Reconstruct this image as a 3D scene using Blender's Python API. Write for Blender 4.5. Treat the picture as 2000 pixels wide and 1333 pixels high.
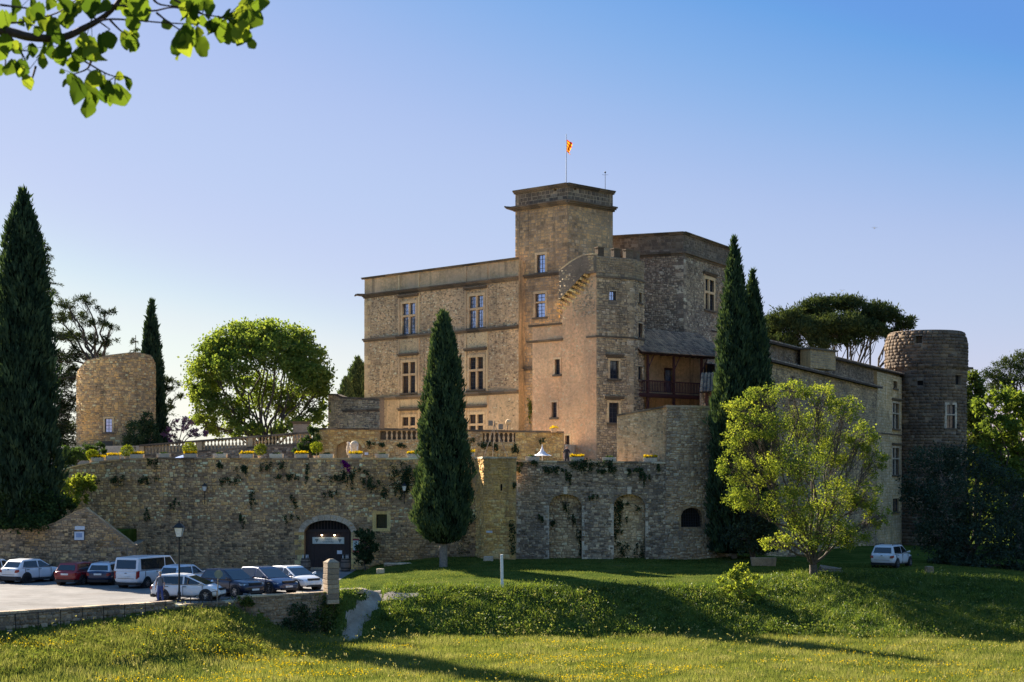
import bpy, math, random
import numpy as np
from mathutils import Vector, Matrix

R = math.radians
random.seed(11)
rng = np.random.default_rng(11)
for o in list(bpy.data.objects):
    bpy.data.objects.remove(o)
SC = bpy.context.scene
COL = SC.collection

# ---------------------------------------------------------------- camera
F, HY, CZ = 3170.0, 930.0, 7.0          # focal length in photo pixels, horizon row, eye height
cd = bpy.data.cameras.new('camera')
cam = bpy.data.objects.new('camera', cd)
COL.objects.link(cam)
cam.location = (0, 0, CZ)
cam.rotation_euler = (R(90), 0, 0)
cd.sensor_width = 36
cd.lens = 36 * F / 2000
cd.shift_y = (HY - 666.5) / 2000
cd.clip_end = 8000
cd.dof.use_dof = True
cd.dof.focus_distance = 115
cd.dof.aperture_fstop = 9
SC.camera = cam

# ---------------------------------------------------------------- world and sun
SUN_EL, SUN_AZ = R(27.5), R(-42)           # azimuth measured from +Y towards +X
world = bpy.data.worlds.new('World')
SC.world = world
world.use_nodes = True
wn, wl = world.node_tree.nodes, world.node_tree.links
bg = wn['Background']
sky = wn.new('ShaderNodeTexSky')
sky.sky_type = 'NISHITA'
sky.sun_disc = False
sky.sun_elevation = SUN_EL
sky.sun_rotation = SUN_AZ
sky.altitude = 200
sky.air_density = 1.0
sky.dust_density = 0.3
sky.ozone_density = 2.2
# film-like response for the whole sky: one tone curve per channel, softening the glare round the sun
sv = wn.new('ShaderNodeVectorMath')
sv.operation = 'SCALE'
sv.inputs['Scale'].default_value = 0.03
wl.new(sky.outputs[0], sv.inputs[0])
cu = wn.new('ShaderNodeRGBCurve')
for ch, pts in ((0, ((0, .12), (.066, .125), (.073, .165), (.083, .245), (.094, .33), (.11, .41), (.135, .47), (.17, .56), (.22, .76), (.30, .88), (.6, .93), (1, .97))),
                (1, ((0, .285), (.103, .295), (.114, .34), (.127, .40), (.146, .465), (.172, .53), (.21, .59), (.26, .78), (.30, .87), (.6, .93), (1, .96))),
                (2, ((0, .56), (.10, .60), (.146, .65), (.17, .69), (.20, .735), (.26, .80), (.5, .90), (1, .95)))):
    c_ = cu.mapping.curves[ch]
    while len(c_.points) < len(pts):
        c_.points.new(.5, .5)
    for q, xy in zip(c_.points, pts):
        q.location = xy
cu.mapping.update()
wl.new(sv.outputs[0], cu.inputs['Color'])
sv2 = wn.new('ShaderNodeVectorMath')
sv2.operation = 'SCALE'
sv2.inputs['Scale'].default_value = 2.4
wl.new(cu.outputs[0], sv2.inputs[0])
wl.new(sv2.outputs[0], bg.inputs[0])
bg.inputs[1].default_value = 0.125
sd = bpy.data.lights.new('sun', 'SUN')
sun = bpy.data.objects.new('sun', sd)
COL.objects.link(sun)
sd.energy = 4.6
sd.angle = R(0.8)
sd.color = (1.0, 0.89, 0.74)
sdir = Vector((math.sin(SUN_AZ) * math.cos(SUN_EL), math.cos(SUN_AZ) * math.cos(SUN_EL), math.sin(SUN_EL)))
sun.rotation_euler = sdir.to_track_quat('Z', 'Y').to_euler()
sun.location = sdir * 300
vs = SC.view_settings
vs.view_transform = 'Standard'
vs.look = 'None'
vs.exposure = 1.92
vs.gamma = 1
vs.use_curve_mapping = False
SC.cycles.max_bounces = 6
SC.cycles.diffuse_bounces = 3
SC.cycles.transmission_bounces = 4
SC.cycles.use_denoising = True

# ---------------------------------------------------------------- pixel helpers
def P2(x, D):
    return np.array([(x - 1000) / F * D, D])
def P3(x, y, D):
    return Vector(((x - 1000) / F * D, D, CZ + (HY - y) / F * D))
def zpx(y, D):
    return CZ + (HY - y) / F * D

# ---------------------------------------------------------------- object helpers
WM = {}
def wmat(o):
    return WM.get(o.name, Matrix.Identity(4))
def tag(o, label, cat, group=None):
    o['label'] = label
    o['category'] = cat
    if group:
        o['group'] = group
    return o
def root(name, loc, label=None, cat=None, group=None, rz=0.0):
    o = bpy.data.objects.new(name, None)
    o.empty_display_size = 0.3
    o.location = loc
    o.rotation_euler = (0, 0, rz)
    COL.objects.link(o)
    WM[o.name] = Matrix.Translation(Vector(loc)) @ Matrix.Rotation(rz, 4, 'Z')
    if label:
        tag(o, label, cat, group)
    return o
def mk(name, me, mat=None, parent=None, kind=None, local=False):
    """link a mesh; its vertices are world coordinates unless local"""
    o = bpy.data.objects.new(name, me)
    COL.objects.link(o)
    if mat is not None and len(me.materials) == 0:
        for m in (mat if isinstance(mat, (list, tuple)) else [mat]):
            me.materials.append(m)
    if parent is not None:
        o.parent = parent
        if not local:
            o.matrix_parent_inverse = wmat(parent).inverted()
            WM[o.name] = Matrix.Identity(4)
        else:
            WM[o.name] = wmat(parent)
    if kind:
        o['kind'] = kind
    return o
def mesh_np(name, V, faces, tint=None, smooth=False, mi=None):
    """V (n,3); faces (m,k) array"""
    me = bpy.data.meshes.new(name)
    V = np.asarray(V, dtype=np.float32)
    faces = np.asarray(faces, dtype=np.int32)
    m, k = faces.shape
    me.vertices.add(len(V))
    me.vertices.foreach_set('co', V.ravel())
    me.loops.add(m * k)
    me.loops.foreach_set('vertex_index', faces.ravel())
    me.polygons.add(m)
    me.polygons.foreach_set('loop_start', np.arange(0, m * k, k, dtype=np.int32))
    if mi is not None:
        me.polygons.foreach_set('material_index', np.asarray(mi, dtype=np.int32))
    me.update(calc_edges=True)
    if tint is not None:
        a = me.attributes.new('tint', 'FLOAT', 'POINT')
        a.data.foreach_set('value', np.asarray(tint, dtype=np.float32))
    if smooth:
        me.polygons.foreach_set('use_smooth', np.ones(m, dtype=bool))
    return me

class MB:
    def __init__(s):
        s.v, s.f, s.t, s.m = [], [], [], []
    def add(s, vs, fs, tint=0.5, mi=0):
        b = len(s.v)
        s.v += [tuple(v) for v in vs]
        s.f += [tuple(b + i for i in f) for f in fs]
        s.t += [tint] * len(vs)
        s.m += [mi] * len(fs)
    def hexa(s, p, tint=0.5, mi=0):
        """8 points: bottom ring 0-3, top ring 4-7"""
        s.add(p, [(3, 2, 1, 0), (4, 5, 6, 7), (0, 1, 5, 4), (1, 2, 6, 5), (2, 3, 7, 6), (3, 0, 4, 7)], tint, mi)
    def box(s, x0, x1, y0, y1, z0, z1, tint=0.5, mi=0):
        s.hexa([(x0, y0, z0), (x1, y0, z0), (x1, y1, z0), (x0, y1, z0), (x0, y0, z1), (x1, y0, z1), (x1, y1, z1), (x0, y1, z1)], tint, mi)
    def bar(s, a, b, r0, r1=None, n=6, tint=0.5, mi=0):
        a, b = Vector(a), Vector(b)
        r1 = r0 if r1 is None else r1
        d = (b - a).normalized()
        u = d.orthogonal().normalized()
        w = d.cross(u)
        vs = []
        for c, r in ((a, r0), (b, r1)):
            for i in range(n):
                t = 2 * math.pi * i / n
                vs.append(c + (u * math.cos(t) + w * math.sin(t)) * r)
        fs = [(i, (i + 1) % n, n + (i + 1) % n, n + i) for i in range(n)]
        fs += [tuple(range(n - 1, -1, -1)), tuple(range(n, 2 * n))]
        s.add(vs, fs, tint, mi)
    def lathe(s, c, prof, n=12, tint=0.5, mi=0, axis='z', cap=True):
        """prof: list of (r, h) from bottom to top"""
        c = Vector(c)
        vs = []
        for r, h in prof:
            for i in range(n):
                t = 2 * math.pi * i / n
                if axis == 'z':
                    vs.append(c + Vector((r * math.cos(t), r * math.sin(t), h)))
                elif axis == 'y':
                    vs.append(c + Vector((r * math.cos(t), h, -r * math.sin(t))))
                else:
                    vs.append(c + Vector((h, r * math.cos(t), r * math.sin(t))))
        k = len(prof)
        fs = []
        for j in range(k - 1):
            for i in range(n):
                fs.append((j * n + i, j * n + (i + 1) % n, (j + 1) * n + (i + 1) % n, (j + 1) * n + i))
        if cap:
            fs += [tuple(range(n - 1, -1, -1)), tuple(range((k - 1) * n, k * n))]
        s.add(vs, fs, tint, mi)
    def build(s, name, mat, parent=None, smooth=False, kind=None, local=False, bevel=0):
        me = bpy.data.meshes.new(name)
        me.from_pydata(s.v, [], s.f)
        a = me.attributes.new('tint', 'FLOAT', 'POINT')
        a.data.foreach_set('value', np.asarray(s.t, dtype=np.float32))
        mats = mat if isinstance(mat, (list, tuple)) else [mat]
        for m in mats:
            me.materials.append(m)
        if len(mats) > 1:
            me.polygons.foreach_set('material_index', np.asarray(s.m, dtype=np.int32))
        if smooth:
            me.polygons.foreach_set('use_smooth', np.ones(len(me.polygons), dtype=bool))
        me.update()
        o = mk(name, me, None, parent, kind, local)
        if bevel:
            b = o.modifiers.new('bevel', 'BEVEL')
            b.width = bevel
            b.segments = 2
            b.limit_method = 'ANGLE'
            b.angle_limit = R(25)
        return o
def copy_tree(o, parent=None):
    c = o.copy()
    COL.objects.link(c)
    if parent is not None:
        c.parent = parent
    for ch in list(o.children):
        copy_tree(ch, c)
    return c

# ---------------------------------------------------------------- materials
def new_mat(name):
    m = bpy.data.materials.new(name)
    m.use_nodes = True
    nt = m.node_tree
    return m, nt.nodes, nt.links, nt.nodes['Principled BSDF']
def ramp_node(n, cols, pos=None, interp='LINEAR'):
    r = n.new('ShaderNodeValToRGB')
    r.color_ramp.interpolation = interp
    el = r.color_ramp.elements
    k = len(cols)
    while len(el) < k:
        el.new(0.5)
    for i, c in enumerate(cols):
        el[i].position = (i / (k - 1)) if pos is None else pos[i]
        el[i].color = (c[0], c[1], c[2], 1)
    return r
def attr_tint(n):
    a = n.new('ShaderNodeAttribute')
    a.attribute_name = 'tint'
    return a
def noise(n, l, vec, scale, detail=4, rough=0.6, sc=None):
    t = n.new('ShaderNodeTexNoise')
    t.inputs['Scale'].default_value = scale
    t.inputs['Detail'].default_value = detail
    t.inputs['Roughness'].default_value = rough
    if sc is not None:
        mp = n.new('ShaderNodeMapping')
        mp.inputs['Scale'].default_value = sc
        l.new(vec, mp.inputs['Vector'])
        vec = mp.outputs[0]
    l.new(vec, t.inputs['Vector'])
    return t
def mrange(n, l, val, a, b, c=0.0, d=1.0):
    m = n.new('ShaderNodeMapRange')
    m.inputs[1].default_value, m.inputs[2].default_value = a, b
    m.inputs[3].default_value, m.inputs[4].default_value = c, d
    l.new(val, m.inputs[0])
    return m.outputs[0]
def mixc(n, l, fac, a, b, mode='MIX'):
    m = n.new('ShaderNodeMix')
    m.data_type = 'RGBA'
    m.blend_type = mode
    for sock, v in ((m.inputs[0], fac), (m.inputs[6], a), (m.inputs[7], b)):
        if isinstance(v, (int, float)):
            sock.default_value = v
        elif isinstance(v, (tuple, list)):
            sock.default_value = (v[0], v[1], v[2], 1)
        else:
            l.new(v, sock)
    return m.outputs[2]
def stone_mat(name, cols, stain=(0.05, 0.048, 0.045), amt=0.75, patch=None, patch_amt=0.6, streak=0.5, bump=0.5, fine=11.0):
    m, n, l, p = new_mat(name)
    pos = n.new('ShaderNodeNewGeometry').outputs['Position']
    cols = [tuple(min(.78, v * k) for v, k in zip(c, (1.46, 1.28, 1.03))) for c in cols]
    col = ramp_node(n, cols)
    l.new(attr_tint(n).outputs['Fac'], col.inputs[0])
    c = col.outputs[0]
    stain = tuple(v * k for v, k in zip(stain, (1.7, 1.5, 1.35)))
    patch = patch and tuple(min(.78, v * k) for v, k in zip(patch, (1.45, 1.22, 1.0)))
    fn = noise(n, l, pos, fine, 6, 0.7)
    c = mixc(n, l, 1.0, c, mixc(n, l, mrange(n, l, fn.outputs[0], 0.3, 0.72), (0.68, 0.66, 0.63), (1.3, 1.3, 1.3)), 'MULTIPLY')
    if patch is not None:
        pn = noise(n, l, pos, 0.22, 5, 0.65)
        c = mixc(n, l, mrange(n, l, pn.outputs[0], 0.5, 0.66, 0, patch_amt), c, patch)
    bn = noise(n, l, pos, 0.16, 4, 0.55, (1, 1, 1.6))
    c = mixc(n, l, 1.0, c, mixc(n, l, mrange(n, l, bn.outputs[0], 0.36, 0.64), (0.84, 0.85, 0.88), (1.24, 1.2, 1.14)), 'MULTIPLY')
    sn = noise(n, l, pos, 0.5, 7, 0.7)
    c = mixc(n, l, mrange(n, l, sn.outputs[0], 0.5, 0.72, 0, amt), c, stain)
    if streak:
        st = noise(n, l, pos, 1.0, 5, 0.65, (1.6, 1.6, 0.1))
        c = mixc(n, l, mrange(n, l, st.outputs[0], 0.54, 0.72, 0, streak), c, stain)
    l.new(c, p.inputs['Base Color'])
    p.inputs['Roughness'].default_value = 0.93
    p.inputs['Specular IOR Level'].default_value = 0.15
    b = n.new('ShaderNodeBump')
    b.inputs['Strength'].default_value = bump
    b.inputs['Distance'].default_value = 0.06
    l.new(fn.outputs[0], b.inputs['Height'])
    l.new(b.outputs[0], p.inputs['Normal'])
    return m
def plain(name, col, rough=0.6, metal=0.0, spec=0.4, coat=0.0, var=0.15, vscale=6.0):
    m, n, l, p = new_mat(name)
    pos = n.new('ShaderNodeNewGeometry').outputs['Position']
    fn = noise(n, l, pos, vscale, 5, 0.6)
    lo = tuple(v * (1 - var) for v in col)
    hi = tuple(v * (1 + var) for v in col)
    l.new(mixc(n, l, mrange(n, l, fn.outputs[0], 0.3, 0.7), lo, hi), p.inputs['Base Color'])
    p.inputs['Roughness'].default_value = rough
    p.inputs['Metallic'].default_value = metal
    p.inputs['Specular IOR Level'].default_value = spec
    p.inputs['Coat Weight'].default_value = coat
    p.inputs['Coat Roughness'].default_value = 0.05
    return m
def leaf_mat(name, cols, trans=0.4, tcol=(1.5, 1.45, 0.6), gloss=0.0):
    m, n, l, p = new_mat(name)
    n.remove(p)
    out = n['Material Output']
    col = ramp_node(n, cols)
    l.new(attr_tint(n).outputs['Fac'], col.inputs[0])
    d = n.new('ShaderNodeBsdfDiffuse')
    t = n.new('ShaderNodeBsdfTranslucent')
    l.new(col.outputs[0], d.inputs[0])
    l.new(mixc(n, l, 1.0, col.outputs[0], tcol, 'MULTIPLY'), t.inputs[0])
    mx = n.new('ShaderNodeMixShader')
    mx.inputs[0].default_value = trans
    l.new(d.outputs[0], mx.inputs[1])
    l.new(t.outputs[0], mx.inputs[2])
    last = mx.outputs[0]
    if gloss:
        g = n.new('ShaderNodeBsdfGlossy')
        g.inputs['Roughness'].default_value = 0.45
        g.inputs[0].default_value = (0.8, 0.85, 0.8, 1)
        m2 = n.new('ShaderNodeMixShader')
        m2.inputs[0].default_value = gloss
        l.new(last, m2.inputs[1])
        l.new(g.outputs[0], m2.inputs[2])
        last = m2.outputs[0]
    l.new(last, out.inputs[0])
    return m
def glass_mat(name, col, metal):
    m, n, l, p = new_mat(name)
    p.inputs['Base Color'].default_value = (*col, 1)
    p.inputs['Metallic'].default_value = metal
    p.inputs['Roughness'].default_value = 0.06
    p.inputs['Specular IOR Level'].default_value = 0.6
    pos = n.new('ShaderNodeNewGeometry').outputs['Position']
    fn = noise(n, l, pos, 1.7, 2, 0.5)
    b = n.new('ShaderNodeBump')
    b.inputs['Strength'].default_value = 0.15
    b.inputs['Distance'].default_value = 0.05
    l.new(fn.outputs[0], b.inputs['Height'])
    l.new(b.outputs[0], p.inputs['Normal'])
    return m

M = {}
M['rubble'] = stone_mat('ochre_rubble', [(0.10, 0.085, 0.068), (0.28, 0.23, 0.175), (0.43, 0.345, 0.235), (0.52, 0.38, 0.19), (0.68, 0.61, 0.49)], amt=0.55, patch=(0.50, 0.33, 0.12), patch_amt=0.5)
M['rubble_mortar'] = stone_mat('rubble_mortar', [(0.20, 0.16, 0.12), (0.30, 0.245, 0.18)], amt=0.6)
M['grey_rubble'] = stone_mat('grey_rubble', [(0.10, 0.09, 0.085), (0.20, 0.18, 0.165), (0.30, 0.27, 0.235), (0.40, 0.36, 0.30), (0.58, 0.54, 0.48)], amt=0.6, patch=(0.33, 0.24, 0.13), patch_amt=0.3)
M['grey_mortar'] = stone_mat('grey_mortar', [(0.15, 0.135, 0.12), (0.22, 0.195, 0.17)], amt=0.7)
M['ochre_wall'] = stone_mat('ochre_wall', [(0.30, 0.22, 0.11), (0.44, 0.32, 0.14), (0.56, 0.41, 0.18), (0.60, 0.46, 0.24), (0.62, 0.53, 0.36)], amt=0.45, patch=(0.46, 0.42, 0.36), patch_amt=0.5)
M['ochre_mortar'] = stone_mat('ochre_mortar', [(0.34, 0.26, 0.15), (0.42, 0.33, 0.2)], amt=0.4)
M['facade'] = stone_mat('facade_plaster', [(0.40, 0.33, 0.23), (0.47, 0.385, 0.27)], amt=0.4, patch=(0.55, 0.45, 0.32), patch_amt=0.7, streak=0.7, bump=0.9, fine=4.5)
M['facade_stone'] = stone_mat('facade_rubble', [(0.17, 0.14, 0.11), (0.34, 0.28, 0.21), (0.48, 0.40, 0.30), (0.66, 0.59, 0.49)], amt=0.4, streak=0.6)
M['pink'] = stone_mat('pink_plaster', [(0.55, 0.37, 0.25), (0.58, 0.40, 0.28)], amt=0.28, patch=(0.62, 0.40, 0.25), patch_amt=0.5, streak=0.3, bump=0.9, fine=4.0, stain=(0.2, 0.16, 0.13))
M['pink_stone'] = stone_mat('pink_rubble', [(0.44, 0.31, 0.22), (0.56, 0.40, 0.28), (0.62, 0.50, 0.38)], amt=0.25, streak=0.3, stain=(0.2, 0.16, 0.13))
M['ashlar'] = stone_mat('tower_ashlar', [(0.22, 0.18, 0.13), (0.33, 0.26, 0.18), (0.42, 0.32, 0.2), (0.50, 0.37, 0.21), (0.46, 0.39, 0.3)], amt=0.65, streak=0.5, patch=(0.52, 0.36, 0.19), patch_amt=0.4)
M['ashlar_mortar'] = stone_mat('ashlar_mortar', [(0.28, 0.24, 0.19), (0.32, 0.27, 0.21)], amt=0.5)
M['turret'] = stone_mat('turret_stone', [(0.21, 0.19, 0.16), (0.32, 0.28, 0.22), (0.40, 0.345, 0.25), (0.46, 0.41, 0.32), (0.54, 0.5, 0.43)], amt=0.5, patch=(0.44, 0.37, 0.22), patch_amt=0.35)
M['dark_ashlar'] = stone_mat('dark_round_stone', [(0.05, 0.046, 0.045), (0.085, 0.076, 0.072), (0.115, 0.10, 0.09), (0.15, 0.128, 0.105), (0.22, 0.2, 0.18)], amt=0.5, patch=(0.2, 0.16, 0.1), patch_amt=0.25)
M['trim'] = stone_mat('dressed_trim', [(0.42, 0.35, 0.26), (0.52, 0.42, 0.29), (0.58, 0.47, 0.32)], amt=0.4, streak=0.3, bump=0.25)
M['trim_dark'] = stone_mat('weathered_cornice', [(0.07, 0.064, 0.058), (0.12, 0.108, 0.095), (0.19, 0.165, 0.135)], amt=0.6, streak=0.2, bump=0.5)
M['bleached'] = stone_mat('bleached_dressings', [(0.33, 0.32, 0.30), (0.46, 0.44, 0.41)], amt=0.45, streak=0.2)
M['pale_fill'] = stone_mat('pale_fill_rubble', [(0.24, 0.20, 0.15), (0.40, 0.34, 0.25), (0.52, 0.45, 0.34), (0.6, 0.54, 0.44)], amt=0.5, patch=(0.45, 0.36, 0.2), patch_amt=0.4)
M['glass_blue'] = glass_mat('sky_reflecting_glass', (0.42, 0.52, 0.72), 0.75)
M['glass_mid'] = glass_mat('curtained_glass', (0.09, 0.06, 0.045), 0.15)
M['glass_dark'] = glass_mat('dark_glass', (0.03, 0.032, 0.042), 0.0)
M['wood_dark'] = plain('dark_wood', (0.035, 0.022, 0.018), 0.6)
M['wood_red'] = plain('red_brown_wood', (0.075, 0.03, 0.028), 0.6)
M['lead'] = plain('dark_glazing_bar', (0.05, 0.05, 0.055), 0.5)
M['iron'] = plain('black_iron', (0.02, 0.021, 0.022), 0.45, 0.3)
M['tile'] = stone_mat('clay_tile', [(0.12, 0.10, 0.095), (0.2, 0.165, 0.145), (0.27, 0.215, 0.175), (0.34, 0.27, 0.21)], amt=0.4, streak=0, bump=0.3)
M['white_paint'] = plain('white_paint', (0.75, 0.74, 0.70), 0.6)
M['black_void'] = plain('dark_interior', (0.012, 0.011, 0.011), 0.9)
M['bark_red'] = plain('young_bark', (0.05, 0.028, 0.022), 0.8, var=0.3, vscale=60)
M['bark'] = plain('grey_bark', (0.10, 0.08, 0.062), 0.9, var=0.4, vscale=8)
M['bark_pale'] = plain('pale_bark', (0.22, 0.19, 0.155), 0.9, var=0.35, vscale=8)
M['cypress'] = leaf_mat('cypress_leaf', [(0.022, 0.042, 0.027), (0.052, 0.086, 0.048), (0.09, 0.13, 0.06), (0.15, 0.185, 0.075)], 0.2)
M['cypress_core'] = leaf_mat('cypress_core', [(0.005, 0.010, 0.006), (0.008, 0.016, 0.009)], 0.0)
M['cedar'] = leaf_mat('cedar_needle', [(0.014, 0.022, 0.014), (0.035, 0.05, 0.025), (0.075, 0.095, 0.04)], 0.2)
M['plane'] = leaf_mat('plane_leaf', [(0.08, 0.125, 0.03), (0.13, 0.185, 0.045), (0.185, 0.24, 0.06), (0.25, 0.29, 0.08)], 0.45)
M['lime'] = leaf_mat('lime_leaf', [(0.085, 0.125, 0.032), (0.14, 0.19, 0.042), (0.22, 0.26, 0.052), (0.31, 0.33, 0.065)], 0.45)
M['linden'] = leaf_mat('linden_leaf', [(0.035, 0.065, 0.012), (0.085, 0.13, 0.02), (0.16, 0.20, 0.03)], 0.55)
M['pine'] = leaf_mat('pine_needle', [(0.022, 0.036, 0.018), (0.05, 0.072, 0.03), (0.095, 0.115, 0.045)], 0.2)
M['oak'] = leaf_mat('holm_oak_leaf', [(0.026, 0.04, 0.03), (0.048, 0.07, 0.05), (0.085, 0.115, 0.07)], 0.25)
M['wood_leaf'] = leaf_mat('woodland_leaf', [(0.03, 0.055, 0.02), (0.065, 0.10, 0.03), (0.12, 0.15, 0.04), (0.19, 0.21, 0.06)], 0.4)
M['shrub'] = leaf_mat('shrub_leaf', [(0.015, 0.03, 0.014), (0.035, 0.065, 0.024), (0.07, 0.11, 0.035)], 0.3)
M['ivy'] = leaf_mat('ivy_leaf', [(0.022, 0.04, 0.022), (0.045, 0.075, 0.036), (0.085, 0.115, 0.05)], 0.2)
M['topiary'] = leaf_mat('topiary_leaf', [(0.07, 0.10, 0.016), (0.14, 0.175, 0.024), (0.23, 0.25, 0.03)], 0.35)
M['grass'] = leaf_mat('grass_blade', [(0.06, 0.085, 0.025), (0.11, 0.14, 0.036), (0.17, 0.195, 0.05), (0.25, 0.25, 0.09), (0.36, 0.32, 0.17)], 0.4, (1.35, 1.3, .75))
M['bankleaf'] = leaf_mat('bank_leaf', [(0.03, 0.055, 0.018), (0.06, 0.10, 0.024), (0.10, 0.145, 0.032), (0.17, 0.20, 0.05), (0.30, 0.30, 0.14)], 0.4, gloss=0.015)
M['yellow'] = leaf_mat('yellow_petal', [(0.60, 0.40, 0.01), (0.72, 0.52, 0.02)], 0.3, (1.1, 1.1, 0.6))
M['pinkbloom'] = leaf_mat('pink_blossom', [(0.22, 0.09, 0.13), (0.33, 0.15, 0.22), (0.36, 0.26, 0.16)], 0.4, (1.2, 1.0, 1.1))
M['purple'] = leaf_mat('purple_bloom', [(0.16, 0.008, 0.14), (0.26, 0.015, 0.22)], 0.3, (1, 1, 1))
# ---------------------------------------------------------------- wall surfaces
class Flat:
    """vertical (or battered) wall plane; A to B runs left to right seen from outside"""
    def __init__(s, A, B, batter=0.0, zref=0.0):
        s.A, s.B = np.array(A, float), np.array(B, float)
        d = s.B - s.A
        s.L = float(np.hypot(*d))
        s.ex, s.ey = d / s.L
        s.nx, s.ny = s.ey, -s.ex
        s.bt, s.zr = batter, zref
        s.smin, s.smax = -6.0, s.L + 6.0
    def pt(s, u, z, p=0.0):
        q = p + s.bt * max(0.0, s.zr - z)
        return Vector((s.A[0] + s.ex * u + s.nx * q, s.A[1] + s.ey * u + s.ny * q, z))
    def frame(s, u, z):
        e = Vector((s.ex, s.ey, 0))
        k = s.bt if z < s.zr else 0.0
        w = Vector((-s.nx * k, -s.ny * k, 1)).normalized()
        return e, w, e.cross(w)
class Round:
    def __init__(s, c, r0, a0, a1, rf=None):
        s.c, s.r0, s.a0, s.a1 = c, r0, R(a0), R(a1)
        s.rf = rf or (lambda z: r0)
        s.L = r0 * (s.a1 - s.a0)
        s.smin, s.smax = 0.0, s.L
    def pt(s, u, z, p=0.0):
        a = s.a0 + u / s.r0
        r = s.rf(z) + p
        return Vector((s.c[0] + r * math.cos(a), s.c[1] + r * math.sin(a), z))
    def frame(s, u, z):
        a = s.a0 + u / s.r0
        e = Vector((-math.sin(a), math.cos(a), 0))
        k = (s.rf(z - 0.1) - s.rf(z + 0.1)) / 0.2
        n0 = Vector((math.cos(a), math.sin(a), 0))
        w = (Vector((0, 0, 1)) - n0 * k).normalized()
        return e, w, e.cross(w)
def projx(v):
    return 1000 + F * v[0] / v[1]
def px_s(surf, x, y, z=10.0):
    """where the line of sight through a pixel meets the wall: (s, z)"""
    for _ in range(4):
        lo, hi = surf.smin, surf.smax
        if isinstance(surf, Round):
            lo, hi = surf.r0 * max(0, R(186) - surf.a0), surf.r0 * min(R(354) - surf.a0, surf.a1 - surf.a0)
        for _ in range(40):
            m = (lo + hi) / 2
            if projx(surf.pt(m, z)) < x:
                lo = m
            else:
                hi = m
        z = zpx(y, surf.pt(lo, z).y)
    return lo, z
class Op:
    def __init__(s, s0, s1, z0, z1, arch=0.0, depth=0.4, margin=0.0):
        s.s0, s.s1, s.z0, s.z1, s.arch, s.depth, s.margin = s0, s1, z0, z1, arch, depth, margin
    def top(s, u):
        if not s.arch:
            return s.z1
        h = (s.s1 - s.s0) / 2
        k = min(1.0, abs(u - (s.s0 + s.s1) / 2) / h)
        return s.z1 + s.arch * math.sqrt(max(0.0, 1 - k * k))
    def hit(s, a, b, c, d):
        m = s.margin
        return a < s.s1 + m and b > s.s0 - m and c < s.z1 + s.arch + m and d > s.z0 - m
def op_px(surf, x0, y0, x1, y1, arch_y=None, depth=0.4, margin=0.0):
    ym = (y0 + y1) / 2
    s0, _ = px_s(surf, x0, ym)
    s1, _ = px_s(surf, x1, ym)
    _, zt = px_s(surf, (x0 + x1) / 2, y0)
    _, zb = px_s(surf, (x0 + x1) / 2, y1)
    arch = 0.0
    if arch_y is not None:
        _, za = px_s(surf, (x0 + x1) / 2, arch_y)
        arch, zt = zt - za, za
    return Op(s0, s1, zb, zt, arch, depth, margin)
def boxs(mb, surf, s0, s1, z0, z1, p0, p1, tint=0.5, mi=0, seg=99.0):
    n = max(1, int(math.ceil((s1 - s0) / seg)))
    for i in range(n):
        a, b = s0 + (s1 - s0) * i / n, s0 + (s1 - s0) * (i + 1) / n
        mb.hexa([surf.pt(a, z0, p1), surf.pt(b, z0, p1), surf.pt(b, z0, p0), surf.pt(a, z0, p0),
                 surf.pt(a, z1, p1), surf.pt(b, z1, p1), surf.pt(b, z1, p0), surf.pt(a, z1, p0)], tint, mi)
def fun(z):
    if isinstance(z, (int, float)):
        return (lambda u: float(z)), []
    xs, ys = [q[0] for q in z], [q[1] for q in z]
    return (lambda u: float(np.interp(u, xs, ys))), xs
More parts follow.
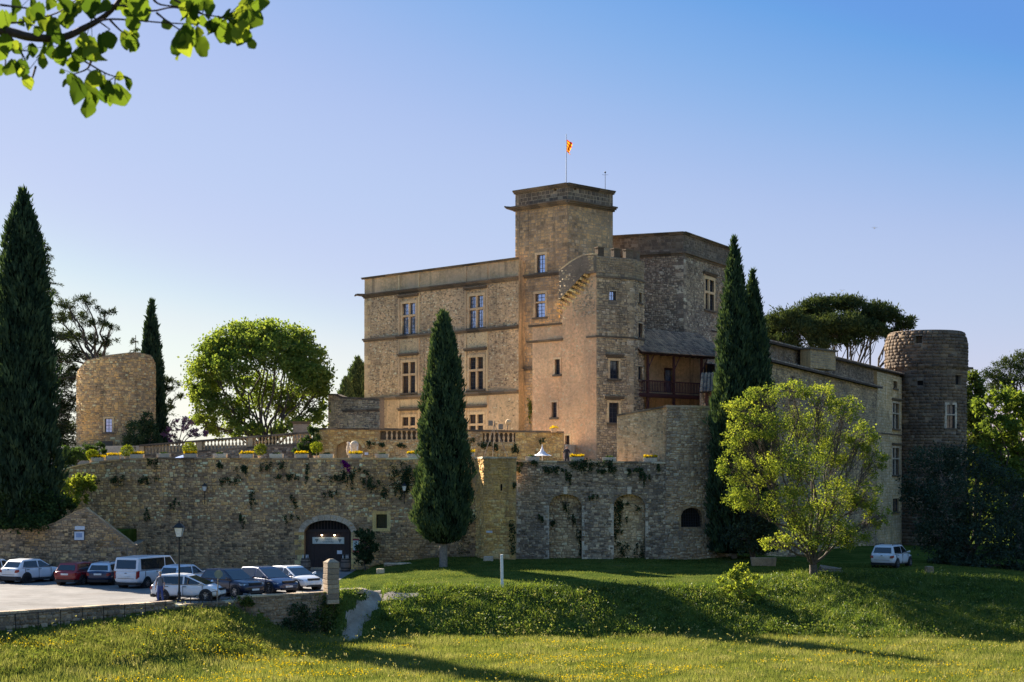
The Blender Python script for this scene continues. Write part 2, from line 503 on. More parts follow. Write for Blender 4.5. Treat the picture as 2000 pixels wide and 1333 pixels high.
def wall_core(surf, s0, s1, zb, zt, ops, mat, parent, thick=0.5, seg=3.0, name='wall'):
    fb, b1 = fun(zb)
    ft, b2 = fun(zt)
    br = {s0, s1}
    for u in b1 + b2:
        if s0 < u < s1:
            br.add(u)
    for o in ops:
        k = 10 if o.arch else 1
        for i in range(k + 1):
            u = o.s0 + (o.s1 - o.s0) * i / k
            if s0 < u < s1:
                br.add(u)
    br = sorted(br)
    full = []
    for a, b in zip(br, br[1:]):
        if b - a < 1e-4:
            continue
        n = max(1, int(math.ceil((b - a) / seg)))
        full += [(a + (b - a) * i / n, a + (b - a) * (i + 1) / n) for i in range(n)]
    mb = MB()
    zs = 4.0 if (getattr(surf, 'bt', 0) == 0 and not isinstance(surf, Round)) else 1.2
    def quad(a, b, za0, za1, zb0, zb1, p=0.0, flip=False):
        if za1 - za0 < 1e-3 and zb1 - zb0 < 1e-3:
            return
        n = max(1, int((max(za1 - za0, zb1 - zb0)) / zs))
        for i in range(n):
            t0, t1 = i / n, (i + 1) / n
            v = [surf.pt(a, za0 + (za1 - za0) * t0, p), surf.pt(b, zb0 + (zb1 - zb0) * t0, p),
                 surf.pt(b, zb0 + (zb1 - zb0) * t1, p), surf.pt(a, za0 + (za1 - za0) * t1, p)]
            mb.add(v[::-1] if flip else v, [(0, 1, 2, 3)], random.random())
    for a, b in full:
        act = sorted([o for o in ops if o.s0 < a + 1e-4 and o.s1 > b - 1e-4], key=lambda o: o.z0)
        ca, cb = fb(a), fb(b)
        for o in act:
            quad(a, b, ca, o.z0, cb, o.z0)
            ca, cb = o.top(a), o.top(b)
        quad(a, b, ca, ft(a), cb, ft(b))
        mb.add([surf.pt(a, ft(a), 0), surf.pt(b, ft(b), 0), surf.pt(b, ft(b), -thick), surf.pt(a, ft(a), -thick)], [(0, 1, 2, 3)])
        mb.add([surf.pt(a, fb(a), -thick), surf.pt(a, ft(a), -thick), surf.pt(b, ft(b), -thick), surf.pt(b, fb(b), -thick)], [(0, 1, 2, 3)])
        for o in act:
            d = -o.depth
            mb.add([surf.pt(a, o.z0, 0), surf.pt(b, o.z0, 0), surf.pt(b, o.z0, d), surf.pt(a, o.z0, d)], [(0, 1, 2, 3)])
            mb.add([surf.pt(a, o.top(a), d), surf.pt(b, o.top(b), d), surf.pt(b, o.top(b), 0), surf.pt(a, o.top(a), 0)], [(0, 1, 2, 3)])
    for o in ops:
        d = -o.depth
        mb.add([surf.pt(o.s0, o.z0, 0), surf.pt(o.s0, o.z0, d), surf.pt(o.s0, o.top(o.s0), d), surf.pt(o.s0, o.top(o.s0), 0)], [(0, 1, 2, 3)])
        mb.add([surf.pt(o.s1, o.z0, d), surf.pt(o.s1, o.z0, 0), surf.pt(o.s1, o.top(o.s1), 0), surf.pt(o.s1, o.top(o.s1), d)], [(0, 1, 2, 3)])
    for u, fl in ((s0, False), (s1, True)):
        v = [surf.pt(u, fb(u), -thick), surf.pt(u, fb(u), 0), surf.pt(u, ft(u), 0), surf.pt(u, ft(u), -thick)]
        mb.add(v[::-1] if fl else v, [(0, 1, 2, 3)])
    return mb.build(name, mat, parent)

UNIT = {}
def unit_stones(mat):
    if mat.name in UNIT:
        return UNIT[mat.name]
    out = []
    for k in range(10):
        j = lambda a: a * (random.random() - 0.5)
        vs = [(-.5, -.5, 0), (.5, -.5, 0), (.5, .5, 0), (-.5, .5, 0)]
        vs += [(sx * (.41 + j(.1)), sy * (.39 + j(.14)), 1 + j(.4)) for sx, sy in ((-1, -1), (1, -1), (1, 1), (-1, 1))]
        me = mesh_np('stone', vs, [(4, 5, 6, 7), (0, 1, 5, 4), (1, 2, 6, 5), (2, 3, 7, 6), (3, 0, 4, 7)], [(k + random.random()) / 10] * 8)
        me.materials.append(mat)
        out.append(me)
    UNIT[mat.name] = out
    return out
RUBBLE = dict(h=(0.10, 0.23), w=(0.12, 0.44), joint=0.02, proud=(0.01, 0.08), cover=0.94, jit=.3)
ASHLAR = dict(h=(0.2, 0.34), w=(0.2, 0.7), joint=0.014, proud=(0.004, 0.03), cover=0.97, jit=.12)
SMALL = dict(h=(0.10, 0.18), w=(0.10, 0.32), joint=0.02, proud=(0.004, 0.04), cover=0.72, jit=.3)
ROUNDED = dict(h=(0.3, 0.4), w=(0.4, 0.9), joint=0.03, proud=(0.06, 0.13), cover=0.99)
def stones(surf, s0, s1, zb, zt, ops, style, mat, parent, nparts=0, tf=None, gaps=()):
    fb, _ = fun(zb)
    ft, _ = fun(zt)
    us = np.linspace(s0, s1, 60)
    zmin, zmax = min(fb(u) for u in us), max(ft(u) for u in us)
    lst = []
    z = zmin
    while z < zmax - 0.04:
        h = random.uniform(*style['h'])
        u = s0 - random.uniform(0, style['w'][0])
        while u < s1:
            w = random.uniform(*style['w'])
            a, b, c, d = max(u, s0), min(u + w, s1), z, z + h
            u += w
            if random.random() > style['cover'] or b - a < 0.08:
                continue
            if style['h'][1] / style['h'][0] > 1.4:        # rubble: let single stones break the course
                c += random.uniform(-.05, .04)
                d += random.uniform(-.04, .06)
            d = min(d, ft(a), ft(b))
            c = max(c, fb(a), fb(b))
            ok = True
            for o in ops:
                if o.hit(a, b, c, d):
                    m = o.margin
                    if o.arch and c > o.z1 + 0.02:
                        tops = max(o.top(a), o.top(b), o.top(min(max((a + b) / 2, o.s0), o.s1))) + m
                        if d > tops + 0.1:
                            c = max(c, tops)
                            continue
                        if a >= o.s1 + m or b <= o.s0 - m:
                            continue
                        ok = False
                        break
                    if a < o.s0 - m - 0.09 and b < o.s1:
                        b = o.s0 - m
                    elif b > o.s1 + m + 0.09 and a > o.s0:
                        a = o.s1 + m
                    else:
                        ok = False
                        break
            for g in gaps:
                if ok and g[0] < (a + b) / 2 < g[1] and g[2] < (c + d) / 2 < g[3]:
                    ok = False
            if ok and b - a > 0.07 and d - c > 0.05:
                t = random.betavariate(1.3, 1.6)
                if tf:
                    t = tf((a + b) / 2, (c + d) / 2, t)
                lst.append((a, b, c, d, random.uniform(*style['proud']), t))
        z += h
    lst.sort(key=lambda q: -(q[1] - q[0]) * (q[3] - q[2]) * (0.75 + 0.5 * random.random()))
    jn = style['joint'] / 2
    um = unit_stones(mat)
    inv = wmat(parent).inverted()
    for a, b, c, d, p, t in lst[:nparts]:
        e, w, n = surf.frame((a + b) / 2, (c + d) / 2)
        loc = surf.pt((a + b) / 2, (c + d) / 2, -0.02)
        W, H, Pd = b - a - 2 * jn, d - c - 2 * jn, p + 0.02
        o = bpy.data.objects.new('stone', um[min(9, max(0, int(t * 10)))])
        o.matrix_basis = Matrix(((e.x * W, w.x * H, n.x * Pd, loc.x), (e.y * W, w.y * H, n.y * Pd, loc.y), (e.z * W, w.z * H, n.z * Pd, loc.z), (0, 0, 0, 1)))
        o.parent = parent
        o.matrix_parent_inverse = inv
        COL.objects.link(o)
    rest = lst[nparts:]
    if rest:
        V, T = [], []
        for a, b, c, d, p, t in rest:
            a, b, c, d = a + jn, b - jn, c + jn, d - jn
            iw, ih = (b - a) * 0.08, (d - c) * 0.1
            j = lambda k: k * (random.random() - 0.5)
            q = style.get('jit', .05)
            if q > .1:
                sl = (d - c) * random.uniform(-q, q)
                iw, ih = (b - a) * random.uniform(.08, .2), (d - c) * random.uniform(.1, .22)
            V += [surf.pt(a, c, -.02), surf.pt(b, c, -.02), surf.pt(b, d, -.02), surf.pt(a, d, -.02),
                  surf.pt(a + iw + j(iw), c + ih + j(ih), p * random.uniform(.75, 1.2)), surf.pt(b - iw + j(iw), c + ih + j(ih), p * random.uniform(.75, 1.2)),
                  surf.pt(b - iw + j(iw), d - ih + j(ih), p * random.uniform(.75, 1.2)), surf.pt(a + iw + j(iw), d - ih + j(ih), p * random.uniform(.75, 1.2))]
            T += [t] * 8
        base = np.arange(len(rest), dtype=np.int32)[:, None, None] * 8
        fs = (base + np.array([(4, 5, 6, 7), (0, 1, 5, 4), (1, 2, 6, 5), (2, 3, 7, 6), (3, 0, 4, 7)], dtype=np.int32)[None]).reshape(-1, 4)
        mk('stonework', mesh_np('stonework', np.array(V), fs, T), mat, parent, 'stuff')
    return len(lst)
def prism(poly, z0, z1, mat, parent, name, kind=None):
    mb = MB()
    n = len(poly)
    vs = [(p[0], p[1], z0) for p in poly] + [(p[0], p[1], z1) for p in poly]
    mb.add(vs, [tuple(range(n - 1, -1, -1)), tuple(range(n, 2 * n))] + [(i, (i + 1) % n, n + (i + 1) % n, n + i) for i in range(n)])
    return mb.build(name, mat, parent, kind=kind)
def quoins(surf, at, side, z0, z1, mat, parent, h=0.36, w=(0.35, 0.62), p=0.05, name='quoin', keep=1.0):
    """side +1: stones run to larger s from `at`, -1: to smaller s"""
    z, i = z0, 0
    while z < z1 - 0.1:
        hh = min(h * random.uniform(.85, 1.15), z1 - z)
        ww = w[i % 2] * random.uniform(.85, 1.15)
        if random.random() < keep:
            mb = MB()
            a, b = (at, at + ww) if side > 0 else (at - ww, at)
            boxs(mb, surf, a, b, z + .008, z + hh - .008, -0.03, p + random.uniform(-.012, .012), random.random())
            mb.build(name, mat, parent)
        z += hh
        i += 1
def band(surf, s0, s1, z, mat, parent, steps=((0, .12, .1), (.12, .25, .22)), name='string_course', seg=1.6, dz=0.0):
    """moulded course cut into separate blocks; steps of (z0, z1, proud)"""
    n = max(1, int(round((s1 - s0) / seg)))
    mb = MB()
    for i in range(n):
        a, b = s0 + (s1 - s0) * i / n, s0 + (s1 - s0) * (i + 1) / n
        j = random.uniform(-.012, .012)
        t = random.random()
        for z0, z1, p in steps:
            boxs(mb, surf, a + .004, b - .004, z + z0 + dz, z + z1 + dz, -.05, p + j, t)
    return mb.build(name, mat, parent)
def window(surf, op, parent, glass, nc=2, nr=2, split=0.4, surround=0.2, mull=0.13, hood=None, bars=(2, 4), sill=True, frame_mat=None, proud=0.05, wood=None):
    fm = frame_mat or M['trim']
    mb = MB()
    s0, s1, z0, z1 = op.s0, op.s1, op.z0, op.z1
    e = surround
    zz = z0
    while zz < z1 - 0.05:                      # jamb blocks
        h = min(random.uniform(.35, .55), z1 - zz)
        for a, b in ((s0 - e * random.uniform(.8, 1.25), s0), (s1, s1 + e * random.uniform(.8, 1.25))):
            boxs(mb, surf, a, b, zz + .005, zz + h - .005, -.3, proud + random.uniform(-.01, .01), random.random())
        zz += h
    boxs(mb, surf, s0 - e, s1 + e, z1, z1 + e, -.3, proud + .01, .7)
    w = mb.build('window', fm, parent)
    if sill:
        m2 = MB()
        boxs(m2, surf, s0 - e * 1.2, s1 + e * 1.2, z0 - .16, z0, -.3, proud + .1, .4)
        m2.build('sill', M['trim_dark'], w)
    if hood:
        m2 = MB()
        boxs(m2, surf, s0 - e * 2.0, s1 + e * 2.0, z1 + e + hood, z1 + e + hood + .14, -.05, .2, .3)
        boxs(m2, surf, s0 - e * 2.2, s1 + e * 2.2, z1 + e + hood + .14, z1 + e + hood + .26, -.05, .3, .5)
        m2.build('hood_mould', M['trim_dark'], w)
    zr = [z0, z1] if nr == 1 else [z0, z0 + (z1 - z0) * (1 - split), z1]
    sr = [s0 + (s1 - s0) * i / nc for i in range(nc + 1)]
    if nc > 1 or nr > 1:
        m2 = MB()
        for u in sr[1:-1]:
            boxs(m2, surf, u - mull / 2, u + mull / 2, z0, z1, -.26, .0, .6)
        for zz in zr[1:-1]:
            boxs(m2, surf, s0, s1, zz - mull / 2, zz + mull / 2, -.255, .02, .4)
        m2.build('mullion', wood or fm, w)
    bm = MB()
    for i in range(nc):
        for j in range(len(zr) - 1):
            a, b, c, d = sr[i], sr[i + 1], zr[j], zr[j + 1]
            a2 = a + (mull / 2 if i else 0)
            b2 = b - (mull / 2 if i < nc - 1 else 0)
            c2 = c + (mull / 2 if j else 0)
            d2 = d - (mull / 2 if j < len(zr) - 2 else 0)
            m3 = MB()
            tl = random.uniform(-.012, .012)
            m3.hexa([surf.pt(a2, c2, -.2 + tl), surf.pt(b2, c2, -.2 - tl), surf.pt(b2, c2, -.24), surf.pt(a2, c2, -.24),
                     surf.pt(a2, d2, -.2), surf.pt(b2, d2, -.2 - tl), surf.pt(b2, d2, -.24), surf.pt(a2, d2, -.24)])
            m3.build('pane', M['glass_mid'] if glass is M['glass_dark'] and random.random() < .35 else glass, w)
            f = .045
            for aa, bb, cc, dd in ((a2, a2 + f, c2, d2), (b2 - f, b2, c2, d2), (a2 + f, b2 - f, c2, c2 + f), (a2 + f, b2 - f, d2 - f, d2)):
                boxs(bm, surf, aa, bb, cc, dd, -.21, -.16)
            nx, ny = bars
            ny = max(1, int(round(ny * (d2 - c2) / (z1 - z0) * (len(zr) - 1)))) if len(zr) > 2 else ny
            for q in range(1, nx):
                u = a2 + (b2 - a2) * q / nx
                boxs(bm, surf, u - .014, u + .014, c2 + f, d2 - f, -.2, -.168)
            for q in range(1, ny):
                zq = c2 + (d2 - c2) * q / ny
                boxs(bm, surf, a2 + f, b2 - f, zq - .014, zq + .014, -.2, -.17)
    bm.build('glazing_bars', M['lead'], w)
    return w

# ---------------------------------------------------------------- ground
FWX = [-60, -27.7, -18.3, -15.3, -10.4]
FWY = [45.9, 78.5, 88.0, 91.5, 95.5]
def sm(t):
    t = np.clip(t, 0, 1)
    return t * t * (3 - 2 * t)
def crest(X):
    return np.interp(X, [-10.4, -8, 12, 19, 26, 31, 36], [96.6, 100.6, 100.6, 107, 111, 106, 101])
def bumps(X, Y, a):
    return a * (np.sin(X * 1.1 + 2.1 * np.sin(Y * .7)) * .5 + np.sin(Y * 1.7 + X * .6) * .3 + np.sin(X * 2.9 - Y * 2.3) * .25 + np.sin(X * .37 + Y * .5) * .6)
def gz(X, Y):
    X, Y = np.asarray(X, float), np.asarray(Y, float)
    zm = -2.45 - .008 * (94 - Y) + bumps(X * .5, Y * .5, .06)
    zm = np.where(Y < 60, np.maximum(zm, 5.4 - .16 * np.maximum(Y - 10, 0)), zm)
    yw = np.interp(X, FWX, FWY)
    zf = np.interp(X, [-40, -27.7, -22, -18, -15.6, -13.8, -12.3, -10], [-1.1, -1.0, -.8, -.35, -.45, -1.5, -2.3, -2.4])
    hill = zm + (zf - zm) * (.5 * sm(1 - (yw - Y - .4) / 15.0) + .5 * np.clip(1 - (yw - Y - .4) / 15.0, 0, 1)) + bumps(X, Y, .09) * sm((yw - Y) / 1.5) * sm(1 - (yw - Y) / 10)
    left = np.where(Y > yw + .15, 0.0, hill)
    lawn = .12 + .88 * np.clip((Y - 101) / 17, 0, 1) * sm((X + 13) / 9) * (1 - sm((X - 16) / 8))
    lawn = lawn + .2 * sm((X - 14) / 6)
    yc, yf = crest(X), np.interp(X, [-10.4, -8, 12, 20, 40], [94, 95.2, 95.2, 94, 92.5])
    t = np.clip((Y - yf) / (yc - yf), 0, 1)
    right = zm + (lawn - zm) * (1 - (1 - t) ** 1.28) + bumps(X, Y, .14) * np.sin(np.pi * np.clip(t, 0, 1))
    right = right - .9 * sm((X - 30) / 14) * sm((Y - 92) / 10)
    # the worn track down the bank
    pc = np.interp(Y, [92.5, 95.5, 98.5, 101.5], [-9.6, -9.3, -8.3, -8.4])
    tr = np.exp(-((X - pc) / .55) ** 2) * sm((Y - 92.5) / 2) * sm((103 - Y) / 2)
    right = right - .25 * tr
    k = sm((X + 10.9) / .8)
    return left * (1 - k) + right * k
def axis(lo, hi, step, far, grow=1.35):
    a = list(np.arange(lo, hi + 1e-6, step))
    s = step
    while a[-1] < far[1]:
        s *= grow
        a.append(a[-1] + s)
    s = step
    while a[0] > far[0]:
        s *= grow
        a.insert(0, a[0] - s)
    return np.array(a)
gx = axis(-34, 40, .35, (-2500, 2500))
gy = axis(70, 122, .35, (-60, 4000))
GX, GY = np.meshgrid(gx, gy)
GZ = gz(GX, GY)
ny_, nx_ = GX.shape
idx = np.arange(ny_ * nx_).reshape(ny_, nx_)
gf = np.stack([idx[:-1, :-1], idx[:-1, 1:], idx[1:, 1:], idx[1:, :-1]], -1).reshape(-1, 4)
mt, n, l, p = new_mat('meadow_soil')
pos = n.new('ShaderNodeNewGeometry').outputs['Position']
n1 = noise(n, l, pos, .5, 6, .65)
n2 = noise(n, l, pos, 7, 6, .7)
c = ramp_node(n, [(.03, .05, .012), (.06, .09, .018), (.10, .125, .028), (.12, .11, .05)], [.3, .45, .6, .75])
l.new(n1.outputs[0], c.inputs[0])
l.new(mixc(n, l, 1.0, c.outputs[0], mixc(n, l, mrange(n, l, n2.outputs[0], .3, .7), (.55, .55, .55), (1.4, 1.4, 1.4)), 'MULTIPLY'), p.inputs['Base Color'])
p.inputs['Roughness'].default_value = 1
p.inputs['Specular IOR Level'].default_value = 0
b = n.new('ShaderNodeBump')
b.inputs['Strength'].default_value = .8
b.inputs['Distance'].default_value = .15
l.new(n2.outputs[0], b.inputs['Height'])
l.new(b.outputs[0], p.inputs['Normal'])
M['soil'] = mt
g = mk('ground', mesh_np('ground', np.stack([GX, GY, GZ], -1).reshape(-1, 3), gf, smooth=True), mt, None, 'structure')

def sheet(name, poly_fn, xs, ys, mat, dz=.006):
    X, Y = np.meshgrid(xs, ys)
    Z = gz(X, Y) + dz
    i = np.arange(X.size).reshape(X.shape)
    f = np.stack([i[:-1, :-1], i[:-1, 1:], i[1:, 1:], i[1:, :-1]], -1).reshape(-1, 4)
    cx = (X[:-1, :-1] + X[1:, 1:]).ravel() / 2
    cy = (Y[:-1, :-1] + Y[1:, 1:]).ravel() / 2
    f = f[poly_fn(cx, cy)]
    return mk(name, mesh_np(name, np.stack([X, Y, Z], -1).reshape(-1, 3), f, smooth=True), mat, None, 'structure')
def ground_mat(name, cols, sc, bump=.3):
    m, n, l, p = new_mat(name)
    pos = n.new('ShaderNodeNewGeometry').outputs['Position']
    a = noise(n, l, pos, sc, 6, .65)
    b2 = noise(n, l, pos, 25, 4, .7)
    c = ramp_node(n, cols, [.3, .5, .7])
    l.new(a.outputs[0], c.inputs[0])
    big = noise(n, l, pos, .22, 6, .75)
    l.new(mixc(n, l, 1.0, c.outputs[0], mixc(n, l, mrange(n, l, b2.outputs[0], .3, .7), (.75, .75, .75), (1.2, 1.2, 1.2)), 'MULTIPLY') if False else mixc(n, l, 1.0, mixc(n, l, 1.0, c.outputs[0], mixc(n, l, mrange(n, l, b2.outputs[0], .3, .7), (.75, .75, .75), (1.2, 1.2, 1.2)), 'MULTIPLY'), mixc(n, l, mrange(n, l, big.outputs[0], .45, .62), (1.05, 1.05, 1.05), (.72, .7, .68)), 'MULTIPLY'), p.inputs['Base Color'])
    p.inputs['Roughness'].default_value = .95
    p.inputs['Specular IOR Level'].default_value = .15
    bb = n.new('ShaderNodeBump')
    bb.inputs['Strength'].default_value = bump
    bb.inputs['Distance'].default_value = .03
    l.new(b2.outputs[0], bb.inputs['Height'])
    l.new(bb.outputs[0], p.inputs['Normal'])
    return m
M['asphalt'] = ground_mat('car_park_surface', [(.155, .15, .145), (.20, .19, .18), (.25, .235, .22)], .5)
M['path'] = ground_mat('sandy_path', [(.24, .20, .15), (.34, .29, .23), (.42, .37, .30)], 1.1, .6)
M['gravel'] = ground_mat('terrace_gravel', [(.46, .39, .30), (.53, .46, .36), (.58, .51, .41)], .8, .5)
sheet('car_park', lambda x, y: (y > np.interp(x, FWX, FWY) + .35) & (x < np.interp(y, [80, 96, 103, 124], [-10.8, -10.8, -11.5, -11.5])), np.arange(-62, -9, .35), np.arange(46, 124, .35), M['asphalt'])
sheet('path', lambda x, y: (np.abs(y - (98.9 + .12 * (x + 10) + .15 * np.sin(x * 1.3))) < np.interp(x, [-12, -9.8, -5.8], [1.5, .7, .25])) & (y > np.interp(x, FWX, FWY) + .7), np.arange(-11.2, -5.6, .25), np.arange(95, 103, .25), M['path'], .02)
sheet('worn_track', lambda x, y: np.abs(x - np.interp(y, [92.5, 95.5, 98.5, 101.5], [-9.6, -9.3, -8.3, -8.4]) + .10 * np.sin(y * 5)) < np.interp(y, [93, 96, 99, 100.5], [.34, .5, .34, .15]), np.arange(-11, -6, .1), np.arange(93.2, 100.6, .1), M['path'], .03)
# terrace grounds behind the retaining walls
def P(x, D):
    return tuple(P2(x, D))
prism([(-90, 125.6), P(-60, 125.6), P(300, 124.6), P(920, 121.6), P(946, 118.6), P(1003, 119.4), P(1300, 119.4), P(1330, 123), (16, 132), (24, 150), (30, 215), (-90, 215)], -3, 7.55, M['gravel'], None, 'terrace_ground', 'structure')
prism([P(400, 136), P(612, 131.8), P(1096, 128.3), (6, 139), (8, 152), (-14, 175), (-60, 175), (-45, 140)], 7.5, 9.55, M['gravel'], None, 'upper_terrace_ground', 'structure')
prism([(-62, 111.8), (-35, 111.75), (-29.2, 111.75), (-28.2, 117), (-28.6, 124.9), (-62, 125.4)], -1, 3.0, M['soil'], None, 'raised_bed', 'structure')
# ---------------------------------------------------------------- the retaining walls of the lower terrace
def prof(surf, pts):
    return [px_s(surf, x, y) for x, y in pts]
def coping(surf, pr, mat, parent, p0=-.55, p1=.1, h=.12, seg=.9, name='coping'):
    """flat stones laid along a wall top, each its own part"""
    xs, ys = [q[0] for q in pr], [q[1] for q in pr]
    u = xs[0]
    while u < xs[-1] - .1:
        w = min(seg * random.uniform(.7, 1.3), xs[-1] - u)
        za, zb = np.interp(u, xs, ys), np.interp(u + w, xs, ys)
        mb = MB()
        a, b = u + .008, u + w - .008
        j = random.uniform(-.03, .03)
        hh = h * random.uniform(.85, 1.2)
        mb.hexa([surf.pt(a, za, p1 + j), surf.pt(b, zb, p1 + j), surf.pt(b, zb, p0), surf.pt(a, za, p0),
                 surf.pt(a, za + hh, p1 + j), surf.pt(b, zb + hh, p1 + j), surf.pt(b, zb + hh, p0), surf.pt(a, za + hh, p0)], random.random())
        mb.build(name, mat, parent)
        u += w
T = Flat(P2(-60, 124.8), P2(932, 120.5))
tw = root('terrace_wall', (-20, 122, 0), 'long ochre rubble retaining wall with the big arched door and small barred window', 'wall')
tprof = prof(T, [(-60, 938), (110, 922), (165, 908), (230, 900), (300, 897), (480, 898), (800, 898), (932, 895)])
TZ = lambda x: px_s(T, x, 898)
dop = op_px(T, 594, 1016.5, 686, 1122, 1040, .55, .12)
dop.z0 = -.1
wop = op_px(T, 735, 1005, 756, 1032, None, .4, .2)
wall_core(T, 0, T.L, -.6, tprof, [dop, wop], M['rubble_mortar'], tw, .7)
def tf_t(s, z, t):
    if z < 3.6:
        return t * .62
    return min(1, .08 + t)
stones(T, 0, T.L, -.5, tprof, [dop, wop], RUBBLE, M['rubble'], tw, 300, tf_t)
coping(T, tprof, M['rubble'], tw)
# voussoirs and jambs of the door
cs, hw = (dop.s0 + dop.s1) / 2, (dop.s1 - dop.s0) / 2
NV = 13
for i in range(NV):
    mb = MB()
    a0, a1 = math.pi * (1 - i / NV) - .01, math.pi * (1 - (i + 1) / NV) + .01
    q = []
    for p in (.07, -.4):
        for aa, rr in ((a0, 0), (a1, 0), (a1, .42), (a0, .42)):
            q.append(T.pt(cs + (hw + rr) * math.cos(aa), dop.z1 + (dop.arch + rr) * math.sin(aa), p))
    mb.add(q, [(0, 1, 2, 3), (7, 6, 5, 4), (0, 4, 5, 1), (1, 5, 6, 2), (2, 6, 7, 3), (3, 7, 4, 0)], random.random())
    mb.build('voussoir', M['bleached'], tw)
quoins(T, dop.s0, -1, -.1, dop.z1, M['ochre_wall'], tw, .4, (.45, .75), .05, 'jamb_stone')
quoins(T, dop.s1, 1, -.1, dop.z1, M['ochre_wall'], tw, .4, (.45, .75), .05, 'jamb_stone')
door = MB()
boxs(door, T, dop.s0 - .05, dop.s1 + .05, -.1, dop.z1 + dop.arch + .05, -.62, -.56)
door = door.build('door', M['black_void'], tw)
n = 16
for i in range(n):
    mb = MB()
    w = (dop.s1 - dop.s0) / n
    a = dop.s0 + w * i
    boxs(mb, T, a + .006, a + w - .006, .05, dop.z1 - .02, -.56, -.46 + (i % 3) * .012)
    mb.build('plank', M['wood_dark'], door)
mb = MB()
boxs(mb, T, dop.s0, dop.s1, dop.z1 - .02, dop.z1 + .2, -.56, -.36)
mb.build('transom_beam', M['wood_dark'], door)
mb = MB()
for i in range(1, 15):
    u = dop.s0 + (dop.s1 - dop.s0) * i / 15
    boxs(mb, T, u - .03, u + .03, dop.z1 + .2, dop.top(u) - .02, -.53, -.48)
mb.build('fanlight_bars', M['wood_dark'], door)
mb = MB()
boxs(mb, T, dop.s0 + .2, dop.s1 - .2, -.1, .12, -.4, .5)
mb.build('threshold_step', M['grey_rubble'], tw)
# little barred window
mb = MB()
boxs(mb, T, wop.s0 - .28, wop.s0, wop.z0 - .1, wop.z1 + .25, -.3, .05, .6)
boxs(mb, T, wop.s1, wop.s1 + .28, wop.z0 - .1, wop.z1 + .25, -.3, .04, .8)
boxs(mb, T, wop.s0, wop.s1, wop.z1, wop.z1 + .24, -.3, .045, .5)
boxs(mb, T, wop.s0 - .25, wop.s1 + .25, wop.z0 - .24, wop.z0 - .1, -.3, .07, .7)
boxs(mb, T, wop.s0, wop.s1, wop.z0 - .1, wop.z0, -.3, .05, .7)
w_ = mb.build('barred_window', M['ochre_wall'], tw)
mb = MB()
boxs(mb, T, wop.s0, wop.s1, wop.z0, wop.z1, -.36, -.3)
mb.build('pane', M['glass_dark'], w_)
mb = MB()
for i in range(1, 6):
    u = wop.s0 + (wop.s1 - wop.s0) * i / 6
    mb.bar(T.pt(u, wop.z0, -.1), T.pt(u, wop.z1, -.1), .014)
for i in (1, 2):
    zz = wop.z0 + (wop.z1 - wop.z0) * i / 3
    mb.bar(T.pt(wop.s0, zz, -.1), T.pt(wop.s1, zz, -.1), .014)
mb.build('window_bars', M['iron'], w_)

# projecting ochre pier beside the cypress
PF = Flat(P2(945, 117.6), P2(1007, 117.3))
PL = Flat(P2(927, 121.0), P2(945, 117.6))
pr = root('wall_pier', tuple(PF.pt(1, .8)), 'projecting ochre stone pier between the terrace wall and the buttressed wall', 'wall')
pz = px_s(PF, 960, 896)[1]
slit = op_px(PF, 977, 946, 981, 959, None, .3, .03)
for sf in (PF, PL):
    oo = [slit] if sf is PF else []
    wall_core(sf, 0, sf.L, -.3, pz, oo, M['ochre_mortar'], pr, .5)
    stones(sf, 0, sf.L, -.2, pz, oo, RUBBLE, M['ochre_wall'] , pr, 90 if sf is PF else 30, lambda s, z, t: t * (.55 if z > 5.2 else 1))
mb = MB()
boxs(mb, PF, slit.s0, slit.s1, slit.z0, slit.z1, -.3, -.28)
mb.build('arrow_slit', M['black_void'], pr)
coping(PF, [(-.1, pz), (PF.L + .05, pz)], M['grey_rubble'], pr)
coping(PL, [(0, pz + .003), (PL.L, pz + .003)], M['grey_rubble'], pr, -.5, .08)

# buttressed wall with two arched recesses
BW = Flat(P2(1005, 118.5), P2(1306, 118.3), .12, 7.6)
bw = root('buttressed_wall', tuple(BW.pt(5, .8)), 'grey rubble wall with two tall blind arches and sloping buttress faces', 'wall')
bz = prof(BW, [(1005, 903), (1306, 906)])
bz = [(-.05, bz[0][1]), (BW.L, bz[1][1])]
a1 = op_px(BW, 1073, 966, 1136, 1098, 985, 1.2, .05)
a2 = op_px(BW, 1199, 966, 1260, 1095, 985, 1.2, .05)
for o_ in (a1, a2):
    o_.z0 = .2
wall_core(BW, 0, BW.L, -.3, bz, [a1, a2], M['grey_mortar'], bw, 1.7)
stones(BW, 0, BW.L, -.2, bz, [a1, a2], RUBBLE, M['grey_rubble'], bw, 260, lambda s, z, t: min(1, .25 + t * .8) if z > 7.2 else t * .85)
BK = Flat(tuple(np.array([BW.A[0] - BW.nx * .32, BW.A[1] - BW.ny * .32])), tuple(np.array([BW.B[0] - BW.nx * .32, BW.B[1] - BW.ny * .32])), .035, 7.6)
for o_ in (a1, a2):
    wall_core(BK, o_.s0 - .1, o_.s1 + .1, 0, o_.z1 + o_.arch + .3, [], M['rubble_mortar'], bw, .2, name='recess_wall')
    stones(BK, o_.s0 - .05, o_.s1 + .05, .1, o_.z1 + o_.arch + .2, [], RUBBLE, M['pale_fill'], bw, 20)
    mb = MB()
    zk = o_.z1 + o_.arch
    boxs(mb, BW, (o_.s0 + o_.s1) / 2 - .14, (o_.s0 + o_.s1) / 2 + .14, zk + .02, zk + .55, -.2, .14, .8)
    mb.build('keystone', M['bleached'], bw)
    quoins(BW, o_.s0 - .02, -1, .6, o_.z1, M['bleached'], bw, .34, (.2, .38), .05, 'dressing', .75)
    quoins(BW, o_.s1 + .02, 1, .6, o_.z1, M['bleached'], bw, .34, (.2, .38), .05, 'dressing', .75)
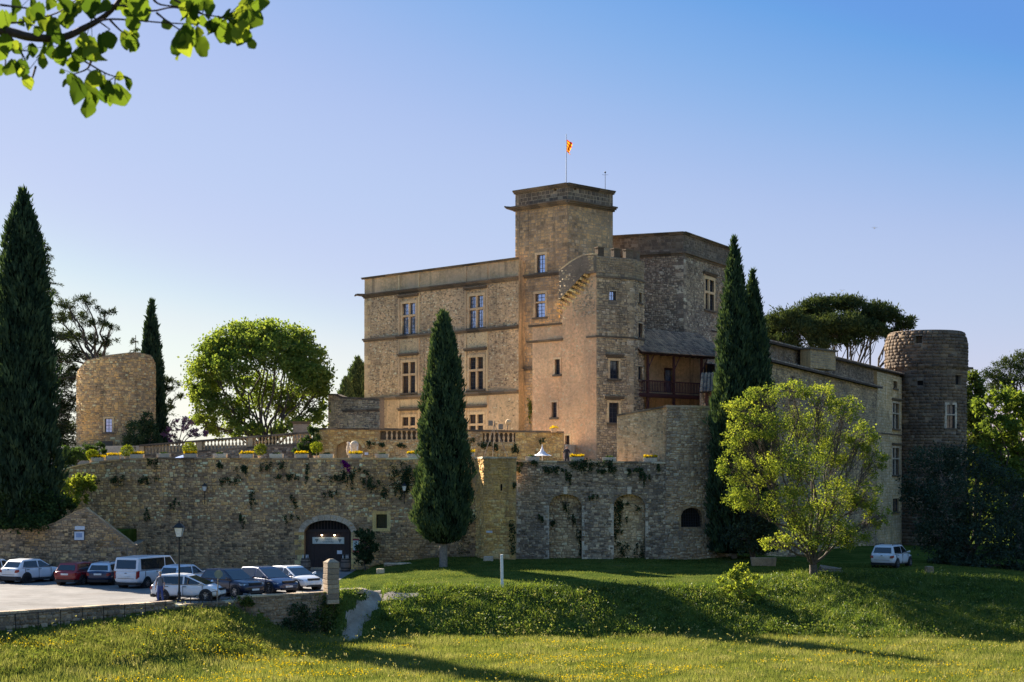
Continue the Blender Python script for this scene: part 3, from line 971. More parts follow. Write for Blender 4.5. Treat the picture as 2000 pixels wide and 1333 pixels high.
quoins(BW, .02, 1, .4, 7.0, M['bleached'], bw, .34, (.22, .42), .05, 'dressing', .8)
quoins(BW, BW.L - .02, -1, .4, 7.0, M['bleached'], bw, .34, (.22, .42), .05, 'dressing', .8)
coping(BW, bz, M['grey_rubble'], bw, -1.0, .12)

# big rounded bastion with the grated opening, and the streaked wall that runs back to the turret
bc = P2(1312, 121.9)
BR = Round(bc, 3.4, 258, 400, lambda z: 3.4 + .105 * max(0, 12 - z))
ba = root('bastion', (bc[0], bc[1], .6), 'tall grey rounded bastion with a barred arched opening near its foot', 'tower')
btop = 12.0
gop = op_px(BR, 1330, 992, 1373, 1030, 1008, .5, .1)
wall_core(BR, 0, BR.L, -.5, btop, [gop], M['rubble_mortar'], ba, .6, .5)
stones(BR, 0, BR.L, -.3, btop, [gop], RUBBLE, M['grey_rubble'], ba, 220, lambda s, z, t: min(1, .2 + t * .75))
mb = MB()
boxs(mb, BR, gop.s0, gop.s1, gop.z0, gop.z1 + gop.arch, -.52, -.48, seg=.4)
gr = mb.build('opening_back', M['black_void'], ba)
mb = MB()
for i in range(1, 9):
    u = gop.s0 + (gop.s1 - gop.s0) * i / 9
    mb.bar(BR.pt(u, gop.z0, -.12), BR.pt(u, gop.top(u), -.12), .016)
for i in range(1, 6):
    zz = gop.z0 + (gop.z1 + gop.arch * .6 - gop.z0) * i / 6
    mb.bar(BR.pt(gop.s0, zz, -.12), BR.pt(gop.s1, zz, -.12), .016)
mb.build('grate', M['iron'], gr)
mb = MB()
boxs(mb, BR, -.02, BR.L, btop, btop + .16, -.6, .06, .6, seg=.7)
mb.build('coping', M['grey_rubble'], ba)
SWL = Flat(P2(1205, 121.0), P2(1307, 118.9))
sw = root('streaked_wall', tuple(SWL.pt(1, 7.6)), 'brown streaked plaster wall with sloping top beside the turret', 'wall')
st = [(0, 11.45), (SWL.L, 12.05)]
wall_core(SWL, 0, SWL.L, 7, st, [], M['facade'], sw, .5)
stones(SWL, 0, SWL.L, 7.4, st, [], dict(SMALL, cover=.75), M['pale_fill'], sw, 40)
coping(SWL, st, M['trim_dark'], sw, -.5, .1, .14)

# triangular foot wall at the left with the notices
LW = Flat(P2(-60, 111.2), P2(262, 111.2))
lw = root('foot_wall', (-30, 111.2, 0), 'low dark rubble wall with a gabled top carrying two white notices', 'wall')
lpr = prof(LW, [(-60, 1040), (40, 1034), (100, 1027), (130, 1010), (165, 992), (200, 1018), (262, 1066)])
wall_core(LW, 0, LW.L, -.3, lpr, [], M['grey_mortar'], lw, .6)
stones(LW, 0, LW.L, -.2, lpr, [], RUBBLE, M['rubble'], lw, 140, lambda s, z, t: t * .6)
coping(LW, lpr, M['rubble_mortar'], lw, -.55, .03, .07, .5)
LR = Flat(P2(262, 111.2), P2(285, 122.6))
wall_core(LR, 0, LR.L, -.3, 2.2, [], M['grey_mortar'], lw, .5)
stones(LR, 0, LR.L, -.2, 2.2, [], RUBBLE, M['rubble'], lw, 20, lambda s, z, t: t * .6)

# retaining wall along the near edge of the car park
fw = root('car_park_wall', (-20, 86, -1), 'low mossy stone retaining wall along the edge of the car park', 'wall')
pts = list(zip(FWX, FWY))
for i in range(4):
    S = Flat(pts[i], pts[i + 1])
    a = 0 if i else S.L - 12
    zb = [(0, -1.4), (S.L, -1.2)] if i < 2 else [(0, -.8), (S.L, -2.9 if i == 3 else -.9)]
    if i == 3:
        zb = [(0, -1.2), (S.L * .45, -2.8), (S.L, -2.8)]
    zt = .12 if i != 2 else -.1
    wall_core(S, a, S.L, zb, zt, [], M['grey_mortar'], fw, .5)
    stones(S, a, S.L, zb, zt, [], RUBBLE, M['grey_rubble'], fw, 60, lambda s, z, t: t * .42)
    coping(S, [(a, zt + .002 * i), (S.L, zt + .002 * i)], M['grey_rubble'], fw, -.48, .06, .1)

# upper terrace wall with arch, steps and balustraded openings
UT = Flat(P2(612, 131), P2(1100, 127.5))
ut = root('upper_terrace_wall', tuple(UT.pt(8, 8)), 'warm ochre upper terrace wall with small arched stair and balustrade openings', 'wall')
up = prof(UT, [(612, 840), (660, 839), (1100, 846)])
aop = op_px(UT, 657, 862, 707, 893, 875, .95, .1)
aop.z0 = 7.6
n1_ = op_px(UT, 742, 842, 818, 859, None, .35, .03)
n2_ = op_px(UT, 943, 846, 1006, 864, None, .35, .03)
wall_core(UT, 0, UT.L, 7.2, up, [aop, n1_, n2_], M['ochre_mortar'], ut, .5)
stones(UT, 0, UT.L, 7.4, up, [aop, n1_, n2_], RUBBLE, M['ochre_wall'], ut, 160)
coping(UT, up, M['trim_dark'], ut, -.5, .1, .13, 1.3)
cs2, hw2 = (aop.s0 + aop.s1) / 2, (aop.s1 - aop.s0) / 2
for i in range(11):
    mb = MB()
    b0, b1 = math.pi * (1 - i / 11) - .012, math.pi * (1 - (i + 1) / 11) + .012
    q = []
    for p in (.05, -.3):
        for aa, rr in ((b0, 0), (b1, 0), (b1, .24), (b0, .24)):
            q.append(UT.pt(cs2 + (hw2 + rr) * math.cos(aa), aop.z1 + (aop.arch + rr) * math.sin(aa), p))
    mb.add(q, [(0, 1, 2, 3), (7, 6, 5, 4), (0, 4, 5, 1), (1, 5, 6, 2), (2, 6, 7, 3), (3, 7, 4, 0)], random.random())
    mb.build('voussoir', M['ochre_wall'], ut)
for i in range(7):
    mb = MB()
    boxs(mb, UT, aop.s0, aop.s1, 7.6, 7.85 + i * .22, -.5 - i * .3 - .3, -.2 - i * .1 - .02 * i, .4)
    mb.build('step', M['grey_rubble'], ut)
BAL = MB()
BAL.lathe((0, 0, 0), [(.085, 0), (.085, .06), (.05, .09), (.06, .14), (.1, .25), (.085, .34), (.045, .45), (.04, .5), (.06, .53), (.085, .56), (.085, .62)], 8)
BALO = BAL.build('baluster', M['trim'], ut, smooth=False)
BME = BALO.data
bpy.data.objects.remove(BALO)
BME2 = BME.copy()
BME2.materials.clear()
BME2.materials.append(M['turret'])
def balusters(surf, u0, u1, zf, h, parent, step, p=-.15, me=None):
    f, _ = fun(zf)
    k = max(1, int((u1 - u0) / step))
    for i in range(k):
        u = u0 + (u1 - u0) * (i + .5) / k
        o = bpy.data.objects.new('baluster', me or BME)
        v = surf.pt(u, f(u), p)
        o.location = v
        o.scale = (1.05, 1.05, h / .62)
        o.parent = parent
        o.matrix_parent_inverse = wmat(parent).inverted()
        COL.objects.link(o)
for o_ in (n1_, n2_):
    balusters(UT, o_.s0 + .35 * (o_ is n1_), o_.s1, o_.z0, o_.z1 - o_.z0, ut, .36, -.12)
    mb = MB()
    boxs(mb, UT, o_.s0, o_.s1, o_.z0 - .0, o_.z1, -.42, -.36, .5)
    mb.build('opening_back', M['trim_dark'], ut)
# ramped balustrade at the left
RB = Flat(P2(272, 137), P2(606, 131.6))
rb = root('balustrade', tuple(RB.pt(6, 7.6)), 'long grey stone balustrade rising along the ramp below the plane tree', 'balustrade')
rt = prof(RB, [(272, 869), (606, 843)])
low = [(q[0], q[1] - 1.0) for q in rt]
wall_core(RB, 0, RB.L, 7.2, low, [], M['grey_mortar'], rb, .4)
stones(RB, 0, RB.L, 7.4, low, [], RUBBLE, M['grey_rubble'], rb, 60, lambda s, z, t: t * .8)
f_, _ = fun(low)
mb = MB()
for i in range(14):
    a, b = RB.L * i / 14, RB.L * (i + 1) / 14
    for dz0, dz1, p0, p1, dst in ((0, .14, -.38, .06, 0), (.84, 1.0, -.36, .08, 0)):
        mb.hexa([RB.pt(a, f_(a) + dz0, p1), RB.pt(b, f_(b) + dz0, p1), RB.pt(b, f_(b) + dz0, p0), RB.pt(a, f_(a) + dz0, p0),
                 RB.pt(a, f_(a) + dz1, p1), RB.pt(b, f_(b) + dz1, p1), RB.pt(b, f_(b) + dz1, p0), RB.pt(a, f_(a) + dz1, p0)], random.random())
mb.build('rails', M['trim_dark'], rb)
peds = [0, px_s(RB, 385, 860)[0], px_s(RB, 484, 860)[0], RB.L - .5]
for q in peds:
    mb = MB()
    boxs(mb, RB, q, q + .45, f_(q) + .13, f_(q) + .95, -.34, .03, .5)
    mb.build('pedestal', M['turret'], rb)
for q0, q1 in zip(peds, peds[1:]):
    balusters(RB, q0 + .45, q1, [(q[0], q[1] + .14) for q in low], .7, rb, .31, me=BME2)

# ---------------------------------------------------------------- the renaissance wing
UV, VV = np.array([1, -1]) / math.sqrt(2), np.array([1, 1]) / math.sqrt(2)
MA, MBp = P2(712, 160.7), P2(1013, 145.75)
MF = Flat(MA, MBp)
mw = root('renaissance_wing', (MA[0] + 8, MA[1] + 2, 9.5), 'broad pale three storey castle wing with tall cross windows and string courses', 'building')
mtop = 26.45
ztop = lambda y: zpx(y, 160.7)
cols = [(786.5, 811.5), (917, 944)]
rows = [[(593, 653), (577, 639.5)], [(708, 768), (694, 756)], [(815, 862), (803, 852)]]
ops, hoods = [], []
for r_ in range(3):
    for c_ in range(2):
        ops.append(op_px(MF, cols[c_][0], rows[r_][c_][0], cols[c_][1], rows[r_][c_][1], None, .4, .26))
for c_ in range(2):        # line the storeys up
    for r_ in range(3):
        ref = ops[r_ * 2]
        ops[r_ * 2 + c_].z0, ops[r_ * 2 + c_].z1 = ref.z0, ref.z1
        ops[r_ * 2 + c_].s0, ops[r_ * 2 + c_].s1 = ops[c_].s0, ops[c_].s1
wall_core(MF, 0, MF.L, 9, mtop, ops, M['facade'], mw, .6)
stones(MF, .5, MF.L, 14.9, ztop(577) - .1, ops, SMALL, M['facade_stone'], mw, 200)
stones(MF, .5, MF.L, 9.5, 14.4, ops, dict(SMALL, cover=.16, proud=(.002, .015)), M['facade_stone'], mw, 60)
depth = 15.0
iA, iB = MA + VV * .5 + UV * .0, MBp + VV * .5
prism([tuple(iA), tuple(iB), tuple(MBp + VV * depth), tuple(MA + VV * depth)], 8, mtop - .4, M['facade'], mw, 'inner_block')
ML = Flat(MA + VV * depth, MA)
wall_core(ML, 0, ML.L, 9, mtop, [], M['facade'], mw, .5)
stones(ML, 0, ML.L, 9.5, mtop - .3, [], SMALL, M['facade_stone'], mw, 0)
band(MF, -.3, MF.L, mtop, M['trim_dark'], mw, ((0, .1, .16), (.1, .18, .24)), 'coping', 1.8)
for zz, s_ in ((ztop(577), ((-.34, -.2, .1), (-.2, -.06, .24), (-.06, .06, .36))), (ztop(663), ((-.3, -.14, .1), (-.14, .02, .26))), (ztop(778), ((-.3, -.14, .1), (-.14, .02, .26)))):
    band(MF, -.1, MF.L, zz, M['trim_dark'], mw, s_)
    band(ML, 0, ML.L + .08, zz, M['trim_dark'], mw, s_, dz=.003)
quoins(MF, 0, 1, 9.5, ztop(577) - .4, M['trim'], mw, .42, (.5, .85), .03)
for c_ in range(2):
    s0, s1 = ops[c_].s0, ops[c_].s1
    for u in (s0 - .62, s1 + .38):
        for za, zb_ in ((9.6, 14.3), (14.75, ztop(663) - .32), (ztop(663) + .03, ztop(577) - .36), (ztop(577) + .08, mtop)):
            mb = MB()
            boxs(mb, MF, u, u + .24, za, zb_, -.04, .07, random.random())
            mb.build('pilaster', M['trim'], mw)
    for za, zb_ in ((ops[c_].z1 + 1.02, ztop(577) - .4), (ops[2 + c_].z1 + .95, ztop(663) - .35), (ops[4 + c_].z1 + .95, 14.35)):
        if zb_ - za > .15:
            mb = MB()
            boxs(mb, MF, s0 - .36, s1 + .36, za, zb_, -.04, .025, .9)
            mb.build('panel', M['trim'], mw)
for i, o_ in enumerate(ops):
    window(MF, o_, mw, M['glass_blue'] if i < 2 else M['glass_dark'], 2, 2, .4, .26, .2, .35, (2, 4), sill=i < 4)
mb = MB()          # gargoyle spout at the corner
q = MF.pt(0, ztop(577) - .02)
d = Vector((-1, -.15, 0)).normalized()
mb.bar(q, q + d * .8 + Vector((0, 0, .06)), .17, .11)
mb.bar(q + d * .8 + Vector((0, 0, .06)), q + d * 1.0 + Vector((0, 0, -.1)), .13, .05)
mb.build('gargoyle', M['trim_dark'], mw)

# small terrace wall at the foot of the wing
LT = Flat(P2(641, 150), P2(742, 146))
lt = root('garden_wall', tuple(LT.pt(1, 9.5)), 'low weathered stone wall with stepped top at the foot of the broad wing', 'wall')
ltp = prof(LT, [(641, 772), (655, 772), (668, 778), (742, 782)])
wall_core(LT, 0, LT.L, 9, ltp, [], M['grey_mortar'], lt, .6)
stones(LT, 0, LT.L, 9.5, ltp, [], RUBBLE, M['turret'], lt, 40)
coping(LT, ltp, M['trim_dark'], lt, -.6, .1)
band(LT, px_s(LT, 670, 805)[0], LT.L, zpx(805, 148), M['trim_dark'], lt)

# ---------------------------------------------------------------- square stair tower
TC, TL, TR = P2(1108, 143), P2(1006.5, 147.0), P2(1197, 147.2)
tt = root('square_tower', tuple(P3(1108, 840, 145)), 'tall square stair tower with dark cornices and a flagpole on top', 'tower')
T1, T2 = Flat(TL, TC), Flat(TC, TR)
ztw = zpx(360, 143)
zc = zpx(392, 143)
o1 = op_px(T1, 1049, 498, 1065, 533, None, .4, .22)
o2 = op_px(T1, 1046, 574, 1065, 620, None, .4, .22)
h1 = op_px(T1, 1081, 369, 1087, 374, None, .5, .04)
h2 = op_px(T2, 1121, 367, 1126, 372, None, .5, .04)
for S, oo in ((T1, [o1, o2, h1]), (T2, [h2])):
    wall_core(S, 0, S.L, 8.5, ztw, oo, M['ashlar_mortar'], tt, .5)
    stones(S, 0, S.L, 9.6, zc - .3, oo, ASHLAR, M['ashlar'], tt, 150, lambda s, z, t: t if z > 15 else min(1, .35 + t * .7))
    stones(S, 0, S.L, zc + .1, ztw - .2, oo, dict(ASHLAR, h=(.3, .42)), M['dark_ashlar'], tt, 24, lambda s, z, t: .3 + .7 * t)
    e_ = .0 if S is T1 else .003
    band(S, -.12, S.L + .12, zc, M['trim_dark'], tt, ((-.34, -.2, .14), (-.2, -.06, .34), (-.06, .08, .5)), 'cornice', 1.0, e_)
    band(S, -.1, S.L + .1, ztw, M['trim_dark'], tt, ((-.22, -.1, .1), (-.1, .02, .22), (.02, .1, .3)), 'coping', 1.1, e_)
zl = zpx(537, 145)
band(T1, 0, T1.L, zl, M['trim_dark'], tt, ((-.2, -.05, .1), (-.05, .08, .22)))
band(T1, 0, T1.L, zpx(720, 146), M['trim_dark'], tt, ((-.2, -.05, .1), (-.05, .08, .22)))
inn = [TL + VV * .5 + UV * .3, TC + VV * .5 - UV * .5, TR - UV * .5, TL + VV * 6]
prism([tuple(q) for q in inn], 8, ztw - 1.9, M['ashlar_mortar'], tt, 'inner_block')
# parapet backs so that the openings see through to the sky
T3, T4 = Flat(TR, TR + (TL - TC)), Flat(TR + (TL - TC), TL)
for S in (T3, T4):
    oo = [Op(S.L - 1.9, S.L - 1.3, ztw - 1.0, ztw - .3, 0, .5)] if S is T3 else [Op(1.1, 1.8, ztw - 1.0, ztw - .3, 0, .5)]
    wall_core(S, .003, S.L - .003, ztw - 2, ztw - .003, oo, M['ashlar_mortar'], tt, .5)
    wall_core(S, .003, S.L - .003, 8.5, ztw - 2.003, [], M['ashlar_mortar'], tt, .5)
    stones(S, 0, S.L, ztw - 8, ztw, oo, ASHLAR, M['ashlar'], tt, 0)
    band(S, -.1, S.L + .1, ztw + .006, M['trim_dark'], tt, ((-.22, -.1, .1), (-.1, .02, .22), (.02, .1, .3)), 'coping', 1.1)
window(T1, o1, tt, M['glass_blue'], 1, 1, .4, .22, .12, None, (2, 4))
window(T1, o2, tt, M['glass_blue'], 1, 2, .36, .24, .14, None, (2, 3))
mb = MB()
q = T1.pt(0, zc)
for d0, ln in ((Vector((-1, -.1, 0)), .85),):
    d0.normalize()
    mb.bar(q + Vector((0, 0, -.12)), q + d0 * ln + Vector((0, 0, .02)), .22, .12)
    mb.bar(q + d0 * ln + Vector((0, 0, .02)), q + d0 * (ln + .15) + Vector((0, 0, .14)), .12, .05)
mb.build('gargoyle', M['trim_dark'], tt)

# ---------------------------------------------------------------- pink turret block with corbels and battlements
C2, L2, R2, R3 = P2(1165, 134), P2(1040, 139.2), P2(1237, 135.9), P2(1258, 138.0)
tu = root('corbelled_turret', tuple(P3(1165, 890, 134)), 'pink plastered turret block with stepped corbels and battlements in front of the square tower', 'tower')
S1, S2, S3 = Flat(L2, C2), Flat(C2, R2), Flat(R2, R3)
zlow = zpx(634, 136.7)
x97 = px_s(S1, 1098, 600)[0]
tpf = [(0, zlow), (x97 - .01, zlow), (x97, zpx(531, 136.6))] + prof(S1, [(1122, 513), (1143, 501)]) + [(S1.L, zpx(501, 134.8))]
zpar = zpx(501, 134.4)
w1 = op_px(S1, 1084, 702, 1094, 732, None, .4, .14)
w2 = op_px(S1, 1078, 786, 1088, 816, None, .4, .14)
w3 = op_px(S1, 1104, 851, 1113, 893, None, .4, .14)
wall_core(S1, 0, S1.L, 7.4, tpf, [w1, w2, w3], M['pink'], tu, .5)
stones(S1, 0, S1.L, 7.6, [(0, zlow), (x97, zlow), (x97 + .01, zpx(560, 136)), (S1.L, zpx(540, 134))], [w1, w2, w3], dict(SMALL, cover=.28, proud=(.002, .018)), M['pink_stone'], tu, 110)
stones(S1, x97 + 1.2, S1.L - .1, zpx(620, 135), zpx(540, 134.4), [], dict(SMALL, cover=.7), M['turret'], tu, 20)
for o_ in (w1, w2):
    window(S1, o_, tu, M['glass_dark'], 1, 1, .4, .16, .1, None, (2, 3), frame_mat=M['pink_stone'])
window(S1, w3, tu, M['wood_dark'], 1, 1, .4, .16, .1, None, (1, 1), sill=False, frame_mat=M['trim'])
band(S1, -.35, x97, zlow, M['trim_dark'], tu, ((0, .1, .16), (.1, .16, .22)), 'coping')
band(S1, -.6, x97 + .1, zpx(666, 138), M['trim_dark'], tu, ((-.1, .0, .1), (.0, .1, .22)))
band(S1, S1.L - 1.1, S1.L, zpx(658, 134.5), M['trim_dark'], tu, ((-.1, .05, .1),))
# overhanging parapet flank above the diagonal of corbels
fl = MB()
K = [px_s(S1, 1091, 603), px_s(S1, 1150, 541)]
for i in range(6):
    a, b = K[0][0] + (K[1][0] - K[0][0]) * i / 6, K[0][0] + (K[1][0] - K[0][0]) * (i + 1) / 6
    ft_, _ = fun(tpf)
    if b < x97:
        continue
    a = max(a, x97)
    za = K[0][1] + (K[1][1] - K[0][1]) * (a - K[0][0]) / (K[1][0] - K[0][0]) + .35
    zb_ = K[0][1] + (K[1][1] - K[0][1]) * (b - K[0][0]) / (K[1][0] - K[0][0]) + .35
    fl.hexa([S1.pt(a, za, .42), S1.pt(b, zb_, .42), S1.pt(b, zb_, -.05), S1.pt(a, za, -.05),
             S1.pt(a, ft_(a + .01), .42), S1.pt(b, ft_(b), .42), S1.pt(b, ft_(b), -.05), S1.pt(a, ft_(a + .01), -.05)], .5)
fl.hexa([S1.pt(K[1][0], K[1][1] + .2, .42), S1.pt(S1.L, K[1][1] + .25, .3), S1.pt(S1.L, K[1][1] + .25, -.05), S1.pt(K[1][0], K[1][1] + .2, -.05),
         S1.pt(K[1][0], zpar, .42), S1.pt(S1.L, zpar, .3), S1.pt(S1.L, zpar, -.05), S1.pt(K[1][0], zpar, -.05)], .5)
fl.build('parapet_flank', M['grey_mortar'], tu)
SF = Flat(tuple(np.array(S1.pt(0, 0, .42))[:2]), tuple(np.array(S1.pt(S1.L, 0, .32))[:2]))
stones(SF, x97, S1.L - .05, [(x97, K[0][1] + .5), (K[1][0], K[1][1] + .4), (S1.L, K[1][1] + .35)], [(q[0], q[1] - .02) for q in tpf[2:]], [], RUBBLE, M['turret'], tu, 40)
coping(SF, [(q[0], q[1]) for q in tpf[2:]], M['trim'], tu, -.6, .08, .12, .7)
for r_ in range(5):
    for i in range(9):
        t = (i + .5 * (r_ % 2)) / 8.5
        u = K[0][0] + (K[1][0] - K[0][0]) * t
        zz = K[0][1] + (K[1][1] - K[0][1]) * t + .25 - r_ * .24
        pp = .42 - r_ * .085
        mb = MB()
        mb.hexa([S1.pt(u - .085, zz - .06, pp - .1), S1.pt(u + .085, zz - .06, pp - .1), S1.pt(u + .085, zz - .06, -.05), S1.pt(u - .085, zz - .06, -.05),
                 S1.pt(u - .1, zz + .15, pp), S1.pt(u + .1, zz + .15, pp), S1.pt(u + .1, zz + .15, -.05), S1.pt(u - .1, zz + .15, -.05)], random.random())
        mb.build('corbel', M['ochre_wall'], tu)
v1 = op_px(S2, 1190, 569, 1203, 587, None, .35, .12)
v2 = op_px(S2, 1191, 705, 1208, 740, None, .4, .2)
v3 = op_px(S2, 1189, 787, 1208, 826, None, .4, .2)
u1 = op_px(S3, 1247, 572, 1253, 592, None, .3, .08)
u2 = op_px(S3, 1246, 632, 1254, 660, None, .3, .08)
u3 = op_px(S3, 1246, 716, 1254, 742, None, .3, .08)
for S, oo in ((S2, [v1, v2, v3]), (S3, [u1, u2, u3])):
    wall_core(S, 0, S.L, 7.4, zpar, oo, M['grey_mortar'], tu, .5)
    stones(S, 0, S.L, 7.6, zpar - .02, oo, dict(RUBBLE, h=(.14, .24)), M['turret'], tu, 120 if S is S2 else 40, lambda s, z, t: t * .3 if z > zpx(541, 134.5) else t)
    band(S, -.05, S.L + .05, zpx(541, 134.6), M['trim_dark'], tu, ((-.1, .06, .12),), dz=0 if S is S2 else .003)
    band(S, -.05, S.L + .05, zpx(658, 134.6), M['trim_dark'], tu, ((-.08, .06, .1),), dz=0 if S is S2 else .003)
quoins(S2, S2.L, -1, 8, zpx(545, 135), M['turret'], tu, .34, (.4, .65), .045)
window(S2, v1, tu, M['glass_blue'], 1, 1, .4, .1, .1, None, (2, 2), sill=False, frame_mat=M['turret'])
window(S2, v2, tu, M['glass_dark'], 1, 1, .4, .2, .1, .1, (2, 4), frame_mat=M['trim'])
window(S2, v3, tu, M['glass_dark'], 1, 1, .4, .2, .1, .1, (2, 4), frame_mat=M['trim'])
for o_ in (u1, u2, u3):
    window(S3, o_, tu, M['glass_dark'], 1, 1, .4, .1, .1, None, (1, 1), frame_mat=M['turret'])
for S, ms in ((S2, ((.15, .75), (1.75, 2.4), (2.95, S2.L - .02))), (S3, ((.7, 1.4),))):
    for a, b in ms:
        mb = MB()
        boxs(mb, S, a, min(b, S.L), zpar, zpar + .68, -.45, 0, random.random() * .6)
        boxs(mb, S, a - .05, min(b, S.L) + .03, zpar + .68, zpar + .76, -.5, .06, .5)
        mb.build('merlon', M['trim_dark'], tu)
prism([tuple(L2 + VV * .45 + UV * .3), tuple(C2 + VV * .5 - UV * .3), tuple(R2 + np.array([-.3, .5])), tuple(R3 + np.array([-.45, .3])), (9.2, 143), (3, 141.8)], 7, zlow - .2, M['grey_mortar'], tu, 'inner_block')
prism([tuple(S1.pt(x97 + .3, 0, -.5))[:2], tuple(C2 + VV * .5 - UV * .3), tuple(R2 + np.array([-.3, .5])), tuple(R3 + np.array([-.45, .3])), (9.2, 143), (5.6, 141.2)], zlow - .3, zpar - .6, M['grey_mortar'], tu, 'inner_block')
SB = Flat(S1.pt(x97, 0)[:2] + VV * 5.2, S1.pt(x97, 0)[:2])
wall_core(SB, 0, SB.L - .02, zlow - .3, zpx(531, 136.6), [], M['grey_mortar'], tu, .5)
stones(SB, 0, SB.L, zlow, zpx(531, 136.6), [], RUBBLE, M['turret'], tu, 0)

# ---------------------------------------------------------------- old keep
KC, KL, KR = P2(1335, 148), P2(1192, 150.6), P2(1432, 159.4)
ke = root('old_keep', tuple(P3(1335, 800, 150)), 'massive square grey keep with heavy parapet and one cross window', 'tower')
K1, K2 = Flat(KL, KC), Flat(KC, KR)
kz, kc = zpx(455, 148), zpx(493, 148)
ko = op_px(K2, 1377, 547, 1394, 606, None, .45, .26)
for S, oo in ((K1, []), (K2, [ko])):
    wall_core(S, 0, S.L, 8, kz, oo, M['grey_mortar'], ke, .5)
    stones(S, 0, S.L, 12, kc - .2, oo, dict(RUBBLE, h=(.13, .22), w=(.16, .4)), M['grey_rubble'], ke, 150, lambda s, z, t: min(1, .12 + t * .85))
    stones(S, 0, S.L, kc + .1, kz, oo, ASHLAR, M['dark_ashlar'], ke, 40, lambda s, z, t: .3 + t * .7)
    e_ = 0 if S is K1 else .003
    band(S, -.05, S.L + .05, kc, M['trim_dark'], ke, ((-.3, -.1, .12), (-.1, .1, .32)), 'cornice', 1.2, e_)
    band(S, -.05, S.L + .05, kz, M['trim_dark'], ke, ((-.14, 0, .12), (0, .1, .28)), 'coping', 1.4, e_)
quoins(K1, K1.L, -1, 12, kc - .3, M['grey_rubble'], ke, .36, (.45, .75), .05)
quoins(K2, 0, 1, 12, kc - .3, M['grey_rubble'], ke, .36, (.75, .45), .05)
window(K2, ko, ke, M['glass_dark'], 2, 2, .42, .3, .22, .12, (2, 3), frame_mat=M['trim'])
mb = MB()
q = K2.pt(K2.L, kc)
mb.bar(q, q + Vector((.75, -.1, .1)), .2, .1)
mb.build('gargoyle', M['trim_dark'], ke)
dv = np.array([K2.ex, K2.ey])
du = np.array([K1.ex, K1.ey])
prism([tuple(KL + dv * .5), tuple(KC + dv * .4 - du * .4), tuple(KR - du * .5), tuple(KR - du * 9), tuple(KL + dv * 11)], 8, kz - .5, M['grey_mortar'], ke, 'inner_block')
rf = MB()
a, b, c_, d_ = KL + dv * 3, KC + dv * 3 - du * 1.0, KR - dv * 2 - du * 4, KL + dv * 9
top_ = (KL + KC + KR) / 3 + dv * 3 - du * 3.2
rf.add([(*q, kz + .05) for q in (a, b, c_, d_)] + [(*top_, kz + .75)], [(0, 1, 4), (1, 2, 4), (2, 3, 4), (3, 0, 4), (3, 2, 1, 0)], .4)
rf.build('roof', M['tile'], ke)

# ---------------------------------------------------------------- tiled roofs
def tiles(parent, e0, e1, r0, r1, pitch=.3, rows=9, rad=.12, name='tiles'):
    e0, e1, r0, r1 = map(Vector, (e0, e1, r0, r1))
    cols_ = max(2, int((e1 - e0).length / pitch))
    up_ = ((e1 - e0).cross(r0 - e0)).normalized()
    if up_.z < 0:
        up_ = -up_
    al = (e1 - e0).normalized()
    V, Fs, Tn = [], [], []
    for i in range(cols_):
        t = (i + .5) / cols_
        lo, hi = e0.lerp(e1, t), r0.lerp(r1, t)
        sl = hi - lo
        for j in range(rows):
            a, b = lo + sl * (j / rows - .01), lo + sl * (min(1, (j + 1.12) / rows))
            jx = al * random.uniform(-.02, .02)
            b0 = len(V)
            for cpt, r_, lift in ((a, rad, .05), (b, rad * .85, .01)):
                for k in range(5):
                    an = math.pi * k / 4
                    V.append(cpt + jx + al * (math.cos(an) * r_) + up_ * (math.sin(an) * r_ * .8 + lift))
            Fs += [(b0 + k, b0 + 5 + k, b0 + 6 + k, b0 + 1 + k) for k in range(4)]
            Fs.append((b0, b0 + 1, b0 + 2, b0 + 3) if False else (b0 + 3, b0 + 4, b0, b0 + 1))
            Tn += [random.random()] * 10
    o = mk(name, mesh_np(name, np.array(V), np.array(Fs), Tn), M['tile'], parent, 'stuff')
    mb = MB()
    mb.hexa([e0 - up_ * .1, e1 - up_ * .1, r1 - up_ * .1, r0 - up_ * .1, e0 + up_ * .02, e1 + up_ * .02, r1 + up_ * .02, r0 + up_ * .02])
    mb.build('roof_deck', M['wood_dark'], parent)
    return o
# timber gallery under the keep
gE0, gE1 = P2(1256, 136.6), P2(1425, 144.2)
ga = root('timber_gallery', tuple(P3(1300, 800, 140)), 'red brown timber gallery with balcony rail under a tiled lean-to roof', 'gallery')
ez = zpx(690, 138)
gd = (gE1 - gE0) / np.hypot(*(gE1 - gE0))
gn = np.array([-gd[1], gd[0]])
rdg = 3.9
tiles(ga, (*(gE0 - gd * .2), ez), (*gE1, ez), (*(gE0 + gn * rdg * .9 - gd * .2), ez + 2.35), (*(gE1 + gn * rdg * .9), ez + 2.35), .3, 10)
GW = Flat(gE0 + gn * 2.6, gE1 + gn * 2.6)
gdoor = op_px(GW, 1299, 722, 1313, 766, None, .3, .1)
gwin = op_px(GW, 1377, 713, 1394, 743, None, .3, .12)
gwin2 = op_px(GW, 1372, 782, 1390, 806, None, .3, .12)
GW_S0 = .3
wall_core(GW, 0, GW.L, 7.5, ez + 1.2, [gdoor, gwin, gwin2], M['facade'], ga, .4)
window(GW, gdoor, ga, M['glass_blue'], 1, 1, .4, .12, .1, None, (2, 4), sill=False, frame_mat=M['wood_red'])
window(GW, gwin, ga, M['glass_dark'], 1, 1, .4, .12, .1, None, (2, 2), frame_mat=M['wood_red'])
window(GW, gwin2, ga, M['glass_dark'], 1, 1, .4, .12, .1, None, (2, 2), frame_mat=M['wood_red'])
GF = Flat(gE0 + gn * .45, gE1 + gn * .45)
fz = zpx(769, 138.5)
mb = MB()
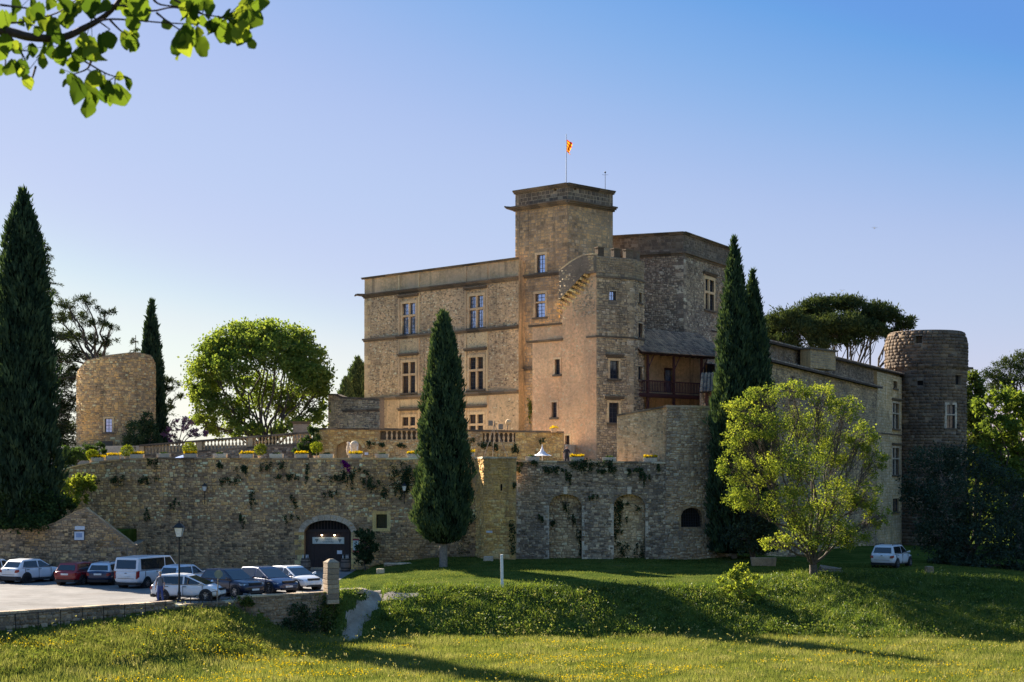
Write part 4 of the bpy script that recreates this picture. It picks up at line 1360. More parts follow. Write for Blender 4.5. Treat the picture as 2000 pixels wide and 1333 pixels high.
boxs(mb, GF, 0, GF.L, fz - .22, fz, -2.2, .05)
boxs(mb, GF, 0, GF.L, fz - .34, fz - .22, -.12, .0)
mb.build('balcony_floor', M['wood_red'], ga)
mb = MB()
boxs(mb, GF, 0, GF.L, fz + 1.0, fz + 1.1, -.1, .02)
boxs(mb, GF, 0, GF.L, fz + .12, fz + .19, -.07, .0)
rail = mb.build('rail', M['wood_red'], ga)
k = int(GF.L / .2)
for i in range(k):
    mb = MB()
    u = GF.L * (i + .5) / k
    boxs(mb, GF, u - .03, u + .03, fz + .19, fz + 1.0, -.06, -.01)
    mb.build('spindle', M['wood_red'], rail)
for x in (1267, 1318, 1372):
    u = px_s(GF, x, 730)[0]
    mb = MB()
    boxs(mb, GF, u - .09, u + .09, 8, ez - .05, -.2, -.02)
    mb.bar(GF.pt(u, ez - 1.4, -.1), GF.pt(u + .75, ez - .15, -.1), .07, n=4)
    mb.build('post', M['wood_red'], ga)
mb = MB()
boxs(mb, GF, 0, GF.L, ez - .1, ez + .1, -.2, 0)
for i in range(14):
    u = GF.L * (i + .5) / 14
    boxs(mb, GF, u - .06, u + .06, ez - .02, ez + .09, -1.6, .4)
mb.build('eaves_beam', M['wood_red'], ga)

# lean-to roof between gallery and long wing
lt0, lt1 = P2(1366, 130.5), P2(1556, 132.5)
le = root('lean_to', tuple(P3(1500, 900, 131)), 'tiled lean-to roof on dark red timber posts behind the twin cypress', 'roof')
tiles(le, (*lt0, zpx(766, 130.5)), (*lt1, zpx(757, 132)), (*(lt0 + np.array([.6, 4])), zpx(729, 134)), (*(lt1 + np.array([.3, 3.5])), zpx(726, 135)), .3, 9)
LE = Flat(lt0 + np.array([.3, 1.2]), lt1 + np.array([.1, 1.0]))
wall_core(LE, 0, LE.L, 0, zpx(762, 131.7), [], M['grey_mortar'], le, .4)
stones(LE, 0, LE.L, 0, zpx(764, 131.7), [], RUBBLE, M['grey_rubble'], le, 20)
for i in range(5):
    u = LE.L * (i + .2) / 5
    mb = MB()
    boxs(mb, LE, u, u + .16, 8, zpx(764, 131.7), .0, .18)
    mb.build('post', M['wood_red'], le)

# ---------------------------------------------------------------- long wing running back to the round tower
W1 = Flat(P2(1496, 127.3), P2(1713, 167))
W2 = Flat(P2(1713, 167), P2(1766, 178.6))
wi = root('long_wing', tuple(P3(1650, 1060, 150)), 'long low stone wing with tiled eaves running back to the dark round tower', 'building')
z1 = 16.0
z2 = 17.75
wo = [op_px(W2, 1743, 788, 1756, 838, None, .4, .2), op_px(W2, 1743, 875, 1756, 928, None, .4, .2), op_px(W2, 1744, 745, 1752, 759, None, .3, .1), op_px(W2, 1743, 974, 1755, 1000, None, .3, .15)]
wall_core(W1, 0, W1.L, -1.5, z1, [], M['grey_mortar'], wi, .6)
stones(W1, 0, W1.L, -1, z1, [], dict(RUBBLE, w=(.3, .7)), M['turret'], wi, 180, lambda s, z, t: t * .8)
wall_core(W2, 0, W2.L, -1.5, z2, wo, M['ochre_mortar'], wi, .6)
stones(W2, 0, W2.L, -1, z2, wo, ASHLAR, M['turret'], wi, 100, lambda s, z, t: min(1, .3 + t * .7))
for i, o_ in enumerate(wo):
    window(W2, o_, wi, M['glass_dark'], 2 if i < 2 else 1, 2 if i < 2 else 1, .4, .2, .14, .05 if i < 2 else None, (1, 3), frame_mat=M['bleached'] if i < 2 else M['trim'])
band(W2, 0, W2.L, zpx(848, 172), M['trim_dark'], wi, ((-.08, .06, .1),))
WU = Flat(P2(1470, 131), P2(1770, 180.5))
wall_core(WU, 2.7, WU.L - .4, z1 - .5, 18.0, [], M['grey_mortar'], wi, .5)
stones(WU, 2.7, WU.L - .4, z1, 17.95, [], RUBBLE, M['grey_rubble'], wi, 80, lambda s, z, t: t * .6)
def eave(surf, u0, u1, z, back, rise, pitch=.34, rows=6):
    a, b = surf.pt(u0, z, .55), surf.pt(u1, z, .55)
    c2, d2 = surf.pt(u0, z + rise, -back), surf.pt(u1, z + rise, -back)
    tiles(wi, a, b, c2, d2, pitch, rows, .13)
eave(W1, -.2, W1.L + .3, z1 + .06, 2.4, .5)
eave(WU, 2.6, WU.L + .2, 18.05, 4.4, 1.1)
wn_ = np.array([WU.nx, WU.ny])
wa_, wb_ = np.array(WU.pt(3.0, 0))[:2], np.array(WU.pt(WU.L - 1, 0))[:2]
prism([tuple(wa_ - wn_ * .45), tuple(wb_ - wn_ * .45), tuple(wb_ - wn_ * 4.2), tuple(wa_ - wn_ * 4.2)], z1 - 4, 18.0, M['grey_mortar'], wi, 'upper_block')
dn = np.array([W1.nx, W1.ny])
prism([tuple(P2(1535, 133) - dn * .7), tuple(P2(1713, 167) - dn * .6), tuple(P2(1760, 178) - dn * 1.0), tuple(P2(1760, 178) - dn * 9), tuple(P2(1600, 142) - dn * 9), tuple(P2(1535, 133) - dn * 4.2)], -1.5, z1 - .2, M['grey_mortar'], wi, 'inner_block')
mb = MB()
q0, q1 = W2.pt(W2.L - .25, -1, .12), W2.pt(W2.L - .25, z2 - .5, .12)
mb.bar(q0, q1, .09)
mb.bar(q1, W2.pt(W2.L - .1, z2 + .1, .5), .09)
mb.build('downpipe', M['wood_red'], wi)
ch = Flat(P2(1583, 141), P2(1632, 144.5))
chz0, chz1 = 16.4, zpx(684, 142)
mb = MB()
wall_core(ch, 0, ch.L, chz0, chz1, [], M['ochre_mortar'], wi, 1.0, name='chimney')
stones(ch, 0, ch.L, chz0, chz1, [], dict(ASHLAR, h=(.18, .24), w=(.25, .5)), M['turret'], wi, 30, lambda s, z, t: t * .5)
mb = MB()
boxs(mb, ch, -.15, ch.L + .15, chz1, chz1 + .16, -1.15, .15, .5)
mb.build('chimney_cap', M['trim_dark'], wi)

# ---------------------------------------------------------------- dark round tower at the far right
rc = P2(1809, 180.2)
def rtr(z):
    zt_ = 22.9
    if z > 21.3:
        return 4.42 - .5 * ((z - 21.3) / 1.6) ** 2
    if z > 18.75:
        return 4.42
    return 4.28
RT = Round(rc, 4.3, 180, 540, rtr)
rt_ = root('dark_round_tower', (rc[0], rc[1], -1), 'dark bulging round tower of coursed stone at the end of the long wing', 'tower')
rh = op_px(RT, 1787, 656, 1801, 671, None, .7, .05)
rw = op_px(RT, 1849, 791, 1865, 837, None, .45, .26)
rs = op_px(RT, 1791, 744, 1803, 753, None, .4, .03)
rv = op_px(RT, 1866, 733, 1878, 752, None, .4, .05)
back = Op(RT.L * .62, RT.L * .70, rh.z0 - .4, rh.z1 + .5, 0, .7)
wall_core(RT, 0, RT.L - .001, -2, 22.9, [rh, rw, rs, rv, back], M['grey_mortar'], rt_, .7, .6)
stones(RT, 0, RT.L, -1, 22.85, [rh, rw, rs, rv, back], ROUNDED, M['dark_ashlar'], rt_, 300, lambda s, z, t: t * .85 if z > 12 else min(1, t + .1))
band(RT, 0, RT.L / 2, 18.7, M['trim_dark'], rt_, ((0, .16, .2),), 'string_course', .5)
window(RT, rw, rt_, M['glass_dark'], 1, 2, .42, .24, .14, None, (2, 3), frame_mat=M['bleached'])
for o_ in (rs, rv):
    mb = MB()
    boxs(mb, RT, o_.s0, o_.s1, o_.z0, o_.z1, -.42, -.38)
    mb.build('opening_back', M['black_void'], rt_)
mb = MB()
mb.lathe((rc[0], rc[1], 0), [(3.5, 19.2), (3.5, 19.5)], 24)
mb.build('floor', M['ochre_mortar'], rt_)
mb = MB()
q = RT.pt(RT.r0 * R(178), 18.9)
mb.bar(q, q + Vector((.75, 0, .05)), .2, .12)
mb.build('gargoyle', M['trim_dark'], rt_)

# ---------------------------------------------------------------- ruined round tower at the left
lc = P2(227, 143.3)
LTW = Round(lc, 3.36, 180, 540)
lo_ = root('ruined_round_tower', (lc[0], lc[1], 7.5), 'broken ochre round tower with slanting top and one small blue window', 'tower')
hp = []
for a, z in ((0, 15.3), (20, 15.9), (55, 17.0), (95, 17.45), (130, 17.75), (165, 17.6), (200, 16.6), (270, 15.0), (330, 15.2), (360, 15.3)):
    hp.append((3.36 * R(a), z))
lo = op_px(LTW, 205, 818, 219, 845, None, .35, .16)
wall_core(LTW, 0, LTW.L - .001, 7, hp, [lo], M['rubble_mortar'], lo_, .8, .5)
stones(LTW, 0, LTW.L * .6, 7.4, hp, [lo], RUBBLE, M['rubble'], lo_, 180, lambda s, z, t: min(1, .15 + t * .85))
window(LTW, lo, lo_, M['glass_blue'], 1, 1, .4, .16, .1, None, (2, 4))
mb = MB()
a_, z_ = px_s(LTW, 208, 868)
boxs(mb, LTW, a_ - .55, a_ + .55, z_ - .22, z_ + .25, -.1, .1, .3, seg=.4)
mb.build('niche', M['trim_dark'], lo_)
mb = MB()
boxs(mb, LTW, a_ - .75, a_ + .75, z_ - 1.6, z_ - .25, -.1, .05, .7, seg=.4)
mb.build('fountain_panel', M['trim'], lo_)
# ---------------------------------------------------------------- vegetation helpers
def unit(v):
    return v / np.maximum(np.linalg.norm(v, axis=1, keepdims=True), 1e-9)
def rnd_unit(n):
    return unit(rng.normal(size=(n, 3)))
def leaf_quads(Pt, size, aspect=.6, d=None):
    """rhombic leaves; d: long-axis directions"""
    n = len(Pt)
    a = rnd_unit(n) if d is None else unit(d)
    b = unit(np.cross(a, rnd_unit(n)))
    L = (size if np.ndim(size) else np.full(n, size))[:, None]
    w = L * aspect * .5
    mid = Pt + a * L * .45
    V = np.stack([Pt, mid + b * w, Pt + a * L, mid - b * w], 1).reshape(-1, 3)
    Fc = np.arange(4 * n).reshape(n, 4)
    return V, Fc
def tubes(segs, sides=5):
    S = np.array(segs, float)
    p0, p1, r0, r1 = S[:, :3], S[:, 3:6], S[:, 6:7], S[:, 7:8]
    d = unit(p1 - p0)
    ref = np.where(np.abs(d[:, 2:3]) > .9, np.array([[1., 0, 0]]), np.array([[0, 0, 1.]]))
    u = unit(np.cross(d, ref))
    w = np.cross(d, u)
    n = len(S)
    V = np.zeros((n, 2, sides, 3))
    for i in range(sides):
        t = 2 * math.pi * i / sides
        o = u * math.cos(t) + w * math.sin(t)
        V[:, 0, i] = p0 + o * r0
        V[:, 1, i] = p1 + o * r1
    base = np.arange(n)[:, None] * 2 * sides
    fs = np.stack([np.stack([base[:, 0] + i, base[:, 0] + (i + 1) % sides, base[:, 0] + sides + (i + 1) % sides, base[:, 0] + sides + i], -1) for i in range(sides)], 1)
    return V.reshape(-1, 3), fs.reshape(-1, 4)
def curve(p0, p1, r0, r1, k=5, lift=.3, wob=.04):
    p0, p1 = np.array(p0, float), np.array(p1, float)
    d = p1 - p0
    L = np.linalg.norm(d)
    c = p0 + d * .4 + np.array([0, 0, lift * L])
    out, prev = [], p0
    for i in range(1, k + 1):
        t = i / k
        q = (1 - t) ** 2 * p0 + 2 * t * (1 - t) * c + t * t * p1 + (rng.normal(size=3) * wob * L if i < k else 0)
        out.append((*prev, *q, r0 + (r1 - r0) * (i - 1) / k, r0 + (r1 - r0) * i / k))
        prev = q
    return out
def ell_pts(n, c, r, shell):
    d = rnd_unit(n)
    k = (shell + (1 - shell) * rng.random(n)) ** (1 / 2.2)
    return np.array(c) + d * np.array(r) * k[:, None]
def blob_tree(name, label, cat, bx, bz, D, blobs, leafn, size, mat, bark='bark', tr=.25, fork=.35, twigs=7, shell=.25, aspect=.65, needle=False, group=None, twr=.03, lift=.25, tint=(.15, .85), ddepth=.9, zmin=None, trunk_sides=8, limb=.5):
    """blobs: (x, y, rx, ry, depth offset) in photo pixels at depth D"""
    base = np.array([(bx - 1000) / F * D, D, bz])
    o = root(name, tuple(base), label, cat, group)
    segs, V, Fc, Tn = [], [], [], []
    cents = []
    for x, y, rx, ry, dd in blobs:
        Dk = D + dd
        cents.append((np.array([(x - 1000) / F * Dk, Dk, zpx(y, Dk)]), np.array([rx * Dk / F, rx * Dk / F * ddepth, ry * Dk / F])))
    top = max(c[2] for c, _ in cents)
    fk = base + np.array([0, 0, max(.4, (min(c[2] for c, _ in cents) - base[2]) * .9 if fork is None else (top - base[2]) * fork)])
    segs += curve(base, fk, tr, tr * .75, 4, 0, .015)
    vol = np.array([r[0] * r[2] for _, r in cents])
    cnt = np.maximum(20, (leafn * vol / vol.sum())).astype(int)
    off = 0
    for (c, r), k in zip(cents, cnt):
        segs += curve(fk, c, tr * limb, twr * 1.8, 6, lift, .03)
        ends = ell_pts(twigs, c, r * .95, .6)
        for e in ends:
            st = c + (fk - c) * rng.uniform(0, .35)
            segs += curve(st, e, twr, twr * .35, 4, .1, .05)
        sub = ell_pts(max(4, k // 45), c, r, shell)           # leaf clumps inside the blob
        pick = rng.integers(0, len(sub), k)
        sd = .16 * float(np.mean(r))
        Pt = sub[pick] + rng.normal(size=(k, 3)) * np.array([sd, sd, sd * .75])
        ct = rng.uniform(-.2, .2, len(sub))[pick] + rng.uniform(-.12, .12)
        t = np.clip(rng.uniform(*tint, k) + ct, 0.01, .99)
        if zmin is not None:
            ok = Pt[:, 2] > zmin
            Pt, t = Pt[ok], t[ok]
        sz = size * rng.uniform(.6, 1.35, len(Pt))
        dirs = None
        if needle:
            dirs = rng.normal(size=(len(Pt), 3)) + np.array([0, 0, .8])
        v, f = leaf_quads(Pt, sz, aspect, dirs)
        V.append(v)
        Fc.append(f + off)
        Tn.append(np.repeat(t, 4))
        off += len(v)
    tv, tf_ = tubes(segs, 6)
    mk('trunk', mesh_np('trunk', tv, tf_, smooth=True), M[bark], o)
    mk('crown', mesh_np('crown', np.concatenate(V), np.concatenate(Fc), np.concatenate(Tn)), M[mat], o)
    return o
def cypress(name, label, x, D, prof_px, n, bz, group=None, size=.42, trunk=.2, tint=(.05, .8)):
    """prof_px: (y, half width) from top to bottom"""
    X = (x - 1000) / F * D
    o = root(name, (X, D, bz), label, 'tree', group)
    zs = np.array([zpx(y, D) for y, _ in prof_px])[::-1]
    rs = np.array([w * D / F for _, w in prof_px])[::-1]
    zz = np.linspace(zs[0], zs[-1], 400)
    rr = np.interp(zz, zs, rs)
    pdf = rr + .12
    z = rng.choice(zz, n, p=pdf / pdf.sum()) + rng.uniform(-.05, .05, n)
    a = rng.uniform(0, 2 * math.pi, n)
    r = np.interp(z, zs, rs)
    ph = rng.uniform(0, 6, 6)
    lump = 1 + .09 * np.sin(3 * a + ph[0] + z * .9) + .08 * np.sin(6 * a - z * 1.3 + ph[1]) + .08 * np.sin(11 * a + 2.1 * z + ph[2]) + .06 * np.sin(z * 4.1 + ph[3] + 2 * a) + .05 * np.sin(17 * a - 3.3 * z + ph[4])
    r = r * lump * (1 - .3 * rng.random(n) ** 2)
    out = np.stack([np.cos(a), np.sin(a), np.zeros(n)], 1)
    Pt = np.array([X, D, 0]) + out * r[:, None] + np.stack([np.zeros(n), np.zeros(n), z], 1)
    d = np.array([0, 0, 1.]) + out * rng.uniform(.05, .5, (n, 1)) + rng.normal(size=(n, 3)) * .22
    sz = size * rng.uniform(.5, 1.4, n)
    t = np.clip(rng.uniform(*tint, n) * .8 + .12 * np.sin(5 * a + z * 1.1) + .1 * np.sin(z * 2.3 + 3 * a), .01, .99)
    cl = np.sin(Pt[:, 0] * 3.1 + np.sin(Pt[:, 2] * 2.2)) * np.sin(Pt[:, 1] * 3.7 + Pt[:, 2] * 1.1) * np.sin(Pt[:, 2] * 1.9 + Pt[:, 0])
    t = np.clip(t + .28 * cl, .01, .99)
    Pt = Pt + out * (.14 * cl)[:, None]
    v, f = leaf_quads(Pt, sz, .28, d)
    # long leaders that roughen the outline
    k = 420
    z2 = rng.uniform(zs[0], zs[-1], k)
    a2 = rng.uniform(0, 2 * math.pi, k)
    r2 = np.interp(z2, zs, rs)
    o2 = np.stack([np.cos(a2), np.sin(a2), np.zeros(k)], 1)
    P2_ = np.array([X, D, 0]) + o2 * (r2 * .92)[:, None] + np.stack([np.zeros(k), np.zeros(k), z2], 1)
    vv, ff = [v], [f]
    tt_ = [np.repeat(t, 4)]
    tl_ = rng.uniform(.15, .6, (k, 1))
    rs_ = np.clip(r2 / 1.1, .3, 1)[:, None]
    for q in range(6):
        Pq = P2_ + (np.array([0, 0, 1.]) + o2 * tl_) * (q * size * .3 * rs_) + rng.normal(size=(k, 3)) * .04
        v3, f3 = leaf_quads(Pq, size * rng.uniform(.4, .8, k), .3, np.array([0, 0, 1.]) + o2 * .3 + rng.normal(size=(k, 3)) * .3)
        ff.append(f3 + sum(len(q_) for q_ in vv))
        vv.append(v3)
        tt_.append(np.repeat(rng.uniform(*tint, k), 4))
    mk('crown', mesh_np('crown', np.concatenate(vv), np.concatenate(ff), np.concatenate(tt_)), M['cypress'], o)
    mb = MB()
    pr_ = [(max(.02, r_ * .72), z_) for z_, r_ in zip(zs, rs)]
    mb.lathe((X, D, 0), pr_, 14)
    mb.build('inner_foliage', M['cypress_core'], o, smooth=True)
    mb = MB()
    mb.lathe((X, D, 0), [(trunk * 1.35, bz - .4), (trunk * 1.1, bz + .3), (trunk, zs[0] + .5), (.04, zs[-1] - 1)], 10)
    mb.build('trunk', M['bark_pale'], o, smooth=True)
    return o
def cedar(name, label, x, D, bz, ytop, lens, n_br, seed, per=55, group=None, trunk=.28):
    """lens: (y, branch length px) from top down"""
    r_ = np.random.default_rng(seed)
    X = (x - 1000) / F * D
    o = root(name, (X, D, bz), label, 'tree', group)
    zt = zpx(ytop, D)
    segs = curve((X, D, bz), (X, D, zt), trunk, .03, 8, 0, .004)
    ys = np.array([q[0] for q in lens], float)
    ls = np.array([q[1] for q in lens], float) * D / F
    zs = np.array([zpx(y, D) for y in ys])
    V, Fc, Tn, off = [], [], [], 0
    for i in range(n_br):
        z = r_.uniform(zs[-1], zt - .2)
        L = np.interp(-z, -zs, ls) * r_.uniform(.55, 1.1)
        a = r_.uniform(0, 2 * math.pi)
        dr = np.array([math.cos(a), math.sin(a), 0])
        p0 = np.array([X, D, z])
        p1 = p0 + dr * L + np.array([0, 0, r_.uniform(-.25, .15) * L])
        segs += curve(p0, p1, .035 + L * .012, .01, 4, .12, .02)
        k = int(per * max(.5, L))
        t = r_.random(k) ** .7
        side = np.array([-dr[1], dr[0], 0])
        Pt = p0 + (p1 - p0) * t[:, None] + np.array([0, 0, .12 * 4]) * (t * (1 - t))[:, None] * L + side * (r_.normal(size=k) * .14 * L * (1.1 - t * .7))[:, None] + np.array([0, 0, 1]) * (r_.normal(size=k) * .06 - .05)[:, None]
        d = dr * .6 + side * r_.normal(size=(k, 1)) * .8 + np.array([0, 0, -.35]) + r_.normal(size=(k, 3)) * .3
        v, f = leaf_quads(Pt, r_.uniform(.16, .36, k), .2, d)
        V.append(v)
        Fc.append(f + off)
        off += len(v)
        Tn.append(np.repeat(np.clip(r_.uniform(.1, .8, k) + r_.uniform(-.15, .15), .01, .99), 4))
    tv, tf_ = tubes(segs, 6)
    mk('trunk', mesh_np('trunk', tv, tf_, smooth=True), M['bark'], o)
    mk('crown', mesh_np('crown', np.concatenate(V), np.concatenate(Fc), np.concatenate(Tn)), M['cedar'], o)
    return o

# ---------------------------------------------------------------- trees
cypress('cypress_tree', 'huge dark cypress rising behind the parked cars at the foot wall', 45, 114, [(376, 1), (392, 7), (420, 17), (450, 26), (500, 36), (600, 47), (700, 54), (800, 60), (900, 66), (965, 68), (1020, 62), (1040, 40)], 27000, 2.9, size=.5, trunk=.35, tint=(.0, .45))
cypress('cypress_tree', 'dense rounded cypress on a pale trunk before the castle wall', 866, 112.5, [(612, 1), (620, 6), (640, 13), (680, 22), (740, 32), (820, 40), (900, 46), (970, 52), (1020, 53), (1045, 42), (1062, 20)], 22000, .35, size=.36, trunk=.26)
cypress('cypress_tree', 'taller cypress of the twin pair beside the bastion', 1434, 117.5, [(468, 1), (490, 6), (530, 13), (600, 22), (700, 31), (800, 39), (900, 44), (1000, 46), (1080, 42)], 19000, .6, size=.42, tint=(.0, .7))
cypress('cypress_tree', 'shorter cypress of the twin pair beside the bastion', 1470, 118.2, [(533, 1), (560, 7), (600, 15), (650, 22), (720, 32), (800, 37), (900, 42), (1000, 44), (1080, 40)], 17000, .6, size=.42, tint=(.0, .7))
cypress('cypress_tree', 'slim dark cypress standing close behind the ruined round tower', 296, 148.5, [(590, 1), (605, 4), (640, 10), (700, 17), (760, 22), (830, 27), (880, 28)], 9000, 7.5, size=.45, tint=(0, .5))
cypress('cypress_tree', 'bushy cypress tip peeping past the corner of the broad wing', 699, 172, [(704, 1), (715, 7), (740, 16), (775, 24), (830, 26)], 6000, 9.5, size=.5)
cypress('cypress_tree', 'low cypress tip behind the garden wall of the broad wing', 676, 170, [(741, 1), (752, 6), (780, 14), (830, 16)], 2500, 9.5, size=.45)
cedar('cedar_tree', 'tall thin cedar leader rising beside the huge cypress', 88, 150, 7.5, 464, [(464, 4), (500, 16), (545, 22), (552, 46), (600, 26), (640, 60), (720, 70), (880, 80)], 180, 3, 48)
ced = [(130, 596, 26, 8, 0), (165, 588, 26, 8, 1), (205, 608, 22, 7, 0), (118, 622, 26, 10, -1), (150, 622, 28, 9, 2), (185, 632, 26, 9, -2), (218, 640, 16, 6, 0), (125, 655, 30, 11, 0), (165, 662, 28, 10, 2), (205, 668, 26, 9, -1), (120, 700, 30, 15, 1), (150, 690, 22, 12, -1), (185, 700, 28, 10, 2), (118, 745, 26, 20, 0), (140, 735, 18, 22, 1), (125, 800, 28, 26, 0), (140, 850, 24, 30, 1), (112, 850, 24, 40, 0)]
blob_tree('cedar_tree', 'spreading cedar with layered branches above the ruined round tower', 'tree', 193, 7.5, 153, ced, 17000, .34, 'cedar', 'bark', .36, .55, 9, .1, .2, True, twr=.03, lift=.12, limb=.4)
blob_tree('pine_tree', 'low feathery pine branches beside the slim cypress and judas tree', 'tree', 318, 7.5, 150, [(330, 755, 22, 12, 0), (350, 772, 14, 6, 0), (318, 745, 16, 18, 0), (325, 790, 18, 14, 0)], 1800, .34, 'cedar', 'bark', .15, .6, 8, .1, .2, True, twr=.02)
blob_tree('cedar_tree', 'dense dark cedar added hidden behind the huge cypress to shade the ruined tower', 'tree', -5, 7.5, 158, [(-5, 560, 40, 16, 0), (-40, 600, 40, 18, 0), (30, 610, 40, 18, 2), (-10, 650, 60, 22, 0), (-50, 690, 50, 24, -2), (40, 700, 40, 24, 2), (0, 740, 70, 26, 0), (-40, 790, 60, 30, 0), (35, 800, 44, 30, 0)], 12000, .5, 'cedar', 'bark', .5, .5, 6, .1, .25, True, twr=.04)  # extra cedar, hidden by the cypress, added to keep sun off the ruined tower
cedar('cedar_tree', 'small conifer tip between the spreading cedar and slim cypress', 265, 160, 7.5, 655, [(655, 5), (690, 22), (760, 45), (860, 110)], 80, 12, 40)
pl = []
for a in range(11):
    t = math.pi * (a + .3) / 11
    pl.append((509 - 112 * math.cos(t), 765 - 105 * math.sin(t) ** .8, 40, 37, rng.uniform(-2.5, 2.5)))
pl += [(400, 790, 30, 42, -1), (398, 825, 25, 25, 0), (455, 720, 45, 40, -2.5), (540, 690, 50, 42, -2.5), (590, 735, 45, 38, -2), (500, 765, 50, 40, 2.5), (450, 800, 42, 35, -1), (560, 790, 48, 36, 1), (615, 790, 25, 30, 0), (500, 655, 45, 34, 1)]
pl += [(432, 838, 36, 16, 1), (475, 838, 36, 18, -2), (520, 840, 40, 16, 2), (565, 835, 40, 18, -2), (605, 825, 34, 20, 0), (625, 760, 20, 26, 0), (388, 760, 16, 30, 0), (420, 690, 30, 30, 0), (580, 665, 34, 26, 0)]
blob_tree('plane_tree', 'round bright green plane tree rising behind the balustrade', 'tree', 520, 8.5, 150, pl, 46000, .26, 'plane', 'bark', .34, .06, 16, .1, .75, twr=.035, lift=.05, ddepth=1.0, limb=.3)
li = [(1450, 800, 36, 24, 0), (1490, 772, 36, 20, 0), (1545, 760, 40, 16, .5), (1600, 770, 34, 22, 0), (1650, 800, 34, 28, -.5), (1685, 850, 30, 34, 0), (1705, 900, 26, 34, 0), (1440, 850, 32, 30, -.5), (1430, 910, 26, 36, 0), (1500, 830, 45, 34, -1.2), (1570, 830, 50, 36, 1.2), (1630, 880, 45, 40, 1.2), (1560, 900, 55, 42, -1.2), (1490, 920, 40, 36, .5), (1450, 970, 36, 30, 0), (1540, 985, 60, 36, -1.2), (1630, 970, 52, 40, 0), (1690, 965, 36, 30, 0), (1715, 1010, 26, 22, 0), (1600, 1035, 70, 36, -.8), (1660, 1045, 40, 26, .5), (1520, 1060, 36, 18, -.5)]
blob_tree('lime_tree', 'half leafed lime tree with yellow green crown on the lawn bank', 'tree', 1588, -.1, 106.5, li, 40000, .125, 'lime', 'bark', .34, .1, 60, .25, .75, twr=.016, lift=.05, limb=.28)
pi_ = [(1535, 625, 38, 22, -2), (1595, 602, 38, 19, 1), (1655, 595, 42, 15, 2), (1718, 612, 40, 20, 0), (1765, 632, 24, 13, 0), (1572, 645, 42, 20, -3), (1640, 632, 50, 20, -3), (1503, 655, 24, 20, 0), (1700, 645, 38, 16, -2), (1532, 672, 32, 17, -3), (1600, 672, 26, 12, -4), (1740, 652, 22, 9, 1), (1660, 665, 26, 10, -3)]
blob_tree('stone_pine', 'umbrella shaped stone pine with bare lower branches above the long wing roof', 'tree', 1655, 4, 208, pi_ + [(1560, 690, 20, 9, -2), (1500, 680, 22, 12, 0), (1625, 655, 40, 14, 3), (1690, 628, 46, 16, 3), (1580, 622, 46, 18, 3)], 52000, .5, 'pine', 'bark', .5, .3, 12, .15, .26, True, twr=.06, lift=-.1, limb=.35)
oak = [(1830, 900, 55, 30, 0), (1890, 905, 50, 34, 1), (1940, 940, 45, 40, 0), (1800, 960, 40, 50, 0), (1860, 970, 60, 50, -2), (1930, 1010, 60, 50, -1), (1985, 980, 30, 60, 1), (1830, 1050, 50, 50, -2), (1900, 1070, 70, 50, -3), (1975, 1080, 50, 60, -1), (1990, 1130, 40, 30, -2), (1865, 1105, 60, 25, -3)]
blob_tree('holm_oak', 'big dark holm oak bush at the foot of the dark round tower', 'tree', 1890, -1, 128, oak, 26000, .22, 'oak', 'bark', .35, .1, 5, .2, .6)
blob_tree('light_tree', 'yellow green tree catching sun to the side of the dark round tower', 'tree', 1990, -1, 150, [(1925, 790, 26, 24, 0), (1965, 780, 34, 24, 0), (1995, 800, 30, 34, 1), (1950, 835, 38, 26, -1), (1990, 860, 36, 34, 0), (1940, 880, 30, 22, 0), (1985, 920, 36, 30, 0), (2020, 800, 30, 40, 0), (1950, 935, 30, 22, 1)], 11000, .3, 'lime', 'bark', .3, .3, 12, .3, .7, lift=.1, tint=(0, .5))
blob_tree('woodland_tree', 'mid green tree hugging the side of the dark round tower', 'tree', 1905, -1, 190, [(1900, 770, 22, 44, 0), (1910, 840, 26, 44, 0), (1900, 900, 26, 40, 0), (1930, 900, 30, 40, 2)], 9000, .4, 'wood_leaf', 'bark', .3, .3, 6, .2, .7)
blob_tree('umbrella_pine', 'dark umbrella pine crown on the slope behind the light tree', 'tree', 1980, 0, 225, [(1940, 732, 28, 12, 0), (1975, 712, 32, 14, 0), (2010, 702, 34, 16, 0), (1990, 740, 40, 16, -2), (1955, 755, 34, 14, 0), (2030, 730, 40, 24, 0)], 11000, .42, 'pine', 'bark', .4, .5, 5, .2, .25, True)
blob_tree('woodland_tree', 'tall wooded mass behind the big holm oak bush', 'tree', 1975, -1, 165, [(1960, 980, 50, 40, 0), (2010, 930, 50, 60, 0), (1990, 1040, 60, 50, 0), (2040, 1010, 50, 80, 0)], 8000, .35, 'wood_leaf', 'bark', .3, .1, 3, .2, .7, tint=(0, .4))
blob_tree('pine_tree', 'small pine glimpsed just past the twin cypress', 'tree', 1490, 4, 200, [(1490, 640, 14, 14, 0), (1484, 665, 16, 16, 0), (1505, 668, 12, 10, 0)], 3000, .4, 'pine', 'bark', .25, .5, 4, .2, .25, True)
blob_tree('dark_shrub', 'dark leafless looking shrub against the bastion foot behind the lime tree', 'shrub', 1470, .4, 114, [(1450, 960, 30, 40, 0), (1480, 1000, 34, 40, 0), (1455, 1045, 40, 34, 0), (1490, 1060, 26, 26, 0)], 7000, .2, 'oak', 'bark', .12, .1, 8, .2, .6)
blob_tree('sapling', 'bright leafy sapling on the crest of the grass bank', 'shrub', 1445, -.6, 100.3, [(1440, 1112, 20, 12, 0), (1425, 1130, 24, 16, 0), (1460, 1132, 24, 16, 0), (1445, 1155, 36, 18, -.4), (1420, 1160, 22, 16, 0), (1468, 1165, 22, 16, -.4)], 2600, .15, 'lime', 'bark', .03, .1, 10, .3, .8, twr=.008, tint=(.2, .9))
